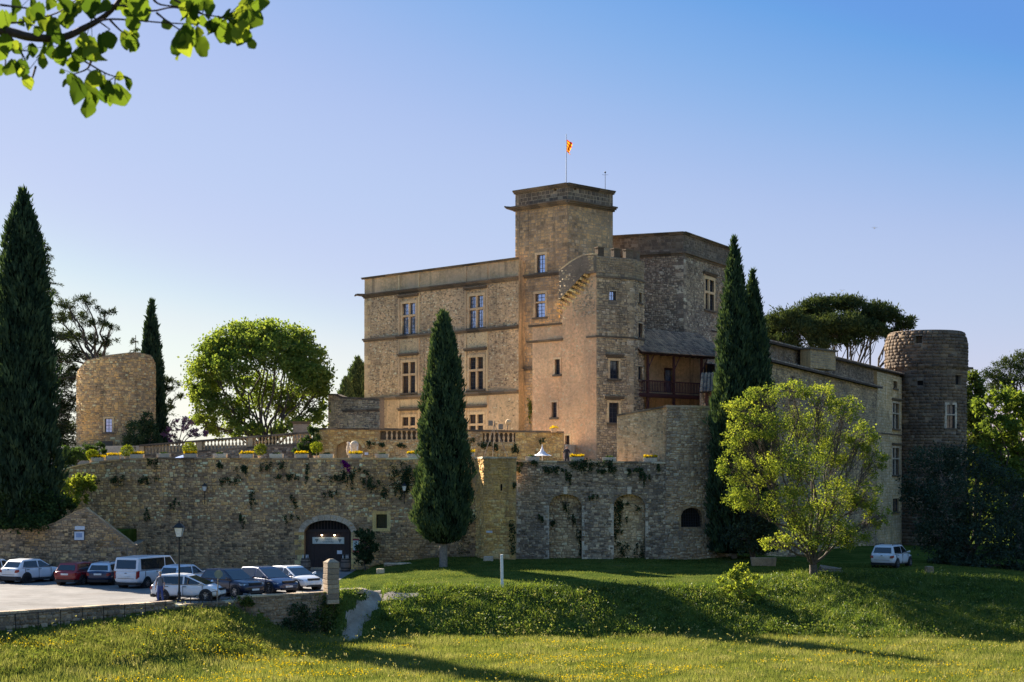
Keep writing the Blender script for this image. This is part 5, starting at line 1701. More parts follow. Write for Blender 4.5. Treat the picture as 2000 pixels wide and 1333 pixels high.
blob_tree('judas_tree', 'pink flowering judas tree behind the balustrade', 'tree', 350, 8.5, 142, [(335, 845, 16, 12, 0), (355, 828, 22, 12, 0), (372, 840, 16, 12, 0), (395, 848, 14, 8, 0), (340, 860, 14, 8, 0)], 1500, .16, 'pinkbloom', 'bark', .1, .3, 12, .3, .8, twr=.015)
blob_tree('ivy_bush', 'dark clipped ivy bush against the ruined round tower', 'shrub', 272, 7.6, 138.2, [(270, 850, 26, 30, 0), (288, 830, 18, 24, 0), (262, 872, 24, 18, 0), (295, 860, 14, 30, 0)], 6000, .16, 'ivy', 'bark', .1, .1, 3, .3, .8)
blob_tree('hedge_shrub', 'dark green shrub behind the round topiary by the ruined tower', 'shrub', 150, 7.6, 132, [(135, 890, 24, 16, 0), (165, 885, 26, 16, 0), (195, 885, 14, 18, 0), (130, 905, 20, 14, 0)], 4500, .18, 'shrub', 'bark', .08, .1, 3, .3, .8)
blob_tree('climbing_rose', 'leafy climbing shrub where the balustrade meets the ochre wall', 'shrub', 603, 7.6, 129.8, [(612, 850, 14, 14, 0), (598, 865, 16, 14, 0), (615, 875, 14, 14, 0), (590, 882, 16, 10, 0)], 3000, .16, 'shrub', 'bark', .05, .1, 4, .3, .8)
blob_tree('yellow_shrub', 'yellow green shrub hanging over the terrace wall beside the huge cypress', 'shrub', 140, 2.9, 121.2, [(118, 945, 18, 14, 0), (140, 950, 24, 16, 0), (165, 935, 18, 14, 0), (150, 972, 22, 12, 0), (108, 925, 10, 10, 0), (178, 945, 12, 16, 0), (125, 975, 16, 14, 0)], 3600, .2, 'lime', 'bark', .06, .3, 9, .2, .7, twr=.015)
blob_tree('bed_shrub', 'dark green shrub mass under the huge cypress on the raised bed', 'shrub', 55, 2.9, 112.6, [(30, 1000, 34, 26, 0), (75, 985, 34, 30, 0), (55, 950, 30, 30, 0), (102, 1005, 24, 18, 0), (10, 960, 30, 34, 0), (70, 1022, 54, 16, -.7), (20, 1028, 40, 14, -.7), (128, 985, 18, 14, .6)], 14000, .2, 'shrub', 'bark', .1, .1, 5, .2, .7)
blob_tree('door_shrub', 'dark climbing shrub to the side of the arched door', 'shrub', 713, -.1, 119.0, [(712, 1045, 18, 14, 0), (716, 1068, 20, 18, 0), (708, 1092, 18, 14, 0)], 3600, .15, 'ivy', 'bark', .06, .1, 6, .3, .8)

# ivy and caper tufts growing on the walls, each a plant of its own
MARKS = {'T': [(120, 'the yellow green shrub'), (235, 'the gabled foot wall'), (402, 'the car park wall lantern'), (520, 'the blue electric hatchback'), (640, 'the arched door'), (745, 'the small barred window'), (800, 'the cypress side lantern'), (890, 'the dense cypress')],
         'BW': [(1015, 'the ochre pier'), (1105, 'the arch beside the pier'), (1170, 'the strip between both arches'), (1230, 'the arch beside the bastion'), (1290, 'the bastion')],
         'BK': [(1105, 'the arch beside the pier'), (1230, 'the arch beside the bastion')],
         'PF': [(1003, 'the edge of the ochre pier')],
         'UT': [(735, 'the arched stair'), (790, 'the dense cypress'), (930, 'the second balustrade opening'), (975, 'the floodlight tripod'), (1058, 'the flower pot')]}
seen_ivy = set()
def ivy(surf, x, y, w, h, n, label, mat='ivy', key=None):
    s_, z_ = px_s(surf, x, y)
    c = surf.pt(s_, z_, .05)
    e, up_, nn = surf.frame(s_, z_)
    D_ = c.y
    W, H = w * D_ / F * 1.25, h * D_ / F * 1.3
    if key:
        size = 'large' if w * h > 350 else ('broad' if w > 1.5 * h else ('narrow trailing' if h > 1.4 * w else 'small'))
        lev = {'T': 'hanging just under the parapet' if y < 915 else ('high on the wall' if y < 945 else 'halfway up the wall'), 'BW': 'under the parapet' if y < 925 else 'lower on the wall', 'BK': 'in the head' if y < 1000 else ('near the foot' if y > 1045 else 'halfway up'), 'PF': 'high up' if y < 1000 else ('at the foot' if y > 1050 else 'halfway'), 'UT': 'sprouting'}[key]
        mk_ = min(MARKS[key], key=lambda m_: abs(m_[0] - x))
        rel = {'T': 'by', 'BW': 'by', 'BK': 'of', 'PF': 'along', 'UT': 'from the upper wall by'}[key]
        label = f'{size} ivy tuft {lev} {rel} {mk_[1]}'
        for extra in ('', 'thin ', 'ragged ', 'dense ', 'lone '):
            if extra + label not in seen_ivy:
                label = extra + label
                break
        seen_ivy.add(label)
    o = root('wall_ivy', tuple(c), label, 'plant', 'ivy tufts on the castle walls')
    # several trailing strands instead of one ball
    ns = max(4, int(n / 35))
    sx = rng.normal(size=ns) * .5
    sy = rng.uniform(-.2, .6, ns)
    ln = rng.uniform(.3, 1.3, ns)
    k = rng.integers(0, ns, n)
    t = rng.random(n)
    px_ = sx[k] * W + rng.normal(size=n) * .1 * W
    pz_ = (sy[k] - ln[k] * t) * H + rng.normal(size=n) * .06 * H
    Pt = np.array(c) + np.outer(px_, np.array(e)) + np.outer(pz_, np.array(up_)) + np.outer(np.abs(rng.normal(size=n)) * .1, np.array(nn))
    d = rng.normal(size=(n, 3)) * .6 + np.array(nn) * .3 + np.array([0, 0, -.6])
    v, f = leaf_quads(Pt, rng.uniform(.06, .17, n), .8, d)
    mk('foliage', mesh_np('foliage', v, f, np.repeat(np.clip(rng.random(n) * .8 + rng.uniform(-.1, .25, ns)[k], .01, .99), 4)), M[mat], o)
    segs = []
    for i in range(5):
        segs += curve(np.array(c) - np.array(nn) * .05 + np.array(up_) * H * .2, Pt[i], .015, .006, 3, .1)
    tv, tf_ = tubes(segs, 4)
    mk('stem', mesh_np('stem', tv, tf_), M['bark'], o)
for (x, y, w, h, n_) in ((800, 922, 26, 26, 1500), (785, 948, 14, 20, 400), (428, 908, 8, 8, 160), (476, 912, 14, 12, 260), (535, 908, 16, 12, 260), (560, 930, 26, 10, 260), (600, 916, 8, 16, 160), (445, 932, 22, 10, 240), (660, 932, 28, 12, 320), (680, 934, 14, 18, 200), (720, 940, 14, 20, 260), (745, 950, 22, 16, 260), (705, 920, 12, 16, 180), (640, 962, 14, 10, 120), (490, 965, 8, 18, 140), (570, 975, 10, 12, 120), (470, 1005, 8, 16, 120), (290, 935, 22, 7, 240), (230, 935, 22, 10, 260), (180, 935, 20, 12, 260), (290, 1000, 8, 12, 120), (300, 900, 16, 10, 160), (340, 980, 8, 10, 90), (575, 1010, 14, 10, 120), (883, 930, 20, 30, 700), (905, 990, 14, 60, 800)):
    ivy(T, x, y, w, h, n_, 'dark ivy tuft growing from the rubble of the long terrace wall', key='T')
for (x, y, w, h, n_) in ((1140, 905, 22, 14, 800), (1195, 910, 12, 16, 340), (1070, 915, 14, 8, 220), (1095, 918, 10, 8, 160), (1110, 930, 5, 20, 180), (1012, 908, 10, 10, 160), (1048, 902, 16, 6, 160), (1242, 916, 16, 9, 260), (1255, 930, 8, 16, 220), (1175, 918, 12, 8, 160), (1160, 968, 8, 8, 110), (1052, 1008, 7, 7, 90), (1285, 912, 8, 12, 120)):
    ivy(BW, x, y, w, h, n_, 'green ivy tuft hanging on the buttressed wall', key='BW')
for (x, y, w, h, n_) in ((1207, 1000, 10, 40, 420), (1215, 985, 20, 8, 160), (1108, 985, 6, 20, 120), (1080, 1020, 8, 10, 100), (1118, 1011, 8, 8, 90), (1215, 1070, 24, 20, 320), (1250, 1060, 10, 30, 220), (1132, 1060, 6, 40, 220), (1208, 1036, 8, 10, 100)):
    ivy(BK, x, y, w, h, n_, 'green ivy creeping inside a blind arch', key='BK')
for (x, y, w, h, n_) in ((1003, 1030, 6, 26, 240), (1003, 948, 4, 10, 90), (1000, 1070, 6, 12, 90)):
    ivy(PF, x, y, w, h, n_, 'ivy strip climbing the edge of the ochre pier', key='PF')
for (x, y, w, h, n_) in ((955, 866, 14, 6, 160), (970, 872, 8, 9, 160), (1008, 874, 10, 9, 200), (942, 870, 8, 6, 90), (726, 866, 12, 6, 120), (745, 868, 12, 6, 130), (790, 868, 16, 6, 150), (925, 858, 8, 6, 90), (1058, 858, 6, 5, 80)):
    ivy(UT, x, y, w, h, n_, 'small plant sprouting from the ochre upper terrace wall', key='UT')
FW2S = Flat((-15.3, 91.5), (-10.4, 95.5))
FWL = {0: 'bramble mat spilling over the car park wall next to the gate pillar', 1: 'ivy curtain hanging on the car park wall below the blue electric hatchback', 2: 'ivy curtain at the foot of the car park wall below the blue black crossover', 3: 'grassy tuft on top of the car park wall by the gate railing'}
for i_, (x, y, w, h, n_) in enumerate(((640, 1195, 26, 50, 1500), (600, 1205, 30, 40, 1200), (560, 1215, 24, 24, 700), (478, 1172, 14, 14, 420))):
    ivy(FW2S, x, y, w, h, n_, FWL[i_], 'wood_leaf' if i_ in (0, 3) else 'ivy')
ivy(T, 676, 905, 12, 10, 260, 'purple flowering tuft just over the arched door', 'purple')
ivy(T1, 1037, 795, 5, 26, 260, 'bright climbing plant up the corner of the square tower', 'lime')

# ---------------------------------------------------------------- grass, herbs and flowers
def patch(X, Y, s=1.0):
    return .5 + .22 * np.sin(X * .9 * s + 1.3 * np.sin(Y * .8 * s)) + .18 * np.sin(Y * 1.9 * s + X * .45 * s) + .15 * np.sin(X * 2.7 * s - Y * 1.7 * s + 2)
def on_track(X, Y):
    tr = np.abs(X - np.interp(Y, [92.5, 95.5, 98.5, 101.5], [-9.6, -9.3, -8.3, -8.4])) < .38
    pa = (np.abs(Y - (98.9 + .12 * (X + 10))) < np.interp(X, [-12, -9.8, -5.8], [1.4, .6, .2])) & (X < -5.6)
    return (tr & (Y > 92.5) & (Y < 101.5)) | (pa & (Y > 95))
def blades(name, n, xr, yr, hr, width, keep, mat, label, tint=(0, 1), lean=.35, ps=1.0):
    X = rng.uniform(*xr, n)
    Y = rng.uniform(*yr, n)
    ok = keep(X, Y) & ~on_track(X, Y)
    X, Y = X[ok], Y[ok]
    n = len(X)
    Z = gz(X, Y) - .02
    pt = patch(X, Y, ps)
    H = rng.uniform(*hr, n) * (.65 + .7 * pt)
    d = np.stack([rng.normal(size=n) * lean, rng.normal(size=n) * lean, np.ones(n)], 1)
    a = rng.uniform(0, math.pi, n)
    w = np.stack([np.cos(a), np.sin(a), np.zeros(n)], 1) * (width * rng.uniform(.6, 1.5, n))[:, None]
    B = np.stack([X, Y, Z], 1)
    V = np.stack([B - w, B + w, B + d * H[:, None]], 1).reshape(-1, 3)
    t = np.clip(tint[0] + (tint[1] - tint[0]) * (.55 * pt + .45 * rng.random(n)), .01, .99)
    o = mk(name, mesh_np(name, V, np.arange(3 * n).reshape(n, 3), np.repeat(t, 3)), M[mat], None, 'stuff')
    tag(o, label, 'grass')
    return o
def south(X, Y):
    return Y < np.interp(X, FWX, FWY) - .05
mead = lambda X, Y: (Y < np.where(X > -10.6, np.interp(X, [-10.4, -8, 12, 20, 40], [94.4, 95.6, 95.6, 94.6, 93]), np.interp(X, FWX, FWY)))
blades('meadow_grass', 260000, (-36, 40), (71, 95), (.12, .32), .016, mead, 'grass', 'sunlit flowering meadow grass in front of the bank', (.08, .95), .3)
bankm = lambda X, Y: (X > -10.7) & (Y > np.interp(X, [-10.4, -8, 12, 20, 40], [93.9, 95.0, 95.0, 93.8, 92.3])) & (Y < crest(X) + .8)
blades('bank_grass', 130000, (-10.7, 40), (92, 113.5), (.15, .4), .02, bankm, 'bankleaf', 'rough grass covering the long bank below the castle lawn', (.05, .85), .45, 1.6)
hillm = lambda X, Y: (X < -10.8) & south(X, Y) & (Y > np.interp(X, FWX, FWY) - 10)
blades('hillside_grass', 110000, (-37, -10.8), (62, 95.4), (.15, .42), .02, hillm, 'grass', 'tall sunlit grass on the slope below the car park wall', (.05, .85), .45, 1.5)
blades('lawn_grass', 90000, (-12, 40), (100.5, 124), (.05, .13), .018, lambda X, Y: (X > -11.2) & (Y > crest(X) + .2), 'grass', 'short mown lawn in front of the castle walls', (.0, .55), .4)
def herbs(name, n, xr, yr, keep, mat, label, rad=(.2, .55), per=34, tint=(.1, .8), size=(.06, .17)):
    X = rng.uniform(*xr, n)
    Y = rng.uniform(*yr, n)
    ok = keep(X, Y) & ~on_track(X, Y)
    X, Y = X[ok], Y[ok]
    Z = gz(X, Y)
    n = len(X)
    r = rng.uniform(*rad, n)
    d = rnd_unit(n * per)
    d[:, 2] = np.abs(d[:, 2])
    k = rng.random(n * per) ** .4
    Pt = np.repeat(np.stack([X, Y, Z], 1), per, 0) + d * np.repeat(r, per)[:, None] * k[:, None] * np.array([1, 1, .95])
    ct = np.repeat(rng.uniform(-.25, .25, n), per)
    t = np.clip(rng.uniform(*tint, n * per) + ct, .01, .99)
    v, f = leaf_quads(Pt, rng.uniform(*size, n * per), .6)
    o = mk(name, mesh_np(name, v, f, np.repeat(t, 4)), M[mat], None, 'stuff')
    tag(o, label, 'plants')
    return o
herbs('bank_herbs', 3300, (-10.5, 38), (93.6, 113), lambda X, Y: bankm(X, Y) & (Y < crest(X) - .2) & (rng.random(len(X)) < np.interp(X, [-10, 14, 20], [1, 1, .5])), 'bankleaf', 'leafy weeds and brambles matting the long bank', (.22, .75), 46)
herbs('hillside_herbs', 2000, (-36, -11), (64, 95), lambda X, Y: hillm(X, Y) & (patch(X, Y, 1.5) > .35), 'wood_leaf', 'leafy weeds among the tall grass below the car park wall', tint=(.3, .95))
herbs('wall_top_weeds', 260, (-19, -10.4), (86, 96.5), lambda X, Y: np.abs(Y - np.interp(X, FWX, FWY) + .1) < .45, 'wood_leaf', 'weeds growing along the foot and top of the car park wall', (.12, .35), 26, (.3, .95), (.05, .13))
n = 2600
X, Y = rng.uniform(-36, 38, n), rng.uniform(72, 100, n)
ok = (mead(X, Y) | (bankm(X, Y) & (rng.random(n) < .6)) | hillm(X, Y)) & ~on_track(X, Y) & (patch(X, Y, .7) > .4)
X, Y = X[ok], Y[ok]
n = len(X)
B = np.stack([X, Y, gz(X, Y)], 1)
Hh = rng.uniform(.35, .75, n)
ln = rng.normal(size=(n, 2)) * .12
Tp = B + np.stack([ln[:, 0], ln[:, 1], Hh], 1)
tv, tf_ = tubes(np.concatenate([B, Tp, np.full((n, 1), .006), np.full((n, 1), .004)], 1), 3)
hd, hf = leaf_quads(np.repeat(Tp, 4, 0) + rng.normal(size=(4 * n, 3)) * .02, rng.uniform(.05, .12, 4 * n), .5, rng.normal(size=(4 * n, 3)) * .6 + np.array([0, 0, .5]))
V_ = np.concatenate([tv, hd])
T_ = np.concatenate([np.full(len(tv), .7), np.repeat(rng.uniform(.75, .99, 4 * n), 4)])
tag(mk('seed_stalks', mesh_np('seed_stalks', V_, np.concatenate([tf_, hf + len(tv)]), T_), M['grass'], None, 'stuff'), 'pale seed heads standing above the meadow grass', 'grass')
# yellow buttercups
n = 60000
X, Y = rng.uniform(-36, 38, n), rng.uniform(72, 93.5, n)
dens = np.clip((patch(X * .55, Y * 1.1, .8) - .55) * 4.5, .02, 1) * np.interp(Y, [72, 80, 88, 93.5], [1, .9, .5, .25]) * np.interp(X, [8, 20], [1, .45])
ok = mead(X, Y) & south(X, Y) & (rng.random(n) < dens * .8)
X, Y = X[ok], Y[ok]
n = len(X)
Pt = np.stack([X, Y, gz(X, Y) + rng.uniform(.16, .34, n)], 1)
v, f = leaf_quads(Pt, rng.uniform(.05, .10, n), .9, np.stack([rng.normal(size=n), rng.normal(size=n), .4 * rng.normal(size=n)], 1))
tag(mk('buttercups', mesh_np('buttercups', v, f, np.repeat(rng.random(n), 4)), M['yellow'], None, 'stuff'), 'yellow buttercups scattered through the meadow', 'flowers')

# belt of woodland closing the view on both sides
n = 26000
sd_ = rng.random(n) < .6
X = np.where(sd_, rng.uniform(58, 190, n), rng.uniform(-190, -66, n))
Y = rng.uniform(165, 265, n)
tz = 11 + 4 * np.sin(X * .31) + 3 * np.sin(Y * .23 + X * .11) + 2 * np.sin(X * .83)
Z = -3 + (tz + 3) * rng.random(n) ** .6
v, f = leaf_quads(np.stack([X, Y, Z], 1), rng.uniform(.8, 2.2, n), .8)
tag(mk('woodland', mesh_np('woodland', v, f, np.repeat(rng.random(n) * .8, 4)), M['wood_leaf'], None, 'stuff'), 'distant belt of woodland beyond the castle grounds', 'woodland')

# ---------------------------------------------------------------- overhanging linden bough at the upper left
D0 = 5.6
lt_ = root('linden_tree', (-3.3, 5.3, 5.3), 'linden bough with backlit heart shaped leaves hanging in front of the sky', 'tree')
tseg = curve((-3.3, 5.3, 5.0), (-3.25, 5.35, 9.5), .16, .12, 6, 0, .01)
def PX(x, y, dd=0.0):
    return np.array(P3(x, y, D0 + dd))
bough = [(-880, -60), (-500, 40), (-150, 50), (0, 60), (60, 73), (120, 74), (165, 55), (200, 35), (225, 12), (250, -25), (290, -70)]
def smooth_px(pts, k=6):
    out = []
    for i in range(len(pts) - 1):
        p0, p1, p2, p3 = [np.array(pts[max(0, min(len(pts) - 1, i + j))], float) for j in (-1, 0, 1, 2)]
        for q in range(k):
            t = q / k
            out.append(tuple(.5 * (2 * p1 + (p2 - p0) * t + (2 * p0 - 5 * p1 + 4 * p2 - p3) * t * t + (3 * p1 - p0 - 3 * p2 + p3) * t ** 3)))
    out.append(pts[-1])
    return out
def path(pts, r0, r1, dd=0.0):
    out = []
    for i in range(len(pts) - 1):
        a, b = PX(*pts[i], dd + .02 * math.sin(i * .2)), PX(*pts[i + 1], dd + .02 * math.sin((i + 1) * .2))
        k = len(pts) - 1
        out.append((*a, *b, r0 + (r1 - r0) * i / k, r0 + (r1 - r0) * (i + 1) / k))
    return out
bs = path(smooth_px(bough), .021, .005)
tv, tf_ = tubes(tseg, 10)
mk('trunk', mesh_np('trunk', tv, tf_, smooth=True), M['bark'], lt_)
tv, tf_ = tubes(bs + [(-3.25, 5.35, 8.4, *PX(-880, -60, 0), .06, .035)], 8)
mk('bough', mesh_np('bough', tv, tf_, smooth=True), M['bark_red'], lt_)
twigs_px = [[(-150, 50), (10, 46), (50, 42), (100, 30), (130, 15), (160, -10)], [(165, 55), (205, 39), (260, 40), (320, 45), (385, 48)], [(200, 10), (240, 12), (295, 22), (340, 15), (395, 28), (440, 35)], [(300, 0), (315, 10), (360, 14)], [(305, 25), (330, 45), (350, 58)], [(120, 80), (140, 105), (165, 120), (205, 143), (225, 150)], [(20, 72), (40, 100), (58, 135)], [(178, 120), (170, 135), (145, 145)], [(215, 40), (235, 60), (250, 68)], [(70, 130), (62, 155), (50, 165)], [(210, 10), (190, 25), (178, 40)], [(165, 20), (190, 40), (215, 58)], [(340, 0), (372, 15), (400, 30)], [(0, 10), (40, 15), (80, 18), (110, 5)], [(380, 20), (390, 40)], [(-100, 20), (0, 100), (10, 130)]]
allp = []
for tw_ in twigs_px:
    tv, tf_ = tubes(path(smooth_px(tw_, 4), .0045, .002, rng.uniform(-.06, .06)), 5)
    mk('twig', mesh_np('twig', tv, tf_, smooth=True), M['bark_red'], lt_)
    allp += tw_[1:]
LM = []
for k in range(18):          # heart shaped leaf blades, gently folded
    out = []
    for q in range(24):
        th = 2 * math.pi * q / 24
        hx = .5 * math.sin(th) * (1 - .25 * math.cos(th))
        hy = .45 - .55 * math.cos(th) if q else .02
        if 9 <= q <= 15:
            hx *= .82 - .1 * (3 - abs(q - 12))
            hy += .03 * (3 - abs(q - 12))
        if q in (1, 23):
            hy -= .02
        tooth = 1 + (.035 if q % 2 else -.03)
        out.append((hx * tooth, hy))
    fold, curl = random.uniform(.05, .7), random.uniform(-.7, .5)
    wd = random.uniform(.75, 1.1)
    ph_ = random.uniform(0, 6)
    vs = [(x * wd, y, abs(x) * fold + curl * y * y * .5 + .05 * math.sin(y * 7 + ph_)) for x, y in out] + [(0, .45, curl * .1)]
    fs = [(i, (i + 1) % 24, 24) for i in range(24)]
    me = mesh_np('leaf', vs, fs, [random.random() ** 1.4] * 25)
    me.materials.append(M['linden'])
    LM.append(me)
leaf_px = [(38, 95, 22), (15, 105, 24), (25, 130, 26), (45, 130, 24), (5, 140, 22), (48, 158, 20), (60, 160, 16), (75, 35, 30), (90, 48, 34), (105, 52, 30), (80, 20, 26), (55, 28, 24), (30, 35, 20), (60, 95, 18), (85, 105, 26), (100, 90, 24), (115, 108, 28), (80, 118, 22), (130, 95, 26), (165, 95, 34), (180, 90, 34), (195, 85, 34), (205, 78, 28), (185, 110, 30), (160, 105, 26), (165, 75, 22), (240, 75, 26), (255, 82, 26), (262, 72, 22), (258, 95, 12), (140, 165, 26), (150, 172, 34), (165, 180, 34), (170, 195, 28), (185, 155, 26), (192, 150, 24), (135, 155, 20), (212, 175, 30), (225, 182, 32), (205, 180, 26), (242, 160, 20), (232, 148, 16), (350, 75, 30), (362, 88, 38), (352, 98, 34), (382, 92, 30), (365, 60, 26), (375, 70, 26), (255, 42, 28), (245, 30, 22), (270, 20, 32), (280, 10, 34), (262, 5, 26), (322, 48, 20), (412, 60, 34), (425, 50, 30), (440, 62, 32), (455, 55, 34), (462, 68, 30), (478, 60, 34), (482, 78, 24), (475, 30, 36), (490, 20, 40), (500, 40, 36), (485, 10, 32), (505, 12, 30), (468, 42, 30), (448, 30, 24), (400, 18, 30), (385, 8, 28), (375, 18, 26), (408, 8, 26), (350, 5, 30), (360, 30, 18), (395, 40, 18), (190, 8, 34), (205, 15, 30), (165, 8, 26), (140, 25, 30), (150, 15, 26), (125, 35, 26), (135, 40, 24), (115, 8, 26), (95, 5, 24), (60, 8, 24), (30, 8, 26), (8, 35, 26), (10, 80, 24), (45, 45, 22), (145, 122, 22), (120, 140, 10), (235, 8, 20), (5, 60, 18), (110, 70, 20), (70, 60, 16)]
leaf_px += [(x + random.uniform(-14, 14), y + random.uniform(-10, 12), w * random.uniform(.6, 1.0)) for x, y, w in leaf_px if random.random() < .6 and w > 17]
for i, (x, y, w) in enumerate(leaf_px):
    o = bpy.data.objects.new('leaf', LM[i % 18])
    sc_ = w * D0 / F * random.uniform(1.05, 1.35)
    q = PX(x, y - w * .5, random.uniform(-.15, .15))
    o.location = q
    o.rotation_euler = (R(-90) + random.uniform(-.6, .6), random.uniform(-.5, .5), random.uniform(-1.1, 1.1))
    o.scale = (sc_, sc_, sc_)
    o.parent = lt_
    o.matrix_parent_inverse = wmat(lt_).inverted()
    COL.objects.link(o)
    near = min(allp, key=lambda p_: (p_[0] - x) ** 2 + (p_[1] - (y - w * .5)) ** 2)
    a = PX(*near)
    tv, tf_ = tubes([(*a, *q, .0014, .001)], 4)
    mk('leaf_stalk', mesh_np('leaf_stalk', tv, tf_), M['linden'], lt_)
# ---------------------------------------------------------------- cars
def paint(name, col, rough=.28, metal=0.0):
    m, n, l, p = new_mat(name)
    pos = n.new('ShaderNodeNewGeometry').outputs['Position']
    fn = noise(n, l, pos, 3.0, 5, .6)
    l.new(mixc(n, l, mrange(n, l, fn.outputs[0], .3, .7), tuple(v * .93 for v in col), tuple(min(1, v * 1.05) for v in col)), p.inputs['Base Color'])
    l.new(mrange(n, l, fn.outputs[0], .3, .7, rough, rough + .12), p.inputs['Roughness'])
    p.inputs['Metallic'].default_value = metal
    p.inputs['Coat Weight'].default_value = .6
    p.inputs['Coat Roughness'].default_value = .08
    return m
PAINT = dict(white=paint('white_car_paint', (.70, .72, .75)), red=paint('red_car_paint', (.24, .008, .012)), navy=paint('navy_car_paint', (.012, .03, .085), metal=.3),
             black=paint('blue_black_car_paint', (.010, .014, .035), metal=.3), blue=paint('blue_car_paint', (.015, .04, .11), metal=.3), silver=paint('pale_blue_car_paint', (.55, .62, .70), metal=.2))
M['car_glass'] = glass_mat('car_glass', (.015, .018, .022), 0.0)
M['car_glass'].node_tree.nodes['Principled BSDF'].inputs['Specular IOR Level'].default_value = 1.0
M['tyre'] = plain('tyre_rubber', (.018, .018, .019), .85)
M['rim'] = plain('alloy_rim', (.45, .46, .48), .35, .8)
M['rim_dark'] = plain('dark_rim', (.03, .03, .033), .4, .5)
M['plastic'] = plain('black_plastic', (.02, .02, .022), .6)
M['lamp_red'] = plain('tail_light_red', (.24, .01, .012), .2, 0, .6)
M['lamp_clear'] = plain('headlight_clear', (.55, .58, .62), .12, .4, .8)
M['plate'] = plain('number_plate', (.72, .72, .70), .5)
M['roofwhite'] = PAINT['white']
def car(name, label, x, D, th, L, W, H, col, zb=None, cabin=(.03, .12, .36, .52, .75), hood=.13, nose=.36, clad=False, dark_rim=False, van=False, rails=False, roof=None, z0=0.0, group='cars parked on the castle car park', gh=.72):
    zb = zb or H * .61
    hw = W / 2
    X = (x - 1000) / F * D
    o = root(name, (X, D, z0), label, 'van' if van else 'car', group, R(th))
    P_ = PAINT[col]
    st_ = [(0, zb - .1, .80, .42), (.012, zb - .03, .9, .34), (.05, zb, .97, .27), (.2, zb + .01, 1, .22), (.45, zb + .005, 1, .2), (cabin[4] - .03, zb - .015, .995, .2), (cabin[4] + .06, zb - hood * .55, .975, .21), (.9, zb - hood, .94, .23), (.965, zb - hood - .10, .87, .26), (.99, zb - nose + .06, .78, .3), (1, zb - nose, .7, .36)]
    mb = MB()
    ring = 14
    vs, fs = [], []
    for fx, zt, wf, zl in st_:
        xx = -L / 2 + fx * L
        w = hw * wf
        h = zt - zl
        half = [(w * .82, zl), (w * .97, zl + h * .14), (w, zl + h * .42), (w * .985, zl + h * .72), (w * .95, zt - .05), (w * .86, zt), (w * .35, zt + .025)]
        pts = half + [(-y, z) for y, z in half[::-1]]
        vs += [(xx, y, z) for y, z in pts]
    k = len(st_)
    for j in range(k - 1):
        for i in range(ring):
            fs.append((j * ring + i, j * ring + (i + 1) % ring, (j + 1) * ring + (i + 1) % ring, (j + 1) * ring + i))
    fs += [tuple(range(ring - 1, -1, -1)), tuple(range((k - 1) * ring, k * ring))]
    mb.add(vs, fs)
    body = mb.build('body', P_, o, smooth=True, local=True)
    sub = body.modifiers.new('round', 'SUBSURF')
    sub.levels = sub.render_levels = 1
    # cabin
    c0, c1, c2, c3, c4 = [-L / 2 + c * L for c in cabin]
    yb, yr = hw * .93, hw * gh
    zr = H
    bz_ = zb - .06
    mb = MB()
    prof_ = [(c0, bz_, yb), (c0 + (c1 - c0) * .75, zr - .16, yr + (yb - yr) * .16), (c1, zr - .055, yr), (c2, zr, yr), (c3, zr - .035, yr), (c3 + .12, zr - .1, yr + (yb - yr) * .13), (c4, bz_, yb)]
    vs = []
    for xx, z, y in prof_:
        vs += [(xx, y, z), (xx, -y, z)]
    fs = [(2 * i, 2 * i + 2, 2 * i + 3, 2 * i + 1) for i in range(6)]
    fs += [tuple(range(0, 14, 2))[::-1], tuple(range(1, 14, 2)), (0, 1, 13, 12)]
    mb.add(vs, fs)
    mb.build('cabin', PAINT[roof] if roof else P_, o, local=True, bevel=.05)
    def ysd(z):
        return yb + (yr - yb) * (z - bz_) / (zr - .055 - bz_)
    zlo, zhi = zb + .02, zr - .13
    def xr_(z):         # rear edge of the side glass
        return c0 + (c1 - c0) * (z - bz_) / (zr - bz_) + .16 + (.1 if van else 0)
    def xf_(z):
        return c4 + (c3 + .06 - c4) * (z - bz_) / (zr - .1 - bz_) - .12
    mid = c0 + (c4 - c0) * (.56 if not van else .66)
    panes = [((xr_(zlo) + .12, zlo + .03), (mid - .05, zlo), (mid - .05, zhi), (xr_(zhi), zhi)), ((mid + .05, zlo), (xf_(zlo), zlo + .02), (xf_(zhi), zhi), (mid + .05, zhi))]
    for sgn in (1, -1):
        for pn in panes:
            mb = MB()
            q = [(xx, sgn * (ysd(z) + .012), z) for xx, z in pn]
            q2 = [(xx, sgn * (ysd(z) - .02), z) for xx, z in pn]
            fr = (0, 1, 2, 3) if sgn < 0 else (3, 2, 1, 0)
            mb.add(q + q2, [fr, (0, 4, 5, 1), (1, 5, 6, 2), (2, 6, 7, 3), (3, 7, 4, 0)])
            mb.build('side_window', M['car_glass'], o, local=True)
    def panel(name_, xa, za, ya, xb, zb2, yb2, sgn, mat):
        d = Vector((xb - xa, 0, zb2 - za)).normalized()
        nrm = Vector((d.z, 0, -d.x)) * sgn
        a, b = nrm * .014, nrm * -.02
        q = [Vector((xa, -ya, za)), Vector((xa, ya, za)), Vector((xb, yb2, zb2)), Vector((xb, -yb2, zb2))]
        m2 = MB()
        m2.add([v_ + a for v_ in q] + [v_ + b for v_ in q], [(0, 1, 2, 3) if sgn > 0 else (3, 2, 1, 0), (0, 4, 5, 1), (1, 5, 6, 2), (2, 6, 7, 3), (3, 7, 4, 0)])
        return m2.build(name_, mat, o, local=True)
    # points on the screen faces
    def lerp3(i, j, t):
        a, b = prof_[i], prof_[j]
        return a[0] + (b[0] - a[0]) * t, a[1] + (b[1] - a[1]) * t, a[2] + (b[2] - a[2]) * t
    fa, fb_ = lerp3(6, 5, .1), lerp3(6, 5, .93)
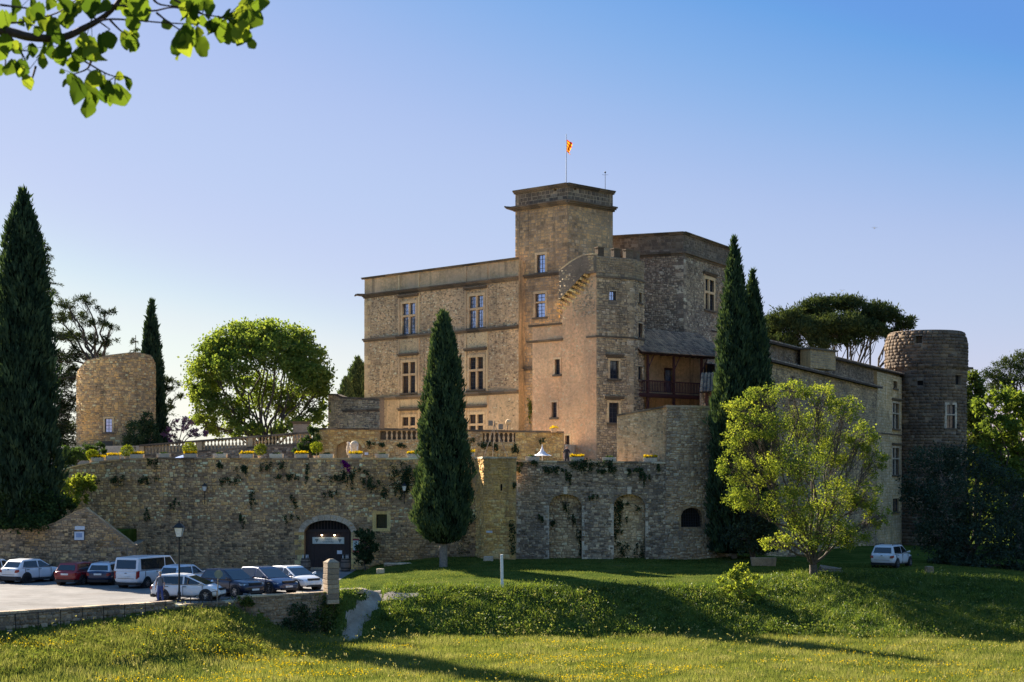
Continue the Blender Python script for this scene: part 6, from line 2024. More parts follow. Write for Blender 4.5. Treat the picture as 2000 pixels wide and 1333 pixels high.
    panel('windscreen', fa[0], fa[1], fa[2] * .9, fb_[0], fb_[1], fb_[2] * .92, 1, M['car_glass'])
    ra, rb_ = lerp3(0, 1, .22), lerp3(0, 1, .95)
    panel('rear_window', ra[0], ra[1], ra[2] * .82, rb_[0], rb_[1], rb_[2] * .84, -1, M['car_glass'])
    # wheels
    rw = .335 if H > 1.52 else .31
    for fx in (.19, .815):
        for sgn in (1, -1):
            xx = -L / 2 + fx * L
            mb = MB()
            mb.lathe((xx, 0, rw + .01), [(rw + .07, sgn * (hw - .3)), (rw + .07, sgn * (hw + .012))] if sgn > 0 else [(rw + .07, sgn * (hw + .012)), (rw + .07, sgn * (hw - .3))], 20, axis='y')
            mb.build('wheel_arch', M['plastic'], o, local=True)
            mb = MB()
            pr_ = [(rw * .6, hw - .2), (rw * .94, hw - .2), (rw, hw - .16), (rw, hw - .01), (rw * .94, hw + .03), (rw * .68, hw + .03), (rw * .66, hw + .0)]
            if sgn < 0:
                pr_ = [(r_, -h_) for r_, h_ in pr_][::-1]
            mb.lathe((xx, 0, rw), pr_, 20, axis='y')
            wh = mb.build('wheel', M['tyre'], o, smooth=False, local=True)
            mb = MB()
            yy = sgn * (hw + .012)
            for s_ in range(7):
                a = 2 * math.pi * s_ / 7
                ca, sa = math.cos(a), math.sin(a)
                e = Vector((ca, 0, sa))
                t_ = Vector((-sa, 0, ca)) * .028
                c_ = Vector((xx, yy, rw))
                q = [c_ + e * .03 - t_, c_ + e * .03 + t_, c_ + e * rw * .64 + t_ * 1.4, c_ + e * rw * .64 - t_ * 1.4]
                q2 = [v_ + Vector((0, -sgn * .03, 0)) for v_ in q]
                mb.hexa([q2[0], q2[1], q2[2], q2[3], q[0], q[1], q[2], q[3]])
            mb.lathe((xx, 0, rw), [(rw * .67, yy - .02), (rw * .67, yy + .004)] , 20, axis='y', cap=False)
            mb.lathe((xx, yy, rw), [(.055, -.012), (.055, .012)], 10, axis='y')
            mb.build('rim', M['rim_dark'] if dark_rim else M['rim'], wh, local=True)
    # lamps, plates, mirrors, bumpers
    lz = zb - (.2 if not van else .25)
    mb = MB()           # shut lines, sill and window trim
    for sgn in (1, -1):
        y0, y1 = sgn * (hw - .03), sgn * (hw + .004)
        for xx in (mid, xf_(zlo) + .02, c0 + (c4 - c0) * .17):
            mb.box(xx - .008, xx + .008, min(y0, y1), max(y0, y1), .32, zb - .06)
        mb.box(-L / 2 + .32 * L, -L / 2 + .68 * L, min(y0, y1), max(y0, y1), .24, .30)
        mb.box(c0 + .3, c4 - .2, min(sgn * yb, sgn * (yb + .012)), max(sgn * yb, sgn * (yb + .012)), zb - .015, zb + .012)
    mb.box(-L / 2 - .02, -L / 2 + .03, -hw * .62, hw * .62, lz - .24, lz - .225)
    mb.box(-L / 2 - .012, -L / 2 + .03, -.07, .07, lz + .07, lz + .11)
    mb.build('trim', M['plastic'], o, local=True)
    for sgn in (1, -1):
        mb = MB()
        hh = .10 if not van else .26
        yi = .78 if van else .66
        mb.hexa([(-L / 2 - .012, sgn * hw * yi, lz - hh), (-L / 2 - .012, sgn * hw * .87, lz - hh), (-L / 2 + .12, sgn * hw * .975, lz - hh * .5), (-L / 2 + .12, sgn * hw * .75, lz - hh * .5),
                 (-L / 2 - .004, sgn * hw * (yi + .03), lz + hh * .6), (-L / 2 - .004, sgn * hw * .88, lz + hh), (-L / 2 + .14, sgn * hw * .98, lz + hh), (-L / 2 + .14, sgn * hw * .75, lz + hh)])
        mb.build('tail_light', M['lamp_red'], o, local=True)
        mb = MB()
        hz = zb - hood - .2
        mb.hexa([(L / 2 - .05, sgn * hw * .5, hz - .07), (L / 2 - .14, sgn * hw * .82, hz - .05), (L / 2 - .42, sgn * hw * .93, hz + .02), (L / 2 - .4, sgn * hw * .5, hz),
                 (L / 2 - .07, sgn * hw * .5, hz + .04), (L / 2 - .17, sgn * hw * .84, hz + .09), (L / 2 - .5, sgn * hw * .955, hz + .13), (L / 2 - .45, sgn * hw * .5, hz + .1)])
        mb.build('headlight', M['lamp_clear'], o, local=True)
        mb = MB()
        mx_ = c4 - .32
        mb.hexa([(mx_ - .05, sgn * hw * .93, zb + .02), (mx_ + .05, sgn * hw * .93, zb + .02), (mx_ + .06, sgn * (hw + .17), zb + .03), (mx_ - .05, sgn * (hw + .17), zb + .03),
                 (mx_ - .05, sgn * hw * .93, zb + .1), (mx_ + .05, sgn * hw * .93, zb + .1), (mx_ + .04, sgn * (hw + .17), zb + .17), (mx_ - .05, sgn * (hw + .17), zb + .17)])
        mb.build('mirror', P_ if not clad else M['plastic'], o, local=True, bevel=.015)
        for dx in (.1, -.95):
            mb = MB()
            mb.box(mid + dx - .1, mid + dx + .1, sgn * hw - .015, sgn * hw + .022, zb - .13, zb - .1)
            mb.build('door_handle', M['plastic'] if col in ('white', 'silver') else P_, o, local=True)
    mb = MB()
    mb.box(-L / 2 - .03, -L / 2 + .04, -.26, .26, lz - .06 - (.12 if van else 0), lz + .05 - (.12 if van else 0))
    mb.build('number_plate', M['plate'], o, local=True)
    mb = MB()
    mb.box(L / 2 - .03, L / 2 + .02, -.26, .26, .4, .51)
    mb.build('number_plate', M['plate'], o, local=True)
    mb = MB()
    mb.box(L / 2 - .12, L / 2 + .012, -hw * .5, hw * .5, zb - nose - .02 + .1, zb - nose + .2)
    mb.box(L / 2 - .15, L / 2 + .008, -hw * .6, hw * .6, .24, .36)
    mb.build('grille', M['plastic'], o, local=True)
    mb = MB()
    cl = .36 if clad else .27
    mb.hexa([(-L / 2 - .012, -hw * .8, .22), (-L / 2 + .25, -hw * .985, .2), (-L / 2 + .25, hw * .985, .2), (-L / 2 - .012, hw * .8, .22),
             (-L / 2 - .02, -hw * .84, cl + .12), (-L / 2 + .25, -hw * 1.006, cl + .1), (-L / 2 + .25, hw * 1.006, cl + .1), (-L / 2 - .02, hw * .84, cl + .12)])
    if clad:
        mb.box(-L / 2 + .3, L / 2 - .3, -hw - .012, hw + .012, .2, .34)
        mb.box(L / 2 - .3, L / 2 + .006, -hw * .7, hw * .7, .22, .38)
    mb.build('bumper', M['plastic'], o, local=True)
    if rails:
        mb = MB()
        for sgn in (1, -1):
            mb.bar((c1 + .1, sgn * yr * .95, zr + .04), (c3 - .1, sgn * yr * .95, zr + .05), .022)
            for xx in (c1 + .15, c2, c3 - .15):
                mb.bar((xx, sgn * yr * .95, zr - .04), (xx, sgn * yr * .95, zr + .045), .018)
        mb.build('roof_rails', M['plastic'], o, local=True)
    return o
car('parked_car', 'pale blue hatchback cut off beside the white crossover with black wheels', -8, 108.5, 66, 4.1, 1.75, 1.5, 'silver')
car('parked_car', 'white crossover with black wheel arches and dark wheels', 63, 107.2, 60, 4.13, 1.77, 1.57, 'white', zb=1.02, cabin=(.04, .16, .36, .52, .76), hood=.1, clad=True, dark_rim=True)
car('parked_car', 'red hatchback seen from behind between white crossover and navy estate', 160, 105.4, 72, 3.97, 1.74, 1.47, 'red', zb=.93)
car('parked_car', 'navy estate car with silvery roof tucked behind the white van', 219, 105.6, 79, 4.27, 1.73, 1.46, 'navy', zb=.93, cabin=(.02, .09, .36, .54, .76), roof='silver', rails=True)
car('white_van', 'white passenger van with dark rear windows', 291, 103.0, 68, 5.0, 1.93, 1.97, 'white', zb=1.12, cabin=(.0, .035, .4, .72, .9), hood=.16, nose=.5, van=True, gh=.86)
car('parked_car', 'small pale blue hatchback half hidden behind the white hatchback', 364, 101.6, 60, 3.7, 1.65, 1.5, 'silver', zb=.92)
car('parked_car', 'white hatchback parked side on behind the lamp post', 369, 91.6, -8, 4.0, 1.72, 1.5, 'white', zb=.92, cabin=(.03, .13, .36, .5, .84), hood=.16, nose=.4)
car('parked_car', 'blue black crossover with bright spoked wheels', 452, 94.9, -40, 4.27, 1.8, 1.6, 'black', zb=1.0, cabin=(.04, .16, .36, .52, .76), hood=.1)
car('parked_car', 'blue electric hatchback between the blue black crossover and white hatchback', 522, 97.7, -46, 4.44, 1.77, 1.55, 'blue', zb=.95, cabin=(.03, .12, .36, .5, .8), hood=.16)
car('parked_car', 'white hatchback nearest the stone gate pillar', 575, 100.4, -46, 4.06, 1.73, 1.45, 'white', zb=.92, cabin=(.03, .13, .36, .5, .78), hood=.14)
car('parked_car', 'white sport utility car parked alone under the trees', 1742, 119.5, 58, 4.53, 1.84, 1.66, 'white', zb=1.02, cabin=(.03, .1, .36, .55, .76), hood=.12, rails=True, z0=float(gz(27.9, 119.5)), group='cars parked by the castle')

# ---------------------------------------------------------------- people
M['skin'] = plain('skin', (.42, .24, .17), .6)
M['tee'] = plain('grey_blue_tee', (.10, .12, .16), .9)
M['jeans'] = plain('blue_jeans', (.03, .055, .19), .9)
M['shoes'] = plain('dark_shoes', (.03, .03, .03), .7)
M['hair'] = plain('short_grey_hair', (.30, .26, .22), .9)
M['dark_cloth'] = plain('dark_jacket', (.02, .02, .028), .9)
def person(label, loc, rz, top, legs, hair, armbend=.0):
    o = root('person', loc, label, 'person', None, rz)
    # joints, facing -y locally
    J = [((0, 0, .93), (.155, .11)), ((0, 0, 1.08), (.14, .10)), ((0, .0, 1.27), (.165, .115)), ((0, .01, 1.40), (.12, .09)), ((0, .005, 1.475), (.055, .055)), ((0, -.01, 1.54), (.062, .068)), ((0, -.015, 1.63), (.076, .092)), ((0, -.01, 1.70), (.06, .072))]
    E = [(i, i + 1) for i in range(7)]
    for s in (1, -1):
        b = len(J)
        J += [((s * .17, .01, 1.37), (.065, .065)), ((s * .225, .015, 1.2), (.05, .05)), ((s * .25, .01, 1.06), (.042, .042)), ((s * .255, -.05 - armbend, .9), (.033, .036)), ((s * .25, -.08 - armbend, .80), (.03, .042))]
        E += [(3, b), (b, b + 1), (b + 1, b + 2), (b + 2, b + 3), (b + 3, b + 4)]
        b = len(J)
        st = .05 * s
        J += [((s * .09, 0, .84), (.095, .1)), ((s * .105, -.02 + st * .5, .5), (.062, .066)), ((s * .11, .0 + st, .3), (.055, .06)), ((s * .115, .02 + st * 1.5, .09), (.042, .05)), ((s * .12, -.1 + st * 1.5, .045), (.045, .04))]
        E += [(0, b), (b, b + 1), (b + 1, b + 2), (b + 2, b + 3), (b + 3, b + 4)]
    me = bpy.data.meshes.new('skeleton')
    me.from_pydata([j[0] for j in J], E, [])
    tmp = bpy.data.objects.new('skeleton', me)
    COL.objects.link(tmp)
    tmp.modifiers.new('skin', 'SKIN')
    for i, j in enumerate(J):
        me.skin_vertices[0].data[i].radius = j[1]
        me.skin_vertices[0].data[i].use_root = (i == 0)
    sub = tmp.modifiers.new('sub', 'SUBSURF')
    sub.levels = sub.render_levels = 2
    dg = bpy.context.evaluated_depsgraph_get()
    ev = tmp.evaluated_get(dg)
    bm_ = bpy.data.meshes.new_from_object(ev)
    vs = [tuple(v.co) for v in bm_.vertices]
    fs = [tuple(p_.vertices) for p_ in bm_.polygons]
    bpy.data.objects.remove(tmp)
    mb = MB()
    mb.add(vs, fs)
    # fingers and nose grow out of the same mesh
    for s in (1, -1):
        for i, ln in enumerate((.06, .075, .08, .07)):
            a = Vector((s * .25, -.11 - armbend + .02 * i, .79))
            mid = a + Vector((0, -.008, -ln * .55))
            mb.bar(a, mid, .009, .008, 5)
            mb.bar(mid, mid + Vector((-s * .012, -.006, -ln * .5)), .008, .006, 5)
        mb.bar((s * .235, -.11 - armbend, .83), (s * .225, -.14 - armbend, .77), .011, .008, 5)
    mb.bar((0, -.1, 1.655), (0, -.125, 1.615), .008, .016, 5)
    body = mb.build('body', [M[top], M[legs], M['skin'], M['shoes']], o, smooth=True, local=True)
    for p_ in body.data.polygons:
        c_ = p_.center
        if c_.z < .085:
            k = 3
        elif c_.z < .95 and abs(c_.x) < .2:
            k = 1
        elif c_.z > 1.46 or (abs(c_.x) > .17 and c_.z < 1.15):
            k = 2
        else:
            k = 0
        p_.material_index = k
    mb = MB()
    mb.lathe((0, .008, 1.60), [(.082, .0), (.09, .05), (.088, .11), (.06, .15), (.01, .165)], 12)
    hr = mb.build('hair', M[hair], o, smooth=True, local=True)
    mb = MB()
    for s in (1, -1):
        mb.lathe((s * .032, -.088, 1.645), [(.002, -.008), (.01, 0), (.002, .008)], 6, axis='y')
    mb.build('eyes', M['plastic'], o, local=True)
    return o
person('man in grey blue T-shirt and blue jeans standing by the white hatchback', (P2(313, 89.3)[0], 89.3, .0), R(-15), 'tee', 'jeans', 'hair')
person('person in dark clothes behind the flower box on the terrace', (P2(1107, 121)[0], 121, 7.55), R(10), 'dark_cloth', 'dark_cloth', 'hair')

# ---------------------------------------------------------------- street furniture
M['lantern_glass'] = plain('lantern_glass', (.75, .76, .74), .15, 0, .6)
lp = root('street_lamp', (P2(350, 90.2)[0], 90.2, 0), 'black iron lamp post with four sided lantern at the car park edge', 'lamp')
mb = MB()
mb.lathe((0, 0, 0), [(.13, 0), (.13, .12), (.09, .18), (.1, .5), (.06, .6), (.05, 1.0), (.045, 3.55), (.03, 3.6)], 10)
mb.build('post', M['iron'], lp, local=True)
mb = MB()
mb.bar((-.42, 0, 3.22), (.16, 0, 3.22), .02)
mb.bar((-.34, 0, 1.72), (.06, 0, 1.72), .015)
mb.build('ladder_bar', M['iron'], lp, local=True)
def lantern(parent, z, s, local=True, off=(0, 0)):
    x0, y0 = off
    b, t, h = .13 * s, .24 * s, .5 * s
    def rg(r, zz):
        return [(x0 - r, y0 - r, zz), (x0 + r, y0 - r, zz), (x0 + r, y0 + r, zz), (x0 - r, y0 + r, zz)]
    mb = MB()
    mb.hexa(rg(b, z) + rg(t, z + h))
    gl = mb.build('lantern', M['lantern_glass'], parent, local=local)
    mb = MB()
    mb.hexa(rg(t * 1.3, z + h) + rg(t * .35, z + h + .26 * s))
    mb.hexa(rg(t * .2, z + h + .26 * s) + rg(t * .12, z + h + .4 * s))
    mb.build('lantern_roof', M['iron'], gl, local=local)
    mb = MB()
    for a, c_ in zip(rg(b * 1.03, z), rg(t * 1.03, z + h)):
        mb.bar(a, c_, .015 * s, n=4)
    mb.hexa(rg(b * 1.1, z - .04) + rg(b * 1.1, z + .005))
    mb.build('lantern_frame', M['iron'], gl, local=local)
lantern(lp, 3.62, 1.0)
for x in (402, 791):
    s_, z_ = px_s(T, x, 985)
    q = T.pt(s_, z_, .3)
    wl_ = root('wall_lantern', tuple(q), 'iron wall lantern on a bracket, high on the terrace wall ' + ('over the car park' if x == 402 else 'next to the dense cypress'), 'lamp', 'wall lanterns on the terrace wall')
    mb = MB()
    mb.bar((0, 0, .0), (0, 0, 1.0), .03)
    mb.bar((0, 0, .15), (0, .34, .15), .025)
    mb.bar((0, 0, .7), (0, .34, .45), .02)
    mb.build('bracket', M['iron'], wl_, local=True)
    lantern(wl_, 1.0, .7)
sg = root('road_sign', (P2(424, 89.8)[0], 89.8, -.15), 'round road sign seen from the back on a leaning grey post', 'sign')
mb = MB()
mb.bar((0, 0, 0), (.09, 0, 1.95), .035, n=8)
mb.build('post', M['bark_pale'], sg, local=True)
mb = MB()
mb.lathe((.085, -.05, 1.72), [(.02, -.0), (.23, -.0), (.23, .025), (.02, .025)], 18, axis='y')
mb.build('disc', plain('grey_green_sign_back', (.24, .25, .19), .6), sg, local=True)
# iron railing and little gate in the gap of the wall
RA = Flat((-30.5, 74.9), (-18.3, 87.2))
ra = root('iron_railing', tuple(RA.pt(8, -.6, .4)), 'low black iron rail on posts along the face of the car park wall', 'railing')
mb = MB()
mb.bar(RA.pt(0, .02, .35), RA.pt(RA.L, .3, .35), .018)
mb.build('rail', M['iron'], ra)
for i in range(14):
    u = RA.L * (i + .5) / 14
    mb = MB()
    z_ = .02 + .28 * u / RA.L
    mb.bar(RA.pt(u, z_ - 1.0, .35), RA.pt(u, z_ + .05, .35), .028)
    mb.build('post', M['iron'], ra)
GT = Flat(P2(356, 88.6), P2(452, 91.0))
gt = root('gate_railing', tuple(GT.pt(1, -.4)), 'black iron hand rail and gate frame below the white hatchback', 'railing')
for u0 in (0, .55, 1.1, 1.35, 1.95, 2.3):
    mb = MB()
    mb.bar(GT.pt(u0, -.7), GT.pt(u0, .32 + .12 * u0, 0), .028)
    mb.build('post', M['iron'], gt)
mb = MB()
mb.bar(GT.pt(0, .28), GT.pt(1.1, .45), .02)
mb.bar(GT.pt(1.1, .45), GT.pt(2.3, .6), .02)
mb.bar(GT.pt(1.1, .1), GT.pt(1.95, .15), .018)
mb.build('rail', M['iron'], gt)
wp = root('marker_post', (P2(981, 100.6)[0], 100.6, float(gz(-.6, 100.6)) - .1), 'tall square white wooden post on the crest of the bank', 'post')
mb = MB()
mb.hexa([(-.09, -.09, 0), (.09, -.09, 0), (.09, .09, 0), (-.09, .09, 0), (-.13, -.09, 2.1), (.05, -.09, 2.12), (.05, .09, 2.12), (-.13, .09, 2.1)])
mb.build('post', M['white_paint'], wp, local=True, bevel=.015)
gp = root('gate_pillar', (P2(647, 95.2)[0], 95.2, -.5), 'square weathered stone gate pillar with pyramid top', 'pillar')
z_ = 0
i = 0
while z_ < 2.3:
    h = random.uniform(.26, .38)
    mb = MB()
    j = random.uniform(-.015, .015)
    mb.box(-.37 + j, .37 + j, -.37, .37, z_ + .006, z_ + h - .006, random.uniform(.0, .6))
    mb.build('stone', M['grey_rubble'], gp, local=True, bevel=.03)
    z_ += h
mb = MB()
mb.hexa([(-.4, -.4, z_), (.4, -.4, z_), (.4, .4, z_), (-.4, .4, z_), (-.12, -.12, z_ + .22), (.12, -.12, z_ + .22), (.12, .12, z_ + .22), (-.12, .12, z_ + .22)], .4)
mb.build('cap', M['grey_rubble'], gp, local=True, bevel=.03)
gp.rotation_euler.z = R(28)
def block(name, label, cat, x, D, w, d, h, mat, rz=0, z=None, group=None):
    X = P2(x, D)[0]
    o = root(name, (X, D, (float(gz(X, D)) if z is None else z) - .03), label, cat, group, R(rz))
    mb = MB()
    mb.hexa([(-w / 2, -d / 2, 0), (w / 2, -d / 2, 0), (w / 2 * .97, d / 2, 0), (-w / 2, d / 2, 0), (-w / 2 * .95, -d / 2 * .94, h), (w / 2 * .97, -d / 2, h * .96), (w / 2 * .94, d / 2 * .95, h * 1.03), (-w / 2, d / 2 * .97, h)], .8)
    mb.build('block', mat, o, local=True, bevel=.04)
    return o
block('stone_block', 'small pale cut stone block lying on the lawn near the arched door', 'stone', 743, 111, .55, .4, .36, M['turret'], 8)
block('stone_block', 'grey stone block at the foot of the ochre pier', 'stone', 954, 116.4, .7, .5, .35, M['bleached'], -5)
block('stone_block', 'dark squared stone beside the worn track', 'stone', 701, 98.0, .6, .4, .32, M['grey_rubble'], 4)
block('stone_block', 'rough stone stump on the grass crest near the white sport utility car', 'stone', 1815, 111.5, .5, .45, .5, M['trim_dark'], 12)
def trough(name, label, x, D, w, d, h, mat, z=None, rz=0, cat='trough', group=None):
    X = P2(x, D)[0]
    o = root(name, (X, D, (float(gz(X, D)) - .03 if z is None else z)), label, cat, group, R(rz))
    mb = MB()
    a, b, c_ = w / 2, d / 2, .07
    ro = [(-a * .93, -b * .9, 0), (a * .93, -b * .9, 0), (a * .93, b * .9, 0), (-a * .93, b * .9, 0), (-a, -b, h), (a, -b, h), (a, b, h), (-a, b, h), (-a + c_, -b + c_, h), (a - c_, -b + c_, h), (a - c_, b - c_, h), (-a + c_, b - c_, h), (-a + c_, -b + c_, h * .6), (a - c_, -b + c_, h * .6), (a - c_, b - c_, h * .6), (-a + c_, b - c_, h * .6)]
    fs = [(3, 2, 1, 0), (0, 1, 5, 4), (1, 2, 6, 5), (2, 3, 7, 6), (3, 0, 4, 7), (4, 5, 9, 8), (5, 6, 10, 9), (6, 7, 11, 10), (7, 4, 8, 11), (8, 9, 13, 12), (9, 10, 14, 13), (10, 11, 15, 14), (11, 8, 12, 15), (12, 13, 14, 15)]
    mb.add(ro, fs, random.random())
    mb.build('basin', mat, o, local=True, bevel=.025)
    return o
trough('stone_trough', 'long pale stone trough on the lawn under the lime tree', 1491, 112.5, 1.75, .7, .58, M['grey_rubble'], rz=-4)
bn = root('stone_bench', (P2(776, 117.5)[0], 117.5, float(gz(P2(776, 117.5)[0], 117.5))), 'low rubble bench against the terrace wall beside the dense cypress', 'bench')
BS = Flat(P2(750, 117.3), P2(806, 117.0))
wall_core(BS, 0, BS.L, -.2, .62, [], M['grey_mortar'], bn, .6)
stones(BS, 0, BS.L, .05, .6, [], RUBBLE, M['grey_rubble'], bn, 14)
coping(BS, [(0, .6), (BS.L, .6)], M['bleached'], bn, -.6, .06, .1)
wp_ = root('log_pile', (P2(1622, 110.5)[0], 110.5, float(gz(P2(1622, 110.5)[0], 110.5))), 'low pile of dark logs beside the lime tree trunk', 'logs')
for i in range(7):
    mb = MB()
    mb.bar((-.75 + .1 * (i % 2), -.3 + .12 * i, .1 + .16 * (i % 3)), (.75 - .12 * (i % 3), -.35 + .12 * i, .1 + .15 * (i % 2)), .1, .085, 8)
    mb.build('log', M['bark_pale'], wp_, local=True)
# barrels with bottles
M['oak_barrel'] = plain('oak_barrel', (.20, .15, .115), .8, var=.3)
M['bottle'] = plain('pale_bottle', (.62, .64, .66), .2)
M['bottle_dark'] = plain('dark_bottle', (.02, .03, .02), .1)
for x, D, lab in ((597, 119.3, 'left'), (675, 118.9, 'right')):
    X = P2(x, D)[0]
    zb_ = float(gz(X, D))
    bo = root('wine_barrel', (X, D, zb_), 'old oak wine barrel beside the arched door, ' + ('on the car park side' if lab == 'left' else 'on the side of the red framed poster'), 'barrel', 'wine barrels at the arched door')
    mb = MB()
    mb.lathe((0, 0, 0), [(.3, 0), (.36, .22), (.385, .48), (.36, .74), (.3, .96), (.27, .955), (.27, .93)], 18)
    mb.build('staves', M['oak_barrel'], bo, local=True)
    for zz, r_ in ((.06, .325), (.26, .372), (.7, .372), (.9, .322)):
        mb = MB()
        mb.lathe((0, 0, 0), [(r_ - .01, zz - .035), (r_ + .012, zz - .03), (r_ + .012, zz + .03), (r_ - .01, zz + .035)], 18)
        mb.build('hoop', M['iron'], bo, local=True)
    for i in range(4):
        b_ = root('wine_bottle', (X - .19 + .12 * i, D - .05 + .06 * (i % 2), zb_ + .93), ('pale' if i != 1 else 'dark') + ' bottle on the barrel head, ' + ('car park side of the door' if lab == 'left' else 'poster side of the door'), 'bottle', 'bottles on the barrels')
        mb = MB()
        mb.lathe((0, 0, 0), [(.042, 0), (.042, .19), (.016, .25), (.016, .31)], 8)
        mb.build('glass', M['bottle'] if i != 1 else M['bottle_dark'], b_, local=True, smooth=True)

# ---------------------------------------------------------------- signs and notices
def text_on(surf, s_, z_, p, txt, size, mat, parent, name='lettering'):
    cu = bpy.data.curves.new('text', 'FONT')
    cu.body = txt
    cu.size = size
    cu.align_x = 'CENTER'
    cu.align_y = 'CENTER'
    cu.extrude = .004
    to = bpy.data.objects.new('text', cu)
    COL.objects.link(to)
    dg = bpy.context.evaluated_depsgraph_get()
    me = bpy.data.meshes.new_from_object(to.evaluated_get(dg))
    bpy.data.objects.remove(to)
    e, w, n_ = surf.frame(s_, z_)
    c_ = surf.pt(s_, z_, p)
    mtx = Matrix(((e.x, w.x, n_.x, c_.x), (e.y, w.y, n_.y, c_.y), (e.z, w.z, n_.z, c_.z), (0, 0, 0, 1)))
    me.transform(mtx)
    me.materials.clear()
    return mk(name, me, mat, parent)
def notice(label, surf, x0, y0, x1, y1, mat, p=.1, cat='sign', name='sign', frame=None):
    s0, _ = px_s(surf, x0, (y0 + y1) / 2)
    s1, _ = px_s(surf, x1, (y0 + y1) / 2)
    _, zt_ = px_s(surf, (x0 + x1) / 2, y0)
    _, zb_ = px_s(surf, (x0 + x1) / 2, y1)
    o = root(name, tuple(surf.pt((s0 + s1) / 2, zb_, p)), label, cat)
    mb = MB()
    boxs(mb, surf, s0, s1, zb_, zt_, p - .05, p)
    mb.build('board', mat, o)
    if frame:
        mb = MB()
        f = .035
        for a, b, c_, d_ in ((s0 - f, s0, zb_ - f, zt_ + f), (s1, s1 + f, zb_ - f, zt_ + f), (s0, s1, zt_, zt_ + f), (s0, s1, zb_ - f, zb_)):
            boxs(mb, surf, a, b, c_, d_, p - .055, p + .015)
        mb.build('frame', frame, o)
    return o, s0, s1, zb_, zt_
M['ink'] = plain('dark_green_ink', (.05, .09, .08), .7)
M['sign_mint'] = plain('pale_mint_board', (.52, .60, .55), .7)
M['notice_white'] = plain('white_notice', (.68, .70, .74), .5)
M['red_trim'] = plain('faded_red_trim', (.30, .05, .045), .7)
so, s0, s1, zb_, zt_ = notice('long pale signboard with two printed lines hung across the arched door', T, 608, 1050, 670, 1063, M['sign_mint'], -.38)
text_on(T, (s0 + s1) / 2, zb_ + (zt_ - zb_) * .68, -.376, 'CAVES', .19, M['ink'], so)
text_on(T, (s0 + s1) / 2, zb_ + (zt_ - zb_) * .3, -.376, 'CHATEAU', .19, M['ink'], so)
for u in (s0 + .33, s1 - .33):          # grape cluster emblem at each end
    mb = MB()
    for i, (dx, dz) in enumerate(((0, 0), (-.05, .06), (.05, .06), (-.09, .12), (0, .12), (.09, .12), (0, -.06))):
        mb.lathe(T.pt(u + dx, zb_ + .2 + dz, -.378), [(.038, -.008), (.028, .006)][::-1], 8, axis='y')
    mb.build('emblem', M['ink'], so)
for x in (627, 652):
    s_, z_ = px_s(T, x, 1045)
    q = T.pt(s_, z_, -.25)
    lm = root('sign_lamp', tuple(q), 'small lit bulb in a copper shade over the pale signboard', 'lamp', 'lamps over the signboard')
    me_, n, l, p = new_mat('lit_bulb')
    p.inputs['Emission Color'].default_value = (1, .72, .42, 1)
    p.inputs['Emission Strength'].default_value = 6
    mb = MB()
    mb.lathe(q, [(.02, -.09), (.06, -.03), (.05, .03), (.02, .06)], 10)
    mb.build('bulb', me_, lm, smooth=True)
    mb = MB()
    mb.lathe(q, [(.12, .0), (.05, .1), (.025, .14)], 10, cap=False)
    mb.bar(q + Vector((0, 0, .12)), T.pt(s_, z_ + .2, -.4), .015)
    mb.build('shade', M['wood_red'], lm)
po, s0, s1, zb_, zt_ = notice('tall white poster with red bands and dark vine drawing beside the arched door', T, 690, 1056, 701, 1075, M['sign_mint'], .12, 'poster', 'poster')
for a, b in ((zt_, zt_ + .14), (zb_ - .14, zb_)):
    mb = MB()
    boxs(mb, T, s0 - .02, s1 + .02, a, b, .06, .125)
    mb.build('band', M['red_trim'], po)
mb = MB()
for i in range(9):
    t = i / 8
    boxs(mb, T, (s0 + s1) / 2 - .06 + .07 * math.sin(i * 1.9), (s0 + s1) / 2 + .05 + .07 * math.sin(i * 1.9), zb_ + .1 + t * .5, zb_ + .17 + t * .5, .11, .126)
mb.build('vine_drawing', M['ink'], po)
notice('small pale paper notice pinned on the dark door', T, 656, 1076, 665.5, 1083, M['notice_white'], -.42, 'notice', 'notice')
notice('narrow white notice at the gable of the foot wall', LW, 147, 1028, 166, 1035, M['notice_white'], .12)
o_, s0, s1, zb_, zt_ = notice('square white information panel under the narrow notice on the foot wall', LW, 146, 1038.5, 165, 1055, M['notice_white'], .12, frame=M['lead'])
mb = MB()
boxs(mb, LW, s0 + .12, s1 - .12, zb_ + .18, zt_ - .1, .1, .126)
mb.build('map', plain('pale_blue_map', (.30, .38, .55), .6), o_)
notice('small lilac plate low on the wall behind the navy estate car', T, 219, 1073, 232, 1079, M['notice_white'], .12)
notice('small white plate on the ochre pier', PF, 950, 1037, 962, 1041, M['notice_white'], .12)
notice('tiny white card at the foot of the ochre upper terrace wall', UT, 713, 884, 720, 889, M['notice_white'], .14)

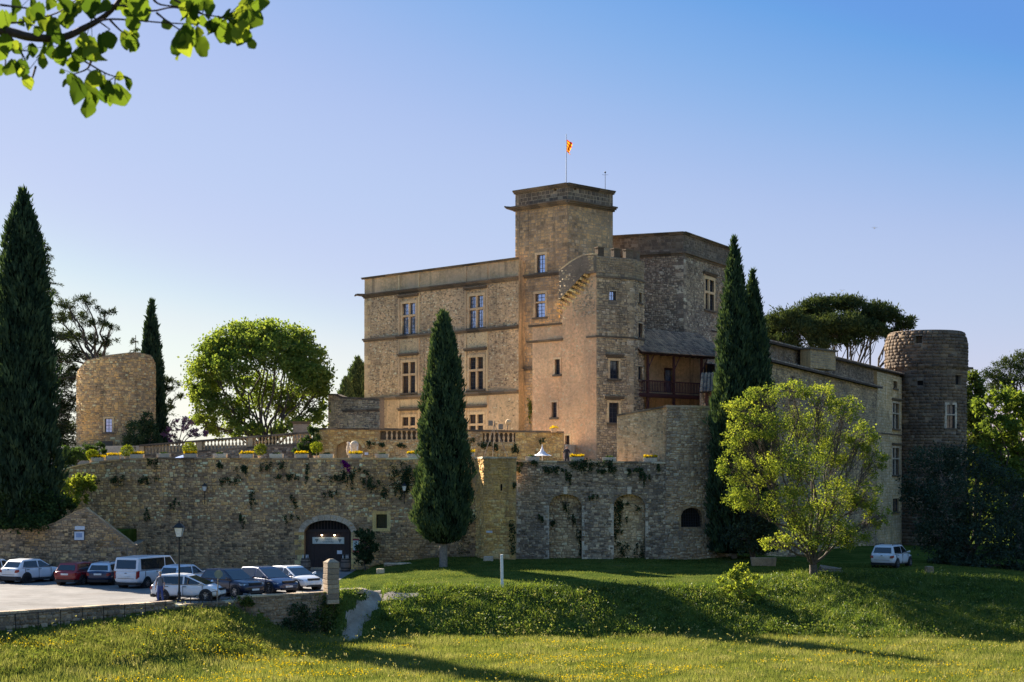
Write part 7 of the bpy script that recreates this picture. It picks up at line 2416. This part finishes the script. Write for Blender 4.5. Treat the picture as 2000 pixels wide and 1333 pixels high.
# ---------------------------------------------------------------- terrace dressing
def TW(x):
    s_, _ = px_s(T if x < 935 else (PF if x < 1005 else BW), x, 897)
    sf = T if x < 935 else (PF if x < 1005 else BW)
    z_ = np.interp(s_, [q[0] for q in tprof], [q[1] for q in tprof]) if sf is T else (pz if sf is PF else np.interp(s_, [q[0] for q in bz], [q[1] for q in bz]))
    v = sf.pt(s_, z_, -.25)
    return v + Vector((0, 0, .12))
M['planter'] = stone_mat('planter_stone', [(.36, .35, .34), (.46, .45, .43)], amt=.3, streak=0)
def near(x):
    marks = [(140, 'close to the shrub by the ruined tower'), (220, 'below the ruined round tower'), (300, 'where the balustrade starts'), (390, 'by the blue parasol'), (500, 'under the plane tree'), (600, 'by the climbing shrub'), (700, 'in front of the arched stair'), (780, 'below the balustrade opening'), (860, 'beside the dense cypress tip'), (930, 'just past the dense cypress'), (1060, 'by the white pointed parasol'), (1130, 'next to the person in dark clothes'), (1200, 'below the turret windows'), (1290, 'beside the bastion')]
    return min(marks, key=lambda m_: abs(m_[0] - x))[1]
used_labels = {}
for x, fl in ((192, 1), (222, 1), (268, 1), (320, 0), (372, 1), (430, 0), (482, 1), (540, 0), (589, 1), (638, 0), (694, 1), (746, 0), (808, 1), (914, 1), (1040, 0), (1127, 1), (1190, 0), (1270, 1)):
    v = TW(x)
    lab = ('stone flower box full of yellow flowers ' if fl else 'plain stone planter with low green leaves ') + near(x)
    if lab in used_labels:
        lab = lab.replace('stone flower box', 'second stone flower box').replace('plain stone', 'second plain stone')
    used_labels[lab] = 1
    o = trough('flower_box', lab, x, v.y, 1.05, .42, .3, M['planter'], v.z, math.degrees(math.atan2(T.ey, T.ex)), 'planter', 'planters along the terrace parapet')
    n = 150 if fl else 110
    Pt = np.stack([rng.uniform(-.48, .48, n), rng.uniform(-.17, .17, n), .26 + rng.random(n) * .1], 1)
    if not fl:
        Pt[:, 0] *= .5
    v_, f__ = leaf_quads(Pt, rng.uniform(.08, .16, n), .6)
    mk('foliage', mesh_np('foliage', v_, f__, np.repeat(rng.random(n), 4)), M['shrub'], o, local=True)
    if fl:
        n = 190
        Pt = np.stack([rng.uniform(-.5, .5, n), rng.uniform(-.2, .2, n), .34 + rng.random(n) * .16], 1)
        v_, f__ = leaf_quads(Pt, rng.uniform(.07, .12, n), .95)
        mk('flowers', mesh_np('flowers', v_, f__, np.repeat(rng.random(n), 4)), M['yellow'], o, local=True)
lab_t = ['standing at the low left end by the huge cypress', 'before the dark shrub left of the ruined tower', 'before the ivy bush of the ruined tower', 'right above the blue parasol', 'under the trunk of the plane tree', 'beside the climbing shrub and arched stair']
for i, (x, y, r_) in enumerate(((116, 896, 12.5), (180, 888, 12), (248, 881, 13), (370, 876, 14), (509, 878, 12.5), (618, 874, 12.5))):
    v = TW(x)
    D = v.y + .35
    X = P2(x, D)[0]
    zc_ = zpx(y, D)
    rr = r_ * D / F
    o = root('topiary_ball', (X, D, v.z - .1), 'clipped yellow green ball tree ' + lab_t[i], 'topiary', 'ball trees along the terrace parapet')
    n = 900
    d = rnd_unit(n)
    Pt = np.array([X, D, zc_]) + d * rr * (.7 + .32 * rng.random(n))[:, None] * np.array([1, 1, .88])
    v_, f__ = leaf_quads(Pt, rng.uniform(.07, .15, n), .6)
    mk('crown', mesh_np('crown', v_, f__, np.repeat(rng.random(n), 4)), M['topiary'], o)
    mb = MB()
    mb.bar((X, D, v.z - .1), (X, D, zc_), .035, .03, 7)
    mb.build('stem', M['bark_pale'], o)
    mb = MB()
    mb.lathe((X, D, v.z - .1), [(.18, 0), (.2, .22), (.23, .24), (.23, .28)], 12)
    mb.build('pot', M['planter'], o)
def parasol(label, x, y, D, rad, h, mat, curve_=1.0, z0=7.55):
    X = P2(x, D)[0]
    zt_ = zpx(y, D)
    o = root('parasol', (X, D, z0), label, 'parasol')
    prf = [(rad, -h), (rad * .62, -h * .62), (rad * .3, -h * .3 if curve_ > .9 else -h * .5), (.03, 0)] if curve_ > .9 else [(rad, -h), (rad * .5, -h * .82), (rad * .22, -h * .55), (rad * .1, -h * .25), (.02, 0)]
    mb = MB()
    mb.lathe((X, D, zt_), prf, 8, cap=False)
    mb.build('canopy', mat, o)
    mb = MB()
    mb.bar((X, D, z0), (X, D, zt_ + .1), .025)
    mb.build('pole', M['white_paint'], o)
parasol('open blue parasol showing over the terrace parapet', 364, 887, 126.5, 1.25, .42, plain('blue_canvas', (.16, .27, .62), .8))
parasol('white pointed tent shaped parasol on the terrace', 1059, 871, 122.6, .75, .75, plain('white_canvas', (.66, .68, .72), .8), .5)
# sculpture in the arched stair
sc_ = root('garden_sculpture', tuple(P3(688, 893, 126.5)), 'pale stone head with two slanting white rods in front of the arched stair', 'sculpture')
q = P3(692, 876, 126.5)
mb = MB()
mb.lathe(q - Vector((0, 0, .5)), [(.2, 0), (.3, .25), (.36, .6), (.34, .85), (.22, 1.02), (.05, 1.08)], 12)
mb.build('head', M['bleached'], sc_, smooth=True)
mb = MB()
mb.bar(P3(682, 864, 126), P3(691, 893, 125.6), .035)
mb.bar(P3(698, 872, 126), P3(696, 893, 125.6), .03)
mb.build('rods', M['white_paint'], sc_)
mb = MB()
mb.lathe(P3(680, 875, 126.2), [(.1, -.55), (.16, -.1), (.12, .1), (.08, .25), (.1, .45), (.02, .47)], 10)
mb.build('figure', M['bleached'], sc_, smooth=True)
# floodlight stands in front of the broad wing
fs_ = root('floodlight_stand', tuple(P3(968, 902, 122.4)), 'tripod stand with two grey floodlights on the terrace', 'floodlight')
top = P3(966, 829, 122.4)
mb = MB()
for x, dd in ((944, .0), (962, .6), (993, -.1)):
    mb.bar(top, P3(x, 897, 122.4 + dd), .025, n=5)
mb.bar(top, top + Vector((0, 0, .25)), .03)
mb.build('tripod', M['bark_pale'], fs_)
for x, y in ((958, 827), (978, 834)):
    c_ = P3(x, y, 122.4)
    mb = MB()
    mb.box(c_.x - .17, c_.x + .17, c_.y - .15, c_.y + .15, c_.z - .2, c_.z + .2)
    mb.build('lamp_head', M['bark_pale'], fs_, bevel=.03)
sl = root('spotlight', tuple(P3(993, 846, 128)), 'small brass spotlight clamped on the upper terrace coping', 'floodlight')
c_ = P3(993, 825, 128)
mb = MB()
mb.lathe(c_, [(.06, -.2), (.2, -.1), (.24, .12), (.2, .12)], 12, axis='y')
mb.build('lamp_head', M['trim'], sl)
mb = MB()
mb.bar(c_, P3(990, 843, 128), .03)
mb.build('arm', M['iron'], sl)
fp = root('flower_pot', tuple(P3(1082, 844, 127.3)), 'terracotta pot of yellow flowers on the end of the upper terrace wall', 'planter')
q = P3(1082, 845, 127.3)
mb = MB()
mb.lathe(q, [(.2, 0), (.27, .26), (.3, .28), (.3, .34), (.24, .34)], 14)
mb.build('pot', M['pink_stone'], fp)
n = 160
d = rnd_unit(n)
d[:, 2] = np.abs(d[:, 2])
v_, f__ = leaf_quads(np.array(q) + np.array([0, 0, .32]) + d * np.array([.3, .3, .16]), rng.uniform(.06, .12, n), .9)
mk('flowers', mesh_np('flowers', v_, f__, np.repeat(rng.random(n), 4)), M['yellow'], fp)
# chimney behind the balustrade
cb = root('garden_pier', tuple(P3(588, 850, 139)), 'dark broad stone pier with flared cap behind the balustrade', 'pier')
q = P3(588, 850, 139)
mb = MB()
mb.box(q.x - .62, q.x + .62, q.y - .5, q.y + .5, 9.0, zpx(829, 139), .4)
mb.build('shaft', M['grey_rubble'], cb)
mb = MB()
zc_ = zpx(829, 139)
mb.hexa([(q.x - .62, q.y - .52, zc_), (q.x + .62, q.y - .52, zc_), (q.x + .62, q.y + .52, zc_), (q.x - .62, q.y + .52, zc_), (q.x - .82, q.y - .7, zc_ + .22), (q.x + .82, q.y - .7, zc_ + .22), (q.x + .82, q.y + .7, zc_ + .22), (q.x - .82, q.y + .7, zc_ + .22)], .3)
mb.build('cap', M['trim_dark'], cb)

# ---------------------------------------------------------------- on the tower top
fpz = ztw - 1.9
fpo = root('flagpole', tuple(P3(1106, 358, 145.2)), 'slender steel flagpole on top of the square tower', 'flagpole')
fpo.location.z = fpz
WM[fpo.name] = Matrix.Translation(fpo.location)
q = P3(1106, 262, 145.2)
mb = MB()
mb.bar((q.x, q.y, fpz), (q.x, q.y, q.z), .055, .03, 8)
mb.build('pole', M['rim'], fpo)
fg = root('flag', tuple(P3(1107, 308, 145.2)), 'limp flag with red and yellow stripes', 'flag')
mb = MB()
nu, nv = 12, 18
pts_ = []
for j in range(nv + 1):
    for i in range(nu + 1):
        u, v = i / nu, j / nv
        sag = u * .55
        wid = .62 * u * (1 - .35 * v)
        x = q.x + .05 + wid * (.75 + .25 * math.sin(v * 5 + 1)) * (.8 + .5 * (v > .75) * u)
        y = q.y - .12 * math.sin(u * 9 + v * 3) * u - .1 * u
        z = zpx(273, 145.2) - v * 1.05 - sag * (.6 + .3 * math.sin(v * 3))
        pts_.append((x, y, z))
fs__ = [(j * (nu + 1) + i, j * (nu + 1) + i + 1, (j + 1) * (nu + 1) + i + 1, (j + 1) * (nu + 1) + i) for j in range(nv) for i in range(nu)]
mb.add(pts_, fs__)
mb.m = [((f[0] // (nu + 1)) // 2) % 2 for f in fs__]
M['flag_red'] = leaf_mat('flag_red', [(.55, .03, .015), (.55, .03, .015)], .5, (1.2, 1, 1))
M['flag_yellow'] = leaf_mat('flag_yellow', [(.65, .38, .02), (.65, .38, .02)], .5, (1.2, 1.1, .6))
mb.build('cloth', [M['flag_red'], M['flag_yellow']], fg, smooth=True)
an = root('antenna', tuple(P3(1182, 380, 148)), 'thin antenna mast with small ball on the square tower', 'antenna')
an.location.z = fpz
WM[an.name] = Matrix.Translation(an.location)
q = P3(1182, 337, 148.0)
mb = MB()
mb.bar((q.x, q.y, fpz), q, .035, .02)
mb.build('mast', M['iron'], an)
mb = MB()
mb.lathe(q, [(.02, -.1), (.1, 0), (.02, .1)], 10)
for dx in (-.28, .28):
    mb.bar(q - Vector((0, 0, .25)), q + Vector((dx, 0, -.22)), .012)
mb.build('aerial', M['iron'], an)
for x, y, D, lab in ((1645, 568, 190, 'dark bird gliding over the stone pine'), (1708, 446, 180, 'dark bird high in the sky to the side of the old keep')):
    bi = root('bird', tuple(P3(x, y, D)), lab, 'bird')
    mb = MB()
    mb.lathe((0, 0, 0), [(.01, -.22), (.06, -.1), (.07, .05), (.045, .14), (.01, .2)], 8, axis='y')
    for s in (1, -1):
        mb.add([(s * .04, -.08, .02), (s * .04, .08, .02), (s * .2, .05, .1), (s * .42, -.04, .06), (s * .2, -.07, .09), (s * .2, 0, .075)], [(0, 1, 2, 5, 4), (2, 3, 4, 5)])
    mb.add([(-.03, -.2, 0), (.03, -.2, 0), (.06, -.34, 0), (-.06, -.34, 0), (0, -.3, .02)], [(0, 1, 2, 4), (0, 4, 3)])
    mb.build('body', M['iron'], bi, local=True)
